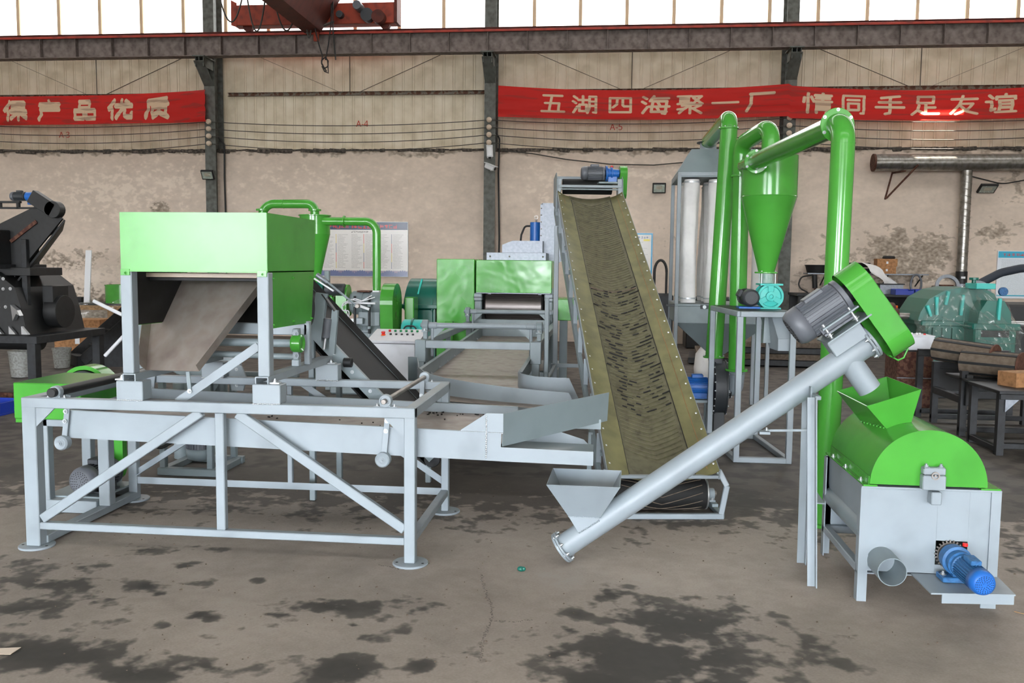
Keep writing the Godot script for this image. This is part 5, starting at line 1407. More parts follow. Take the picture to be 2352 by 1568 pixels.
# ---------- roller mill ----------
func roller_mill() -> void:
	var t := thing("roller_mill", "roller mill with mottled green sheet covers, galvanised top box and grooved steel roll", "mill", V(-1.3, 0, -11.8))
	var z := -11.2
	part(t, "base", mb().bb(V(-1.75, 0, -11.3), V(-0.62, 0.25, -12.6), 0.02), M.grey2)
	for x in [-1.63, -0.728]:
		var fr := part(t, "side_frame", mb().bb(V(x - 0.05, 0.25, z - 0.02), V(x + 0.05, 1.14, z - 1.2), 0.01), M.grey2)
		part(fr, "frame_cap", mb().bb(V(x - 0.055, 1.14, z + 0.0), V(x + 0.055, 1.235, z - 1.2), 0.01), M.grey)
		part(fr, "cap_seam", mb().bb(V(x - 0.057, 1.18, z + 0.004), V(x + 0.057, 1.19, z - 0.2)), M.dark_steel)
		part(fr, "stud", mb().cyl(V(x + 0.0, 1.235, z - 0.06), V(x + 0.0, 1.31, z - 0.06), 0.018, 12), M.dark_steel)
		part(fr, "lug", mb().plate([V(x + 0.03, 1.235, z - 0.03), V(x + 0.055, 1.235, z - 0.03), V(x + 0.055, 1.31, z - 0.03), V(x + 0.03, 1.30, z - 0.03)], 0.012), M.grey2)
	# front roll with grooves, rear roll
	for zz in [z - 0.22, z - 0.72]:
		var prof: Array = [Vector2(0, 0), Vector2(0.165, 0), Vector2(0.185, 0.02)]
		for i in 1: prof.append(Vector2(0.185, 0.73))
		prof.append(Vector2(0.165, 0.75)); prof.append(Vector2(0, 0.75))
		var ro := part(t, "roll", mb().lathe(V(-1.555, 1.06, zz), V(1, 0, 0), prof, 48), M.roll)
		var gv := mb()
		for i in 44:
			var an := TAU * i / 44
			gv.box(V(-1.18, 1.06, zz) + V(0, sin(an), cos(an)) * 0.186, V(0.70, 0.004, 0.006), MB.frame(V(1, 0, 0), V(0, sin(an), cos(an))) * Basis(V(0, 1, 0), PI / 2), 0.0)
		part(ro, "roll_flutes", gv, M.roll).set_meta("kind", "stuff")
	part(t, "apron", mb().bb(V(-1.58, 0.80, z + 0.03), V(-0.78, 0.885, z - 0.02)), M.grey)
	part(t, "scraper", mb().bb(V(-1.50, 1.222, z + 0.0), V(-1.46, 1.232, z - 0.1)), M.grey)
	part(t, "scraper", mb().bb(V(-0.86, 1.222, z + 0.0), V(-0.82, 1.232, z - 0.1)), M.grey)
	part(t, "hood", mb().bb(V(-1.648, 1.245, z + 0.04), V(-0.690, 1.655, z - 0.95), 0.006), M.green_sheet)
	part(t, "hood_trim", mb().bb(V(-1.645, 1.236, z + 0.045), V(-0.70, 1.246, z - 0.3)), M.galv)
	part(t, "gear_cover", mb().bb(V(-2.160, 0.10, z), V(-1.672, 1.665, z - 0.75), 0.008), M.green_sheet)
	# galvanised boxes and hopper
	part(t, "top_box", mb().bb(V(-1.55, 1.655, z - 0.2), V(-0.78, 1.755, z - 0.9)), M.galv)
	part(t, "top_box", mb().plate([V(-1.385, 1.755, z - 0.70), V(-0.85, 1.755, z - 0.70), V(-0.85, 1.915, z - 0.70), V(-1.25, 1.915, z - 0.70), V(-1.385, 1.86, z - 0.70)], 0.35), M.galv)
	for x in [-1.5, -1.25, -0.82]: part(t, "rivet", mb().ball(V(x, 1.705, z - 0.195), V(0.012, 0.012, 0.008), 6), M.steel)
	var hb := mb()
	hb.plate([V(-0.90, 1.66, -11.9), V(-0.56, 1.66, -11.9), V(-0.60, 2.40, -11.9), V(-0.895, 2.40, -11.9)], 0.006)
	hb.plate([V(-0.90, 1.66, -12.2), V(-0.56, 1.66, -12.2), V(-0.60, 2.44, -12.2), V(-0.895, 2.44, -12.2)], 0.006)
	hb.plate([V(-0.90, 1.66, -11.9), V(-0.90, 1.66, -12.2), V(-0.895, 2.44, -12.2), V(-0.895, 2.40, -11.9)], 0.006)
	hb.plate([V(-0.56, 1.66, -11.9), V(-0.56, 1.66, -12.2), V(-0.60, 2.44, -12.2), V(-0.60, 2.40, -11.9)], 0.006)
	var ho := part(t, "feed_hopper", hb, M.galv)
	for i in 8: part(ho, "rivet", mb().ball(V(-0.885, 1.72 + i * 0.09, -11.892), V(0.009, 0.009, 0.006), 5), M.steel)
	part(ho, "hopper_foot", mb().plate([V(-0.90, 1.66, -11.88), V(-0.50, 1.80, -11.88), V(-0.50, 1.74, -11.88), V(-0.68, 1.60, -11.88)], 0.02), M.galv)
	# blue hydraulic pot with its hose
	var bc := part(t, "hydraulic_pot", mb().cyl(V(-0.972, 1.90, -12.0), V(-0.972, 2.17, -12.0), 0.070, 28), M.blue)
	part(bc, "eye_bolt", mb().cyl(V(-0.96, 2.17, -12.0), V(-0.96, 2.21, -12.0), 0.012, 8).lathe(V(-0.96, 2.235, -12.012), V(0, 0, 1), [Vector2(0.014, 0), Vector2(0.028, 0), Vector2(0.028, 0.02), Vector2(0.014, 0.02), Vector2(0.014, 0)], 16), M.steel)
	part(bc, "hose", mb().pipe(bend([V(-1.04, 2.12, -12.0), V(-1.11, 2.12, -12.0), V(-1.16, 2.0, -12.0), V(-1.17, 1.89, -12.0)], 0.05), 0.013, 8), M.cable)
	# small green cover to the right, behind the conveyor
	part(t, "side_cover", mb().bb(V(-0.66, 0.90, -11.3), V(-0.36, 1.17, -12.1), 0.008), M.green_sheet)
	part(t, "side_post", mb().bb(V(-0.60, 0, -11.5), V(-0.50, 0.90, -11.6)), M.grey2)
	part(t, "drive_post", mb().bb(V(-2.03, 0.12, z + 0.04), V(-1.93, 0.88, z + 0.12)), M.green)

# ---------- teal gear reducer beside the mill ----------
func gear_reducer() -> void:
	var t := thing("gear_reducer", "dark teal cast gear reducer with a bolted waist flange, left of the green mill", "gearbox", V(-2.43, 0, -11.8))
	var z := -11.4
	var pf := PackedVector2Array()
	# arched upper half, seen from the front: wide body, shallow front-to-back arch
	var up := mb()
	var rows: Array = []
	for i in 13:
		var an := PI * i / 12
		var l: Array = []
		for k in 9:
			var f := k / 8.0
			l.append(V(lerpf(-2.63, -2.19, f) + (0.04 if k == 0 else (-0.03 if k == 8 else 0.0)) * sin(an), 1.05 + 0.355 * sin(an), z - 0.3 + 0.34 * cos(an)))
		rows.append(l)
	up.sheet(rows, 0.0)
	var sd: Array = []
	for s in [0, 8]:
		var l: Array = []
		for r in rows: l.append(r[s])
		up.plate(l, 0.004)
	part(t, "case_cover", up, M.teal)
	part(t, "waist_flange", mb().bb(V(-2.665, 1.02, z + 0.07), V(-2.17, 1.075, z - 0.66), 0.008), M.teal)
	part(t, "case_body", mb().bb(V(-2.615, 0.12, z + 0.03), V(-2.22, 1.03, z - 0.62), 0.03), M.teal)
	part(t, "base", mb().bb(V(-2.66, 0, z + 0.05), V(-2.17, 0.12, z - 0.65)), M.teal)
	for x in [-2.60, -2.44, -2.25]:
		part(t, "flange_bolt", mb().hexbolt(V(x, 1.018, z + 0.05), V(0, -1, 0), 0.02), M.teal)
		part(t, "rib", mb().plate([V(x, 1.07, z + 0.06), V(x, 1.16, z + 0.035), V(x, 1.07, z + 0.0)], 0.02), M.teal)
	part(t, "rib", mb().beam(V(-2.44, 1.20, z + 0.01), V(-2.42, 1.395, z - 0.14), 0.025, 0.03, V(0, 0, 1)), M.teal_light)
	part(t, "rib", mb().bb(V(-2.235, 0.15, z + 0.045), V(-2.205, 1.02, z + 0.03)), M.teal)
	# teal motor in front
	var t2 := thing("teal_drive_motor", "small pale teal motor with ribs behind the white control cabinet", "motor", V(-2.1, 0, -9.7))
	part(t2, "stand", mb().bb(V(-2.30, 0, -9.55), V(-1.95, 0.70, -9.95)), M.grey2)
	part(t2, "housing", mb().lathe(V(-2.26, 0.84, -9.75), V(1, 0, 0), [Vector2(0, 0), Vector2(0.12, 0), Vector2(0.14, 0.02), Vector2(0.14, 0.25), Vector2(0.12, 0.27), Vector2(0, 0.27)], 28), M.teal_light)
	part(t2, "rib", mb().lathe(V(-2.15, 0.84, -9.75), V(1, 0, 0), [Vector2(0.14, 0), Vector2(0.155, 0), Vector2(0.155, 0.02), Vector2(0.14, 0.02)], 28), M.teal)
	part(t2, "cable", mb().pipe(bend([V(-2.24, 0.78, -9.58), V(-2.20, 0.92, -9.57), V(-2.08, 0.92, -9.57), V(-2.05, 0.78, -9.58)], 0.05), 0.008, 8), M.cable)
	part(t2, "foot", mb().bb(V(-2.28, 0.70, -9.58), V(-1.97, 0.74, -9.92)), M.teal)

# ---------- control cabinet ----------
func control_cabinet() -> void:
	var t := thing("control_cabinet", "white control cabinet with red and green push buttons on its sloping top", "cabinet", V(-2.1, 0, -8.75))
	part(t, "body", mb().bb(V(-2.325, 0.42, -8.60), V(-1.84, 0.83, -8.95), 0.006), M.cabinet)
	part(t, "plinth", mb().bb(V(-2.31, 0, -8.62), V(-1.86, 0.42, -8.93)), M.grey2)
	var dr := part(t, "door", mb().bb(V(-2.295, 0.445, -8.588), V(-1.875, 0.805, -8.60), 0.003), M.cabinet)
	part(dr, "door_seam", mb().bb(V(-2.302, 0.438, -8.599), V(-1.868, 0.442, -8.596), 0.0).bb(V(-2.302, 0.808, -8.599), V(-1.868, 0.812, -8.596), 0.0).bb(V(-2.302, 0.438, -8.599), V(-2.298, 0.812, -8.596), 0.0).bb(V(-1.872, 0.438, -8.599), V(-1.868, 0.812, -8.596), 0.0), M.dark_paint)
	# sloping desk
	var a := V(-2.345, 0.832, -8.56); var b := V(-1.82, 0.832, -8.56); var c := V(-1.82, 0.918, -8.95); var d := V(-2.345, 0.918, -8.95)
	part(t, "desk", mb().plate([a, b, c, d], 0.022), M.cabinet)
	part(t, "desk_side", mb().plate([V(-2.325, 0.82, -8.6), V(-2.325, 0.91, -8.95), V(-2.325, 0.82, -8.95)], 0.006), M.cabinet)
	part(t, "desk_back", mb().plate([V(-2.325, 0.82, -8.945), V(-1.84, 0.82, -8.945), V(-1.84, 0.91, -8.945), V(-2.325, 0.91, -8.945)], 0.006), M.cabinet)
	var nrm := V(0, 0.39, 0.086).normalized()
	var on := func(x: float, f: float) -> Vector3: return V(x, lerpf(0.832, 0.918, f), lerpf(-8.56, -8.95, f)) + nrm * 0.011
	var cols := [M.red, M.btn_green, M.btn_green, M.btn_green, M.btn_green, M.btn_green]
	for i in 6:
		var p: Vector3 = on.call(-2.19 + i * 0.057, 0.78)
		part(t, "indicator_lamp", mb().cyl(p, p + nrm * 0.018, 0.013, 14), cols[i])
	for i in 5:
		var p: Vector3 = on.call(-2.155 + i * 0.057, 0.50)
		var bt := part(t, "switch", mb().cyl(p, p + nrm * 0.014, 0.012, 12), M.motor_dark)
		part(bt, "switch_plate", mb().box(p + V(0, -0.012, 0.03), V(0.045, 0.012, 0.03), MB.frame(V(0, -0.21, 0.97))), M.white)
	var es: Vector3 = on.call(-2.225, 0.45)
	var e := part(t, "stop_button", mb().cyl(es, es + nrm * 0.025, 0.016, 16).cyl(es + nrm * 0.025, es + nrm * 0.038, 0.021, 18), M.red)
	part(e, "collar", mb().cyl(es, es + nrm * 0.008, 0.024, 18), M.orange)

# ---------- refiner / crusher behind the conveyor ----------
func crusher() -> void:
	var t := thing("rubber_crusher", "grey twin-drum rubber crusher between two green belt guards, left of the teal reducer", "crusher", V(-2.95, 0, -10.9))
	var z := -10.6
	part(t, "base", mb().bb(V(-3.35, 0, z + 0.1), V(-2.45, 0.42, z - 0.7), 0.02), M.grey2)
	for c in [[1.108, "drum"], [0.71, "drum"]]:
		var b := mb().lathe(V(-3.16, c[0], z - 0.22), V(1, 0, 0), [Vector2(0, 0), Vector2(0.12, 0), Vector2(0.145, 0.03), Vector2(0.148, 0.16), Vector2(0.135, 0.17), Vector2(0.135, 0.26), Vector2(0.148, 0.27), Vector2(0.148, 0.40), Vector2(0.13, 0.42), Vector2(0, 0.42)], 32)
		part(t, c[1], b, M.grey2)
	part(t, "neck", mb().bb(V(-3.05, 0.83, z - 0.12), V(-2.78, 1.0, z - 0.34)), M.grey2)
	part(t, "inlet_collar", mb().bb(V(-3.06, 1.245, z - 0.10), V(-2.90, 1.262, z - 0.3)), M.rust)
	# green guards: round-ended boxes
	for g in [[-2.742, -2.585, 1.10, 0.255, 0.75, 0.22], [-3.335, -3.20, 1.215, 0.118, 1.09, 0.118]]:
		var pf := PackedVector2Array()
		for i in 17: pf.append(Vector2(g[3] * cos(PI * i / 16), g[2] + g[3] * sin(PI * i / 16)))
		for i in 17: pf.append(Vector2(g[5] * cos(PI + PI * i / 16), g[4] - 0.12 + g[5] * sin(PI + PI * i / 16) * 0.3))
		part(t, "belt_guard", mb().extrude(pf, V(g[0], 0, z - 0.24), V(g[1], 0, z - 0.24)), M.green)
	part(t, "side_cover", mb().bb(V(-3.52, 0.60, z - 0.1), V(-3.36, 1.20, z - 0.5), 0.02), M.green)
	part(t, "side_cover", mb().bb(V(-2.52, 0.70, z - 0.35), V(-2.40, 1.18, z - 0.6), 0.01), M.green)
	# lifting lug
	var lp: Array = [V(-2.848, 1.25, z - 0.06), V(-2.768, 1.25, z - 0.06), V(-2.768, 1.31, z - 0.06)]
	for i in 9: lp.append(V(-2.808 + 0.04 * cos(PI * i / 8), 1.31 + 0.04 * sin(PI * i / 8), z - 0.06))
	var lg := part(t, "lifting_lug", mb().plate(lp, 0.02), M.white)
	part(lg, "lug_hole", mb().ring(V(-2.808, 1.308, z - 0.052), V(-2.808, 1.308, z - 0.046), 0.022, 0.012).cyl(V(-2.808, 1.308, z - 0.055), V(-2.808, 1.308, z - 0.0485), 0.016, 14), M.dark_steel)
	# tie rods and clamps
	for x in [-3.065, -2.885]:
		var rd := part(t, "tie_rod", mb().cyl(V(x, 0.74, z - 0.03), V(x, 1.20, z - 0.03), 0.016, 12), M.dark_steel)
		part(rd, "nut", mb().lathe(V(x, 1.07, z - 0.03), V(0, 1, 0), [Vector2(0.03, 0), Vector2(0.03, 0.03), Vector2(0, 0.03)], 6).lathe(V(x, 0.80, z - 0.03), V(0, 1, 0), [Vector2(0.03, 0), Vector2(0.03, 0.03), Vector2(0, 0.03)], 6), M.grey2)
	part(t, "clamp_bar", mb().beam(V(-3.18, 1.118, z + 0.0), V(-2.80, 1.113, z + 0.0), 0.02, 0.022), M.white)
	part(t, "clamp_block", mb().bb(V(-3.05, 0.855, z - 0.03), V(-2.97, 0.93, z - 0.10)), M.grey)
	part(t, "clamp_block", mb().bb(V(-3.12, 0.88, z - 0.03), V(-3.06, 0.92, z - 0.08)), M.white)
	part(t, "door_frame", mb().bb(V(-3.03, 0.66, z - 0.06), V(-3.015, 0.81, z - 0.08)).bb(V(-2.905, 0.66, z - 0.06), V(-2.89, 0.81, z - 0.08)).bb(V(-3.06, 0.675, z - 0.055), V(-2.88, 0.69, z - 0.08)).bb(V(-3.03, 0.76, z - 0.055), V(-2.89, 0.772, z - 0.08)), M.grey)
	part(t, "pressure_pot", mb().cyl(V(-3.21, 0.86, z + 0.0), V(-3.21, 0.95, z + 0.0), 0.04, 18), M.porcelain)
	part(t, "pot_bracket", mb().pipe(bend([V(-3.25, 0.845, z), V(-3.13, 0.845, z), V(-3.13, 1.02, z), V(-3.27, 1.02, z)], 0.02), 0.007, 6), M.white)
	part(t, "orange_valve", mb().cyl(V(-3.265, 1.03, z + 0.02), V(-3.265, 1.075, z + 0.02), 0.014, 10), M.orange)
	var hs := mb()
	hs.pipe(bend([V(-3.21, 0.95, z), V(-3.21, 1.10, z + 0.02), V(-3.10, 1.16, z + 0.03), V(-2.98, 1.13, z + 0.03), V(-2.84, 1.21, z + 0.02)], 0.05), 0.007, 6)
	part(t, "hose", hs, M.white)
	part(t, "hose", mb().pipe(bend([V(-3.20, 1.08, z + 0.03), V(-3.05, 1.17, z + 0.035), V(-2.95, 1.14, z + 0.035), V(-2.80, 1.19, z + 0.02)], 0.04), 0.007, 6), M.white)
	part(t, "hose", mb().pipe(bend([V(-3.15, 0.86, z + 0.02), V(-3.13, 0.95, z + 0.03), V(-3.17, 1.04, z + 0.02)], 0.03), 0.006, 6), M.white)
	# long lever with its cylinder
	var lv := part(t, "lever", mb().cyl(V(-3.40, 1.40, z + 0.12), V(-2.985, 1.075, z + 0.12), 0.013, 12), M.grey2)
	part(lv, "lever_boss", mb().cyl(V(-2.985, 1.085, z + 0.09), V(-2.985, 1.085, z + 0.16), 0.026, 20), M.steel)
	part(lv, "lever_arm", mb().beam(V(-3.01, 1.10, z + 0.10), V(-2.85, 1.045, z + 0.10), 0.012, 0.03), M.white)
	part(lv, "lever_cylinder", mb().cyl(V(-3.50, 1.455, z + 0.1), V(-3.36, 1.36, z + 0.1), 0.03, 16), M.galv)
	part(lv, "rod", mb().beam(V(-3.52, 1.41, z + 0.13), V(-3.28, 1.26, z + 0.13), 0.02, 0.02), M.white)
	part(t, "rail", mb().bb(V(-3.75, 1.205, z - 0.1), V(-3.30, 1.24, z - 0.14)), M.grey)
	part(t, "rail", mb().bb(V(-3.75, 0.92, z + 0.02), V(-3.30, 0.96, z - 0.02)), M.grey)
	part(t, "foot_stud", mb().cyl(V(-2.84, 0.42, z + 0.05), V(-2.84, 0.60, z + 0.05), 0.01, 8), M.white)
	part(t, "foot_stud", mb().cyl(V(-2.80, 0.42, z + 0.05), V(-2.80, 0.55, z + 0.05), 0.01, 8), M.white)

# ---------- green dust cyclone far left with its pipes ----------
func rear_cyclone() -> void:
	var t := thing("dust_cyclone", "small green dust cyclone mostly hidden behind the separator hood, with looping green pipes", "cyclone", V(-3.6, 0, -10.7))
	var z := -10.75
	part(t, "cyclone_body", mb().lathe(V(-3.60, 1.35, z), V(0, 1, 0), [Vector2(0.05, 0), Vector2(0.07, 0.1), Vector2(0.185, 0.60), Vector2(0.185, 0.82), Vector2(0, 0.82)], 32), M.green)
	part(t, "cyclone_lid", mb().cyl(V(-3.60, 2.17, z), V(-3.60, 2.185, z), 0.20, 32), M.green)
	var neck := part(t, "outlet_pipe", mb().pipe(bend([V(-3.60, 2.12, z), V(-3.60, 2.32, z), V(-4.27, 2.32, z), V(-4.27, 1.2, z)], 0.15, 10), 0.054, 20), M.green)
	for y in [2.245]:
		for x in [-3.60, -4.27]: part(neck, "collar", mb().cyl(V(x, y - 0.012, z), V(x, y + 0.012, z), 0.078, 24), M.green)
	part(neck, "seam", mb().cyl(V(-4.0, 2.32, z), V(-3.99, 2.32, z), 0.057, 20), M.green)
	var inl := part(t, "inlet_pipe", mb().pipe(bend([V(-3.55, 2.105, z + 0.08), V(-2.80, 2.105, z + 0.08), V(-2.80, 1.27, z + 0.08)], 0.14, 10), 0.050, 20), M.green)
	part(inl, "collar", mb().cyl(V(-3.21, 2.105, z + 0.08), V(-3.195, 2.105, z + 0.08), 0.072, 24), M.green)
	part(t, "stand", mb().bb(V(-3.72, 0, z - 0.1), V(-3.66, 1.5, z - 0.16)), M.grey2)
	part(t, "stand", mb().bb(V(-3.52, 0, z - 0.1), V(-3.46, 1.5, z - 0.16)), M.grey2)
	part(t, "rotary_valve", mb().cyl(V(-3.70, 1.28, z), V(-3.48, 1.28, z), 0.09, 24), M.teal)
	part(t, "valve_motor", mb().cyl(V(-3.46, 1.27, z + 0.02), V(-3.22, 1.27, z + 0.02), 0.075, 24), M.motor_dark)

# ---------- cyclone on its stand ----------
func cyclone_set() -> void:
	var t := thing("dust_cyclone", "tall green cyclone with glass neck over a turquoise rotary valve, on grey stand", "cyclone", V(1.3, 0, -7.9))
	var FL := V(1.083, 0, -7.385); var FR := V(1.505, 0, -7.385); var BL := V(0.985, 0, -8.43); var BR := V(1.405, 0, -8.43)
	for p in [FL, FR, BL, BR]: part(t, "leg", mb().bb(V(p.x - 0.024, 0, p.z - 0.024), V(p.x + 0.024, 1.20, p.z + 0.024)), M.grey)
	for e in [[FL, FR], [FR, BR], [BR, BL], [BL, FL]]:
		part(t, "top_rail", mb().beam(e[0] + V(0, 1.22, 0), e[1] + V(0, 1.22, 0), 0.05, 0.045), M.grey)
		part(t, "base_rail", mb().beam(e[0] + V(0, 0.022, 0), e[1] + V(0, 0.022, 0), 0.045, 0.044), M.grey)
	part(t, "deck", mb().plate([FL + V(0, 1.243, 0), FR + V(0, 1.243, 0), BR + V(0, 1.243, 0), BL + V(0, 1.243, 0)], 0.006), M.dark_steel)
	var c := V(1.366, 0, -7.9)
	var body := part(t, "cyclone_body", mb().lathe(c, V(0, 1, 0), [Vector2(0.068, 1.562), Vector2(0.2335, 2.198), Vector2(0.2365, 2.20), Vector2(0.2335, 2.206), Vector2(0.2335, 2.546), Vector2(0, 2.546)], 56), M.green)
	part(body, "rim_flange", mb().cyl(c + V(0, 1.548, 0), c + V(0, 1.562, 0), 0.098, 32), M.green)
	part(t, "sight_glass", mb().ring(c + V(0.01, 1.465, 0), c + V(0.01, 1.548, 0), 0.062, 0.057, 28), M.glass)
	part(t, "sleeve", mb().cyl(c + V(0.01, 1.465, 0), c + V(0.01, 1.548, 0), 0.045, 20), M.teal_light)
	for i in 4:
		var an := TAU * (i + 0.5) / 4
		part(t, "stud", mb().cyl(c + V(0.01 + 0.082 * cos(an), 1.44, 0.082 * sin(an)), c + V(0.01 + 0.082 * cos(an), 1.57, 0.082 * sin(an)), 0.006, 8), M.bolt)
	# rotary valve
	var v := V(1.394, 1.353, -7.80)
	var va := part(t, "rotary_valve", mb().lathe(v, V(0, 0, -1), [Vector2(0, 0.01), Vector2(0.036, 0.01), Vector2(0.085, 0.018), Vector2(0.09, 0.0), Vector2(0.108, 0.0), Vector2(0.110, 0.012), Vector2(0.098, 0.022), Vector2(0.098, 0.18), Vector2(0.11, 0.19), Vector2(0.11, 0.2), Vector2(0, 0.2)], 40), M.teal_light)
	part(va, "hub", mb().lathe(v, V(0, 0, 1), [Vector2(0.042, -0.012), Vector2(0.040, 0.012), Vector2(0.020, 0.014), Vector2(0.018, 0.004), Vector2(0.012, 0.004), Vector2(0.010, 0.010), Vector2(0, 0.010)], 28), M.teal_light)
	for i in 3:
		var an := TAU * i / 3 + PI / 2
		part(va, "web", mb().box(v + V(cos(an), sin(an), 0) * 0.066 + V(0, 0, -0.006), V(0.055, 0.045, 0.014), Basis(V(0, 0, 1), an)), M.teal_light)
	for i in 8:
		var an := TAU * (i + 0.5) / 8
		part(va, "bolt", mb().hexbolt(v + V(cos(an), sin(an), 0) * 0.101, V(0, 0, 1), 0.005), M.teal_light)
	part(va, "valve_flange", mb().bb(V(1.30, 1.447, -7.78), V(1.49, 1.462, -8.02)), M.teal_light)
	part(va, "valve_foot", mb().bb(V(1.31, 1.243, -7.79), V(1.48, 1.258, -8.01)), M.teal_light)
	part(va, "valve_foot", mb().bb(V(1.345, 1.255, -7.82), V(1.445, 1.30, -7.98)), M.teal_light)
	motor(t, V(1.225, 1.340, -7.74), V(1.215, 1.340, -8.06), 0.075, M.motor_dark, M.motor_dark, V(-0.9, 0.45, 0), false)
	part(t, "motor_foot", mb().bb(V(1.13, 1.244, -7.80), V(1.31, 1.262, -7.98)), M.blue)
	# outlet box below the deck
	var a := [V(1.355, 1.20, -7.50), V(1.46, 1.20, -7.50), V(1.50, 1.02, -7.40), V(1.395, 1.02, -7.40)]
	var ob := mb()
	ob.plate(a, 0.005)
	ob.plate([V(1.395, 1.02, -7.40), V(1.50, 1.02, -7.40), V(1.50, 0.925, -7.40), V(1.395, 0.925, -7.40)], 0.005)
	ob.plate([V(1.50, 1.02, -7.40), V(1.46, 1.20, -7.50), V(1.46, 1.20, -7.72), V(1.50, 0.925, -7.56), V(1.50, 0.925, -7.40)], 0.005)
	ob.plate([V(1.395, 1.02, -7.40), V(1.355, 1.20, -7.50), V(1.30, 1.20, -7.74), V(1.36, 0.93, -7.58), V(1.395, 0.925, -7.40)], 0.005)
	part(t, "outlet_box", ob, M.grey)
	part(t, "outlet_box", mb().plate([V(1.31, 1.20, -7.62), V(1.38, 1.20, -7.62), V(1.385, 0.97, -7.60), V(1.30, 0.97, -7.60)], 0.10), M.grey2)
	part(t, "hanger_rod", mb().pipe(bend([V(1.46, 1.12, -7.7), V(1.56, 1.12, -7.7), V(1.545, 1.02, -7.7)], 0.02), 0.006, 6), M.grey)
	# inlet stub and elbow on top
	part(t, "inlet_stub", mb().cyl(V(1.17, 2.475, -8.02), V(1.195, 2.468, -7.68), 0.062, 28), M.green)

func green_ducts() -> void:
	# big riser from the mixer, over to the cyclone
	var t := thing("green_riser_pipe", "thick green pipe rising behind the mixer and running over to the tall cyclone", "pipe", V(1.39, 0, -5.6))
	var z := -5.62
	part(t, "pipe", mb().pipe(bend([V(1.375, 0.02, z), V(1.398, 2.475, z), V(1.205, 2.470, -7.62)], 0.125, 14), 0.070, 36), M.green)
	var d := (V(1.205, 2.470, -7.62) - V(1.398, 2.475, z)).normalized()
	flange(t, V(1.398, 2.475, z) + d * 0.115, d, 0.105, 0.008, M.green, 6, 0.007, true)
	flange(t, V(1.205, 2.470, -7.62), d, 0.098, 0.012, M.green, 6, 0.007, true)
	part(t, "weld_ring", mb().cyl(V(1.397, 2.345, z), V(1.397, 2.349, z), 0.072, 36), M.green)
	part(t, "floor_flange", mb().cyl(V(1.375, 0, z), V(1.375, 0.02, z), 0.10, 28), M.green)
	# cyclone top outlet down to the fan
	var p3 := thing("green_suction_pipe", "green pipe looping from the cyclone top down to the fan elbow", "pipe", V(1.22, 0.62, -8.4))
	part(p3, "pipe", mb().pipe(bend([V(1.366, 2.547, -7.9), V(1.366, 2.80, -7.9), V(1.20, 2.72, -8.42), V(1.215, 0.645, -8.42)], 0.12, 12), 0.076, 32), M.green)
	for p in [[V(1.366, 2.56, -7.9), 0.10], [V(1.203, 2.43, -8.42), 0.095], [V(1.215, 0.645, -8.42), 0.105]]:
		part(p3, "collar", mb().cyl(p[0] - V(0, 0.01, 0), p[0] + V(0, 0.01, 0), p[1], 28), M.green)
	# fan outlet up to the bag filter
	var p2 := thing("green_pressure_pipe", "slightly leaning green pipe from the fan up to the bag filter's hood", "pipe", V(1.03, 0.74, -8.6))
	part(p2, "pipe", mb().pipe(bend([V(1.026, 0.74, -8.6), V(1.106, 2.985, -8.6), V(1.075, 2.96, -10.08), V(1.075, 2.80, -10.08)], 0.11, 12), 0.079, 32), M.green)
	for p in [[V(1.100, 2.885, -8.6), 0.092], [V(1.026, 0.745, -8.6), 0.10]]:
		var cl := part(p2, "collar", mb().cyl(p[0] - V(0, 0.008, 0), p[0] + V(0, 0.008, 0), p[1], 28), M.green)
		for i in 6:
			var an := TAU * i / 6
			part(cl, "bolt", mb().hexbolt(p[0] + V(cos(an) * p[1] * 0.92, 0.008, sin(an) * p[1] * 0.92), V(0, 1, 0), 0.006), M.bolt)

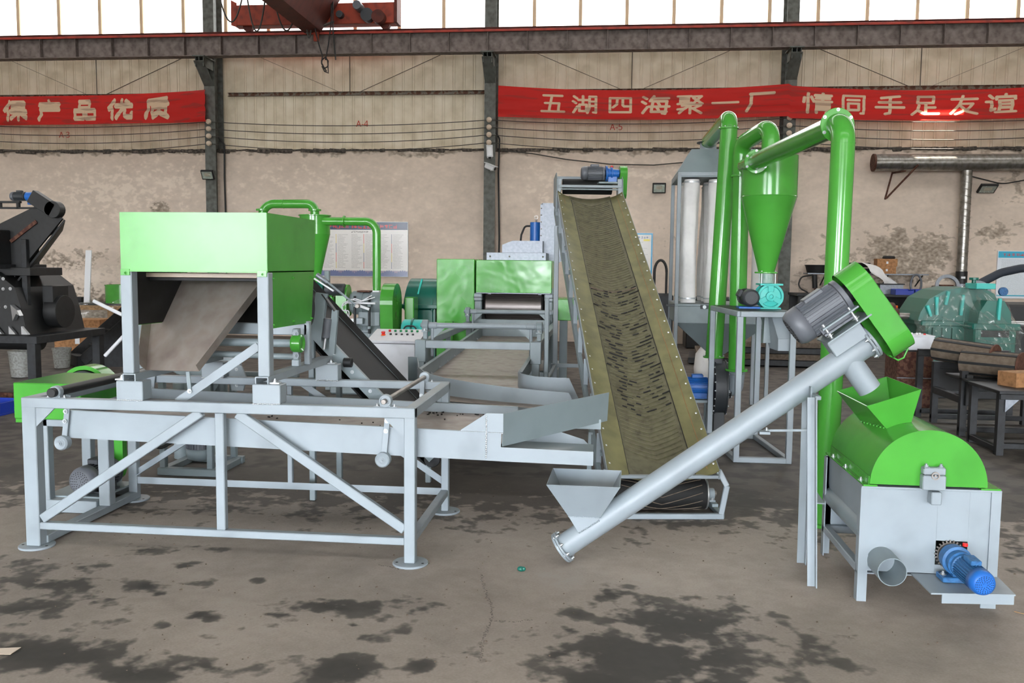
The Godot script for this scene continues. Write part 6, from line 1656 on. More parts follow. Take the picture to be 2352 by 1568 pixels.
# ---------- bag filter ----------
func bag_filter() -> void:
	var t := thing("bag_filter", "grey bag filter with a sloped hood over rows of hanging white cloth bags", "filter", V(1.25, 0, -10.08))
	var x0 := 0.72; var x1 := 1.72; var zf := -9.60; var zr := -10.56
	for x in [x0 + 0.018, x1 - 0.018]:
		for z in [zf - 0.018, zr + 0.018]: part(t, "post", mb().bb(V(x - 0.02, 0, z - 0.02), V(x + 0.02, 2.56, z + 0.02)), M.grey)
	for z in [zf - 0.012, zr + 0.012]: part(t, "hood_rail", mb().bb(V(x0, 2.55, z - 0.012), V(x1, 2.59, z + 0.012)), M.grey)
	for x in [x0 + 0.012, x1 - 0.012]: part(t, "hood_rail", mb().bb(V(x - 0.012, 2.55, zf - 0.02), V(x + 0.012, 2.59, zr + 0.02)), M.grey)
	var b := [V(x0, 2.59, zf), V(x1, 2.59, zf), V(x1, 2.59, zr), V(x0, 2.59, zr)]
	var u := [V(0.875, 2.85, zf - 0.22), V(1.56, 2.85, zf - 0.22), V(1.56, 2.85, zr + 0.22), V(0.875, 2.85, zr + 0.22)]
	for i in 4: part(t, "hood_side", mb().plate([b[i], b[(i + 1) % 4], u[(i + 1) % 4], u[i]], 0.004), M.grey2)
	part(t, "hood_top", mb().plate(u, 0.004), M.grey2)
	part(t, "hood_neck", mb().cyl(V(1.075, 2.85, -10.08), V(1.075, 2.945, -10.08), 0.09, 28), M.grey)
	part(t, "neck_flange", mb().cyl(V(1.075, 2.945, -10.08), V(1.075, 2.96, -10.08), 0.125, 32), M.motor_dark)
	part(t, "tube_plate", mb().bb(V(x0, 2.535, zf), V(x1, 2.55, zr)), M.grey2)
	# bags: each cloth sleeve with soft folds, clamped at both ends
	var k := 0
	for z in [-9.72, -10.08, -10.42]:
		for x in [0.868, 1.125, 1.375, 1.60]:
			if z < -9.9 and x > 1.3: continue
			var rng := RandomNumberGenerator.new()
			rng.seed = 70 + k
			k += 1
			var ph := rng.randf() * TAU
			var ph2 := rng.randf() * TAU
			var rows: Array = []
			for i in 25:
				var f := i / 24.0
				var y := lerpf(2.52, 1.215, f)
				var row: Array = []
				var pinch := 1.0 - 0.10 * (smoothstep(0.06, 0.0, f) + smoothstep(0.95, 1.0, f))
				for j in 33:
					var an := TAU * j / 32
					var r := 0.086 * pinch * (1.0 + 0.085 * sin(an * 5.0 + ph + f * 2.5) * sin(f * PI) + 0.035 * sin(an * 3.0 + ph2 - f * 4.0) + 0.02 * sin(f * 19.0 + an * 2.0))
					row.append(V(x + r * cos(an) + 0.012 * sin(f * 4.0 + ph), y, z + r * sin(an)))
				rows.append(row)
			var bg := part(t, "filter_bag", mb().sheet(rows, 0.0), M.cloth)
			for y in [2.492, 1.262]: part(bg, "clamp_ring", mb().ring(V(x + (0.012 * sin(ph) if y > 2 else 0.012 * sin(4.0 + ph)), y - 0.008, z), V(x + (0.012 * sin(ph) if y > 2 else 0.012 * sin(4.0 + ph)), y + 0.008, z), 0.088, 0.08, 24), M.bolt)
	part(t, "collector_top", mb().bb(V(x0, 1.18, zf + 0.005), V(x1, 1.205, zr)), M.grey2)
	part(t, "collector", mb().bb(V(x0 + 0.01, 1.0, zf), V(x1 - 0.01, 1.18, zr), 0.004), M.grey2)
	var lt := part(t, "latch", mb().bb(V(0.99, 1.155, zf + 0.03), V(1.07, 1.195, zf + 0.005)), M.motor_dark)
	part(lt, "latch_bolt", mb().hexbolt(V(1.03, 1.175, zf + 0.03), V(0, 0, 1), 0.012), M.bolt)
	part(t, "latch", mb().bb(V(0.63, 1.175, zf + 0.0), V(0.72, 1.20, zf + 0.02)), M.motor_dark)
	# dust hopper
	var h0 := [V(x0 + 0.02, 1.0, zf), V(x1 - 0.02, 1.0, zf), V(x1 - 0.02, 1.0, zr), V(x0 + 0.02, 1.0, zr)]
	var h1 := [V(1.16, 0.62, -10.0), V(1.28, 0.62, -10.0), V(1.28, 0.62, -10.15), V(1.16, 0.62, -10.15)]
	for i in 4: part(t, "hopper_side", mb().plate([h0[i], h0[(i + 1) % 4], h1[(i + 1) % 4], h1[i]], 0.004), M.grey2)
	part(t, "hopper_outlet", mb().bb(V(1.15, 0.55, -9.99), V(1.29, 0.63, -10.16)), M.grey)

# ---------- fan with blue motor ----------
func blower() -> void:
	var t := thing("blower_fan", "dark blower fan with a ribbed blue motor, standing behind the cyclone stand", "fan", V(1.05, 0, -8.6))
	var c := V(1.025, 0.455, -8.6)
	var ca := part(t, "casing", mb().lathe(c, V(1, 0, 0), [Vector2(0, 0), Vector2(0.262, 0), Vector2(0.262, 0.012), Vector2(0.25, 0.012), Vector2(0.25, 0.105), Vector2(0.262, 0.105), Vector2(0.262, 0.117), Vector2(0, 0.117)], 48), M.motor_dark)
	part(ca, "outlet", mb().bb(V(1.0, 0.62, -8.68), V(1.10, 0.74, -8.52)), M.motor_dark)
	for i in 20:
		var an := TAU * i / 20
		part(ca, "bolt", mb().hexbolt(c + V(0.0, sin(an) * 0.255, cos(an) * 0.255), V(-1, 0, 0), 0.007), M.bolt)
		if i % 2 == 0: part(ca, "bolt", mb().hexbolt(c + V(0.117, sin(an) * 0.255, cos(an) * 0.255), V(1, 0, 0), 0.007), M.bolt)
	motor(t, V(0.70, 0.455, -8.6), V(1.02, 0.455, -8.6), 0.095, M.blue, M.blue, V(0, 1, 0), true)
	part(t, "inlet_cone", mb().lathe(V(1.14, 0.455, -8.6), V(1, 0, 0), [Vector2(0.13, 0), Vector2(0.09, 0.03), Vector2(0.085, 0.04)], 32), M.motor_dark)
	flange(t, V(1.185, 0.455, -8.6), V(1, 0, 0), 0.105, 0.012, M.dark_steel, 8, 0.008, true)
	part(t, "inlet_elbow", mb().pipe(bend([V(1.17, 0.455, -8.6), V(1.225, 0.455, -8.56), V(1.222, 0.64, -8.43)], 0.10, 10), 0.077, 28), M.grey)
	part(t, "stand", mb().bb(V(0.72, 0.32, -8.46), V(1.0, 0.345, -8.74)), M.grey2)
	for p in [[0.74, -8.48], [0.98, -8.48], [0.74, -8.72], [0.98, -8.72]]: part(t, "leg", mb().bb(V(p[0] - 0.02, 0, p[1] - 0.02), V(p[0] + 0.02, 0.32, p[1] + 0.02)), M.grey2)
	part(t, "base_rail", mb().bb(V(0.72, 0, -8.45), V(1.18, 0.05, -8.50)), M.grey2)
	part(t, "casing_foot", mb().bb(V(1.03, 0, -8.5), V(1.13, 0.25, -8.7)), M.motor_dark)

# ---------- things on the back wall ----------
const GLYPHS := {
	"bao": [[30,4,8,48],[20,30,20,98],[40,8,90,8,90,38,40,38,40,8],[32,56,98,56],[65,38,65,98],[62,58,34,92],[68,58,98,90]],
	"chan": [[50,2,50,16],[10,18,92,18],[32,26,38,38],[70,26,62,40],[14,44,92,44],[18,44,16,70,6,98]],
	"pin": [[28,6,72,6,72,42,28,42,28,6],[6,54,44,54,44,96,6,96,6,54],[56,54,94,54,94,96,56,96,56,54]],
	"you": [[28,4,6,48],[18,30,18,98],[34,32,98,32],[58,4,58,50,34,96],[68,36,68,86,76,94,94,94,96,74],[74,8,88,22]],
	"zhi": [[90,4,20,14],[20,14,18,60,6,96],[30,26,94,26],[58,14,56,38],[34,42,34,82],[34,42,86,42,86,80],[60,52,58,70,34,96],[64,78,92,96]],
	"wu": [[12,8,88,8],[46,8,34,92],[18,48,76,48,72,92],[4,92,96,92]],
	"hu": [[6,8,18,18],[2,34,14,44],[4,94,20,62],[24,26,60,26],[42,6,42,50],[28,52,56,52,56,86,28,86,28,52],[68,8,68,70,60,96],[68,8,94,8,94,94,84,92],[68,34,94,34],[68,58,94,58]],
	"si": [[8,14,92,14,92,90,8,90,8,14],[38,14,36,48,20,64],[60,14,60,52,66,58,82,58]],
	"hai": [[6,8,18,18],[2,34,14,44],[4,94,20,62],[44,4,30,30],[38,16,96,16],[40,32,34,88,88,88],[40,32,90,32,84,98,74,96],[26,60,98,60],[58,38,64,52],[54,64,60,78]],
	"ju": [[4,8,54,8],[14,8,14,44],[44,8,44,46],[14,20,44,20],[14,32,44,32],[4,48,56,42],[58,10,92,10,60,48],[62,18,96,48],[50,58,50,98],[20,58,86,52],[46,60,30,74,4,78],[30,72,10,96],[54,70,92,98],[90,58,60,74]],
	"yi": [[6,48,94,48]],
	"chang": [[16,10,96,10],[20,10,18,60,4,96]],
	"qing": [[18,4,18,98],[6,24,4,46],[30,20,36,36],[42,12,96,12],[46,26,92,26],[38,42,98,42],[68,2,68,42],[48,54,48,98],[48,54,90,54,90,96,82,96],[48,68,90,68],[48,82,90,82]],
	"tong": [[10,98,10,8,90,8,90,96,80,96],[28,28,72,28],[30,46,70,46,70,80,30,80,30,46]],
	"shou": [[80,4,20,14],[14,36,86,36],[4,62,96,62],[50,10,50,92,36,96]],
	"zu": [[24,6,78,6,78,38,24,38,24,6],[52,38,52,92],[52,62,84,62],[28,52,24,76,6,98],[24,78,50,94,98,94]],
	"you2": [[6,20,94,20],[44,4,36,44,6,94],[36,44,80,44,64,72,22,98],[36,56,60,84,96,98]],
	"yi2": [[12,6,24,20],[4,38,20,38,20,84,32,76],[64,2,64,12],[36,26,36,14,96,14,96,26],[46,34,46,88],[46,34,86,34,86,88],[46,52,86,52],[46,70,86,70],[34,92,98,92]],
}

func stroke(im: Image, a: Vector2, b: Vector2, w: float, c: Color) -> void:
	var lo := a.min(b) - Vector2(w, w)
	var hi := a.max(b) + Vector2(w, w)
	for y in range(maxi(0, int(lo.y)), mini(im.get_height(), int(hi.y) + 2)):
		for x in range(maxi(0, int(lo.x)), mini(im.get_width(), int(hi.x) + 2)):
			var p := Vector2(x + 0.5, y + 0.5)
			var ab := b - a
			var t := clampf((p - a).dot(ab) / maxf(ab.length_squared(), 1e-6), 0, 1)
			var d := p.distance_to(a + ab * t)
			if d < w: im.set_pixel(x, y, im.get_pixel(x, y).lerp(c, clampf(w - d + 0.3, 0, 1)))

func glyph(im: Image, g: String, x: float, y: float, w: float, h: float, th: float, c: Color) -> void:
	for s in GLYPHS[g]:
		for i in range(0, s.size() - 2, 2):
			stroke(im, Vector2(x + s[i] * w / 100.0, y + s[i + 1] * h / 100.0), Vector2(x + s[i + 2] * w / 100.0, y + s[i + 3] * h / 100.0), th, c)

func banner(label: String, x0: float, x1: float, top: Callable, height: Callable, chars: Array, seed_: int) -> void:
	var W := 2048
	var k := W / (x1 - x0)
	var H := 128
	var im := Image.create(W, H, false, Image.FORMAT_RGB8)
	im.fill(Color(0.80, 0.155, 0.13))
	for c in chars:
		var w: float = (c[2] - c[1]) * k
		glyph(im, c[0], (c[1] - x0) * k, 24.0, w, 80.0, maxf(5.0, w * 0.06), Color(0.90, 0.80, 0.68))
	# dust and mostly fold shade, painted as long faint streaks along the cloth
	var n := noise(seed_, 0.012, 4)
	for y in H:
		for x in W:
			var d := clampf((n.get_noise_2d(x * 0.25, y * 3.2) - 0.15) * 1.6, 0.0, 0.30)
			if d > 0.01: im.set_pixel(x, y, im.get_pixel(x, y).lerp(Color(0.42, 0.29, 0.26), d))
	var m := StandardMaterial3D.new()
	m.albedo_texture = ImageTexture.create_from_image(im)
	m.roughness = 0.75
	m.backlight_enabled = true
	m.backlight = Color(0.9, 0.9, 0.9)
	var rows: Array = []
	for j in 15:
		var f := j / 14.0
		var row: Array = []
		for i in 181:
			var x := lerpf(x0, x1, i / 180.0)
			var fold := 0.022 * sin(f * 17.0 + x * 0.9 + sin(x * 0.7) * 2.0) * (0.4 + 0.6 * absf(sin(x * 0.55))) + 0.012 * sin(f * 31.0 - x * 1.3)
			row.append(V(x, top.call(x) - f * height.call(x), WZ + 0.43 + fold * 0.8 + 0.01 * sin(f * PI)))
		rows.append(row)
	var o := part(self, "banner", mb().sheet(rows, 0.0), m)
	tag(o, label, "banner", "red slogan banners")

func wall_items() -> void:
	banner("red cloth slogan banner with five characters, hung left of the first column", -13.9, -8.47, func(x: float) -> float: return 5.09 + 0.105 * pow(maxf(0.0, (x + 11.6) / 3.13), 2.0), func(x: float) -> float: return 0.60 + 0.055 * smoothstep(-10.5, -8.5, x), [["bao", -13.02, -12.48], ["chan", -12.23, -11.69], ["pin", -11.41, -10.90], ["you", -10.64, -10.08], ["zhi", -9.83, -9.26]], 91)
	banner("long red cloth slogan banner with thirteen characters, hung above the cyclones", -2.267, 9.2, func(x: float) -> float: return (5.09 + 0.11 * pow(absf(x - 0.75) / 2.9, 2.0)) if x < 3.5 else (5.035 + 0.12 * pow(absf(x - 6.3) / 2.85, 2.0)), func(x: float) -> float: return 0.57 + 0.06 * exp(-absf(x - 3.5)) + 0.05 * exp(-absf(x + 2.27)), [["wu", -1.40, -0.91], ["hu", -0.76, -0.26], ["si", -0.05, 0.44], ["hai", 0.62, 1.17], ["ju", 1.31, 1.83], ["yi", 1.98, 2.53], ["chang", 2.65, 3.21], ["qing", 3.74, 4.30], ["tong", 4.46, 4.95], ["shou", 5.11, 5.67], ["zu", 5.78, 6.31], ["you2", 6.50, 7.03], ["yi2", 7.15, 7.72]], 92)
	# insulators and wires
	var cols := [-14.45, -8.43, -2.45, 3.53, 9.5]
	var ys := [4.545, 4.395, 4.245, 4.09]
	var zw := WZ + 0.335
	for c in cols.slice(1, 4):
		var nm: String = {-8.43: "left", -2.45: "middle", 3.53: "right"}[c]
		for i in 4:
			var o := part(self, "insulator", mb().lathe(V(c - 0.01, ys[i], WZ + 0.312), V(0, 0, 1), [Vector2(0, 0), Vector2(0.03, 0), Vector2(0.05, 0.02), Vector2(0.055, 0.035), Vector2(0.035, 0.045), Vector2(0.05, 0.06), Vector2(0.05, 0.075), Vector2(0.02, 0.09), Vector2(0, 0.09)], 18), M.porcelain)
			tag(o, "%s white porcelain insulator on the %s steel column" % [["topmost", "second", "third", "lowest"][i], nm], "insulator", "insulators on the columns")
	for s in 4:
		for i in 4:
			var pts: Array = []
			var sag := 0.10 + 0.02 * i
			for k in 25:
				var f := k / 24.0
				pts.append(V(lerpf(cols[s], cols[s + 1], f), ys[i] - 4.0 * sag * f * (1.0 - f), zw))
			var o := part(self, "overhead_wire", mb().pipe(pts, 0.0085, 6), M.wire)
			tag(o, "%s overhead wire in %s bay, strung along the wall" % [["top", "second", "third", "bottom"][i], ["the far left", "the second", "the third", "the far right"][s]], "wire", "wires along the wall")
	# cameras
	for c in [[V(-2.44, 3.88, WZ + 0.38), "small white camera pointing down, upper of two on the middle column", V(0.1, -0.9, 0.4)], [V(-2.42, 3.585, WZ + 0.40), "long white bullet camera on the middle column below the insulators", V(0.8, -0.35, 0.4)]]:
		var t := thing("security_camera", c[1], "camera", c[0], "cameras on the middle column")
		var d: Vector3 = c[2].normalized()
		part(t, "housing", mb().box(c[0], V(0.11, 0.11, 0.24), MB.frame(d), 0.02), M.white)
		part(t, "lens", mb().cyl(c[0] + d * 0.12, c[0] + d * 0.128, 0.035, 16), M.black)
		part(t, "hood", mb().box(c[0] + V(0, 0.055, 0) + d * 0.02, V(0.13, 0.012, 0.28), MB.frame(d)), M.white)
		part(t, "bracket", mb().beam(c[0], V(c[0].x, c[0].y - 0.06, WZ + 0.31), 0.03, 0.03), M.white)
	# flood lamps
	for f in [[V(-8.45, 3.43, WZ + 0.42), 0.27, "black square flood lamp on the left steel column", 0.5], [V(1.02, 3.19, WZ + 0.12), 0.27, "black square flood lamp on the wall between conveyor and bag filter", 0.35], [V(7.35, 3.18, WZ + 0.25), 0.33, "black flood lamp tilted steeply down under the wall duct", 1.0]]:
		var t := thing("flood_lamp", f[2], "lamp", f[0], "flood lamps")
		var q := Basis(V(1, 0, 0), f[3] as float)
		var w: float = f[1]
		part(t, "frame", mb().box(f[0], V(w, w * 0.78, 0.05), q, 0.008), M.black)
		part(t, "reflector", mb().box(f[0] + q * V(0, 0, 0.022), V(w * 0.82, w * 0.58, 0.012), q, 0.003), M.lens)
		part(t, "glass", mb().box(f[0] + q * V(0, 0, 0.031), V(w * 0.84, w * 0.60, 0.004), q, 0.0), M.glass)
		part(t, "led_plate", mb().box(f[0] + q * V(0, 0.015, 0.029), V(w * 0.45, w * 0.28, 0.003), q, 0.0), M.porcelain)
		part(t, "bracket", mb().beam(f[0] + q * V(0, 0, -0.03), V(f[0].x, f[0].y + 0.02, WZ + (0.31 if f[0].x < -5 else 0.0)), 0.05, 0.02), M.black)
	# cables on the columns
	for c in [[V(-8.22, 4.0, WZ + 0.06), V(-8.25, 0.2, WZ + 0.06), "grey cable running down beside the left steel column"], [V(-2.27, 4.1, WZ + 0.1), V(-2.28, 0.2, WZ + 0.1), "thick black cable running down beside the middle steel column"]]:
		tag(part(self, "wall_cable", mb().pipe(bend([c[0] + V(-0.1, 0.25, 0.1), c[0] + V(0, 0.1, 0.02), c[0] - V(0.02, 0.6, 0), (c[0] + c[1]) * 0.5 + V(0.015, 0, 0), c[1]], 0.1), 0.018, 8), M.cable), c[2], "cable")
	tag(part(self, "wall_cable", mb().pipe([V(-2.2, 3.96, WZ + 0.05), V(-1.6, 3.90, WZ + 0.05), V(-0.9, 3.78, WZ + 0.05), V(0.0, 3.68, WZ + 0.05), V(0.9, 3.66, WZ + 0.05), V(1.6, 3.72, WZ + 0.05)], 0.012, 6), M.wire), "thin cable sagging across the wall right of the middle column", "cable")
	tag(part(self, "wall_cable", mb().pipe(bend([V(7.05, 3.45, WZ + 0.05), V(7.7, 3.28, WZ + 0.05), V(8.6, 3.45, WZ + 0.05)], 0.6), 0.012, 6), M.cable), "black cable sagging under the round wall duct", "cable")
	posters()
	# round duct on the wall
	var d := thing("wall_duct", "round galvanised duct along the right wall with a spiral downpipe", "duct", V(6.9, 1.2, WZ + 0.3))
	var zd := WZ + 0.24
	part(d, "duct", mb().cyl(V(5.20, 3.68, zd), V(13.0, 3.68, zd), 0.165, 36), M.duct)
	part(d, "end_cap", mb().cyl(V(5.165, 3.68, zd), V(5.205, 3.68, zd), 0.172, 36), M.rust)
	for x in [5.30, 5.62, 7.4, 9.2]: part(d, "seam", mb().ring(V(x, 3.68, zd), V(x + 0.02, 3.68, zd), 0.170, 0.16, 36), M.duct)
	var spi := mb().cyl(V(6.955, 1.55, zd), V(6.955, 3.53, zd), 0.098, 28)
	var hel: Array = []
	for i in 241: hel.append(V(6.955 + 0.099 * cos(TAU * i / 16.0), 1.55 + i * 0.0082, zd + 0.099 * sin(TAU * i / 16.0)))
	var sp := part(d, "downpipe", spi, M.duct)
	part(sp, "spiral_seam", mb().pipe(hel, 0.006, 5), M.duct)
	part(d, "coupling", mb().cyl(V(6.955, 1.32, zd), V(6.955, 1.56, zd), 0.108, 28), M.dark_paint)
	part(d, "coupling_label", mb().bb(V(6.91, 1.42, zd + 0.105), V(6.99, 1.46, zd + 0.112)), M.white)
	part(d, "flex_hose", mb().lathe(V(6.955, 1.08, zd), V(0, 1, 0), [Vector2(0.06, 0), Vector2(0.10, 0.05), Vector2(0.085, 0.09), Vector2(0.11, 0.13), Vector2(0.09, 0.17), Vector2(0.105, 0.21), Vector2(0.09, 0.25)], 20, true), M.galv)
	var br := mb()
	br.beam(V(5.62, 3.52, WZ + 0.02), V(5.50, 2.98, WZ + 0.02), 0.03, 0.03, V(0, 0, 1))
	br.beam(V(5.52, 3.0, WZ + 0.03), V(5.98, 3.62, WZ + 0.42), 0.03, 0.03)
	br.beam(V(5.62, 3.50, WZ + 0.02), V(5.75, 3.50, WZ + 0.40), 0.03, 0.03)
	part(d, "bracket", br, M.rust)

func pseudo_line(im: Image, x: int, y: int, w: int, h: int, c: Color, rng: RandomNumberGenerator) -> void:
	# a row of small printed characters too blurred to read
	var cx := x
	while cx < x + w - h:
		for s in 4:
			if rng.randf() < 0.5: im.fill_rect(Rect2i(cx, y + rng.randi_range(0, h - 1), h - 1, maxi(1, h / 7)), c)
			else: im.fill_rect(Rect2i(cx + rng.randi_range(0, h - 2), y, maxi(1, h / 7), h), c)
		cx += h + maxi(1, h / 4)

func posters() -> void:
	var rng := RandomNumberGenerator.new()
	rng.seed = 33
	# large notice board behind the green pipes
	var im := Image.create(1024, 572, false, Image.FORMAT_RGB8)
	im.fill(Color(0.86, 0.85, 0.83))
	for y in 80:
		im.fill_rect(Rect2i(0, y, 1024, 1), Color(0.22, 0.29, 0.40).lerp(Color(0.12, 0.18, 0.30), y / 80.0))
	pseudo_line(im, 120, 26, 800, 38, Color(0.80, 0.14, 0.12), rng)
	pseudo_line(im, 420, 96, 190, 14, Color(0.25, 0.25, 0.25), rng)
	for c in 6:
		for r in 26:
			var yy := 130 + r * 14
			pseudo_line(im, 120 + c * 150, yy, rng.randi_range(60, 120), 6, Color(0.55, 0.54, 0.53), rng)
			if c % 2 == 1: im.fill_rect(Rect2i(250 + (c - 1) * 150, yy, 8, 8), [Color(0.75, 0.2, 0.15), Color(0.8, 0.7, 0.2), Color(0.3, 0.35, 0.45)][(r / 7 + c) % 3])
	for i in 4: im.fill_rect(Rect2i(22 + i * 18, 340, 5, 120), Color(0.85, 0.35, 0.28))
	for i in 3: im.fill_rect(Rect2i(30, 200 + i * 16, 60, 7), Color(0.4, 0.5, 0.75))
	for x in 1024:
		var h := int(24 + 26.0 * absf(sin(x * 0.021)) + 16.0 * absf(sin(x * 0.13 + 1.0)))
		im.fill_rect(Rect2i(x, 572 - 58, 1, 58), Color(0.58, 0.54, 0.62))
		im.fill_rect(Rect2i(x, 572 - h, 1, h), Color(0.32, 0.36, 0.52).lerp(Color(0.7, 0.72, 0.8), absf(sin(x * 0.4)) * 0.4))
	poster("wide notice board with a dark blue heading strip, behind the green pipe", V(-6.30, 1.324, 0), V(-4.228, 2.470, 0), im)
	var i2 := Image.create(400, 512, false, Image.FORMAT_RGB8)
	i2.fill(Color(0.20, 0.62, 0.80))
	i2.fill_rect(Rect2i(14, 14, 372, 484), Color(0.88, 0.88, 0.86))
	pseudo_line(i2, 60, 34, 310, 24, Color(0.2, 0.35, 0.55), rng)
	i2.fill_rect(Rect2i(300, 66, 70, 20), Color(0.9, 0.85, 0.35))
	for r in 28: pseudo_line(i2, 30, 96 + r * 14, rng.randi_range(200, 330), 6, Color(0.6, 0.6, 0.6), rng)
	poster("narrow notice with a light blue border, half hidden behind the belt conveyor", V(0.18, 1.339, 0), V(0.917, 2.272, 0), i2)
	var i3 := Image.create(640, 512, false, Image.FORMAT_RGB8)
	i3.fill(Color(0.84, 0.87, 0.89))
	i3.fill_rect(Rect2i(0, 0, 640, 70), Color(0.25, 0.66, 0.78))
	pseudo_line(i3, 40, 22, 560, 30, Color(0.75, 0.30, 0.28), rng)
	for r in 27: pseudo_line(i3, 30, 90 + r * 15, rng.randi_range(300, 560), 7, Color(0.62, 0.66, 0.68), rng)
	i3.fill_rect(Rect2i(0, 480, 640, 14), Color(0.3, 0.65, 0.75))
	poster("pale notice with a turquoise heading at the right edge of the wall", V(7.712, 1.045, 0), V(9.1, 1.965, 0), i3)

func poster(label: String, a: Vector3, b: Vector3, im: Image) -> void:
	var m := StandardMaterial3D.new()
	m.albedo_texture = ImageTexture.create_from_image(im)
	m.roughness = 0.22
	var t := thing("notice_board", label, "notice", V((a.x + b.x) / 2, a.y, WZ + 0.03), "notices on the wall")
	var s := mb()
	var z := WZ + 0.037
	var i := s.vert(V(a.x, a.y, z), V(0, 0, 1), Vector2(0, 1)); s.vert(V(b.x, a.y, z), V(0, 0, 1), Vector2(1, 1)); s.vert(V(b.x, b.y, z), V(0, 0, 1), Vector2(1, 0)); s.vert(V(a.x, b.y, z), V(0, 0, 1), Vector2(0, 0))
	s.tri(i, i + 1, i + 2); s.tri(i, i + 2, i + 3)
	part(t, "print", s, m)
	part(t, "board", mb().bb(V(a.x - 0.012, a.y - 0.012, WZ + 0.002), V(b.x + 0.012, b.y + 0.012, z - 0.003)), M.white)

# ---------- overhead crane ----------
func crane() -> void:
	var t := thing("overhead_crane", "rusty orange overhead crane with its end carriage on the rail, cables hanging", "crane", V(-6, 6.31, -17.9))
	var zc := WZ + 0.62
	part(t, "end_carriage", mb().bb(V(-7.68, 6.395, zc - 0.14), V(-4.32, 6.80, zc + 0.16), 0.01), M.crane)
	part(t, "carriage_end", mb().bb(V(-4.33, 6.40, zc - 0.17), V(-4.27, 7.3, zc + 0.19)), M.crane_dark)
	part(t, "carriage_plate", mb().plate([V(-7.72, 6.40, zc + 0.165), V(-7.60, 6.36, zc + 0.165), V(-7.60, 6.84, zc + 0.165), V(-7.72, 6.90, zc + 0.165)], 0.012), M.crane)
	for x in [-7.42, -4.55]: part(t, "wheel", mb().cyl(V(x, 6.40, zc - 0.06), V(x, 6.40, zc + 0.06), 0.10, 24), M.crane_dark)
	var bp := PackedVector2Array([Vector2(-6.15, 6.20), Vector2(-5.82, 6.24), Vector2(-5.42, 6.86), Vector2(-5.42, 7.6), Vector2(-6.95, 7.6), Vector2(-6.95, 6.90)])
	part(t, "bridge_girder", mb().extrude(bp, V(0, 0, zc + 0.20), V(0, 0, ZF - 1.0)), M.crane_dark)
	part(t, "girder_edge", mb().beam(V(-6.12, 6.195, zc + 0.22), V(-5.55, 6.43, zc + 0.22), 0.10, 0.02), M.girder)
	part(t, "stop_block", mb().bb(V(-5.98, 6.05, zc + 0.16), V(-5.88, 6.28, zc + 0.22)), M.crane)
	var mo := V(-5.0, 6.66, zc + 0.22)
	part(t, "travel_motor", mb().cyl(mo, mo + V(0, 0, 0.30), 0.085, 24), M.motor)
	part(t, "travel_gearbox", mb().cyl(V(-4.85, 6.52, zc + 0.17), V(-4.85, 6.52, zc + 0.34), 0.13, 24), M.motor_dark)
	part(t, "brake_drum", mb().cyl(V(-4.62, 6.48, zc + 0.17), V(-4.62, 6.48, zc + 0.36), 0.13, 24), M.crane_dark)
	part(t, "cable_drum", mb().cyl(V(-5.42, 6.55, zc + 0.17), V(-5.42, 6.55, zc + 0.30), 0.07, 20), M.motor_dark)
	# festoon loops
	for l in [[-7.9, 7.2, -7.35, 6.9, 6.40], [-7.30, 7.2, -6.85, 7.1, 6.20], [-6.75, 7.1, -6.15, 7.1, 6.20], [-6.1, 7.1, -5.95, 6.2, 6.16]]:
		var pts: Array = []
		for k in 17:
			var f := k / 16.0
			pts.append(V(lerpf(l[0], l[2], f), lerpf(l[1], l[3], f) - 4.0 * (lerpf(l[1], l[3], 0.5) - l[4]) * f * (1 - f), zc + 0.45))
		part(t, "cable_loop", mb().pipe(pts, 0.016, 8), M.wire)
	for l in [[V(-5.95, 6.6, zc + 0.45), V(-5.86, 6.2, zc + 0.45), V(-5.80, 5.95, zc + 0.45), V(-5.72, 5.70, zc + 0.45), V(-5.74, 5.55, zc + 0.45), V(-5.64, 5.40, zc + 0.45)], [V(-5.52, 6.9, zc + 0.45), V(-5.54, 6.3, zc + 0.45), V(-5.60, 5.9, zc + 0.45), V(-5.66, 5.62, zc + 0.45)], [V(-5.50, 6.9, zc + 0.45), V(-5.50, 6.2, zc + 0.45), V(-5.45, 5.62, zc + 0.45)]]:
		part(t, "pendant_cable", mb().pipe(bend(l, 0.05, 4), 0.013, 8), M.cable)
	var hk := mb()
	var hp: Array = []
	for i in 21: hp.append(V(-5.67 + 0.06 * cos(TAU * i / 16.0) + 0.01 * sin(i * 2.3), 5.56 + 0.11 * sin(TAU * i / 16.0), zc + 0.45 + 0.03 * sin(i * 1.1)))
	hk.pipe(hp, 0.013, 8)
	hk.pipe([V(-5.73, 5.50, zc + 0.45), V(-5.68, 5.40, zc + 0.45), V(-5.60, 5.36, zc + 0.46), V(-5.61, 5.52, zc + 0.45)], 0.013, 8)
	part(t, "cable_bundle", hk, M.cable)

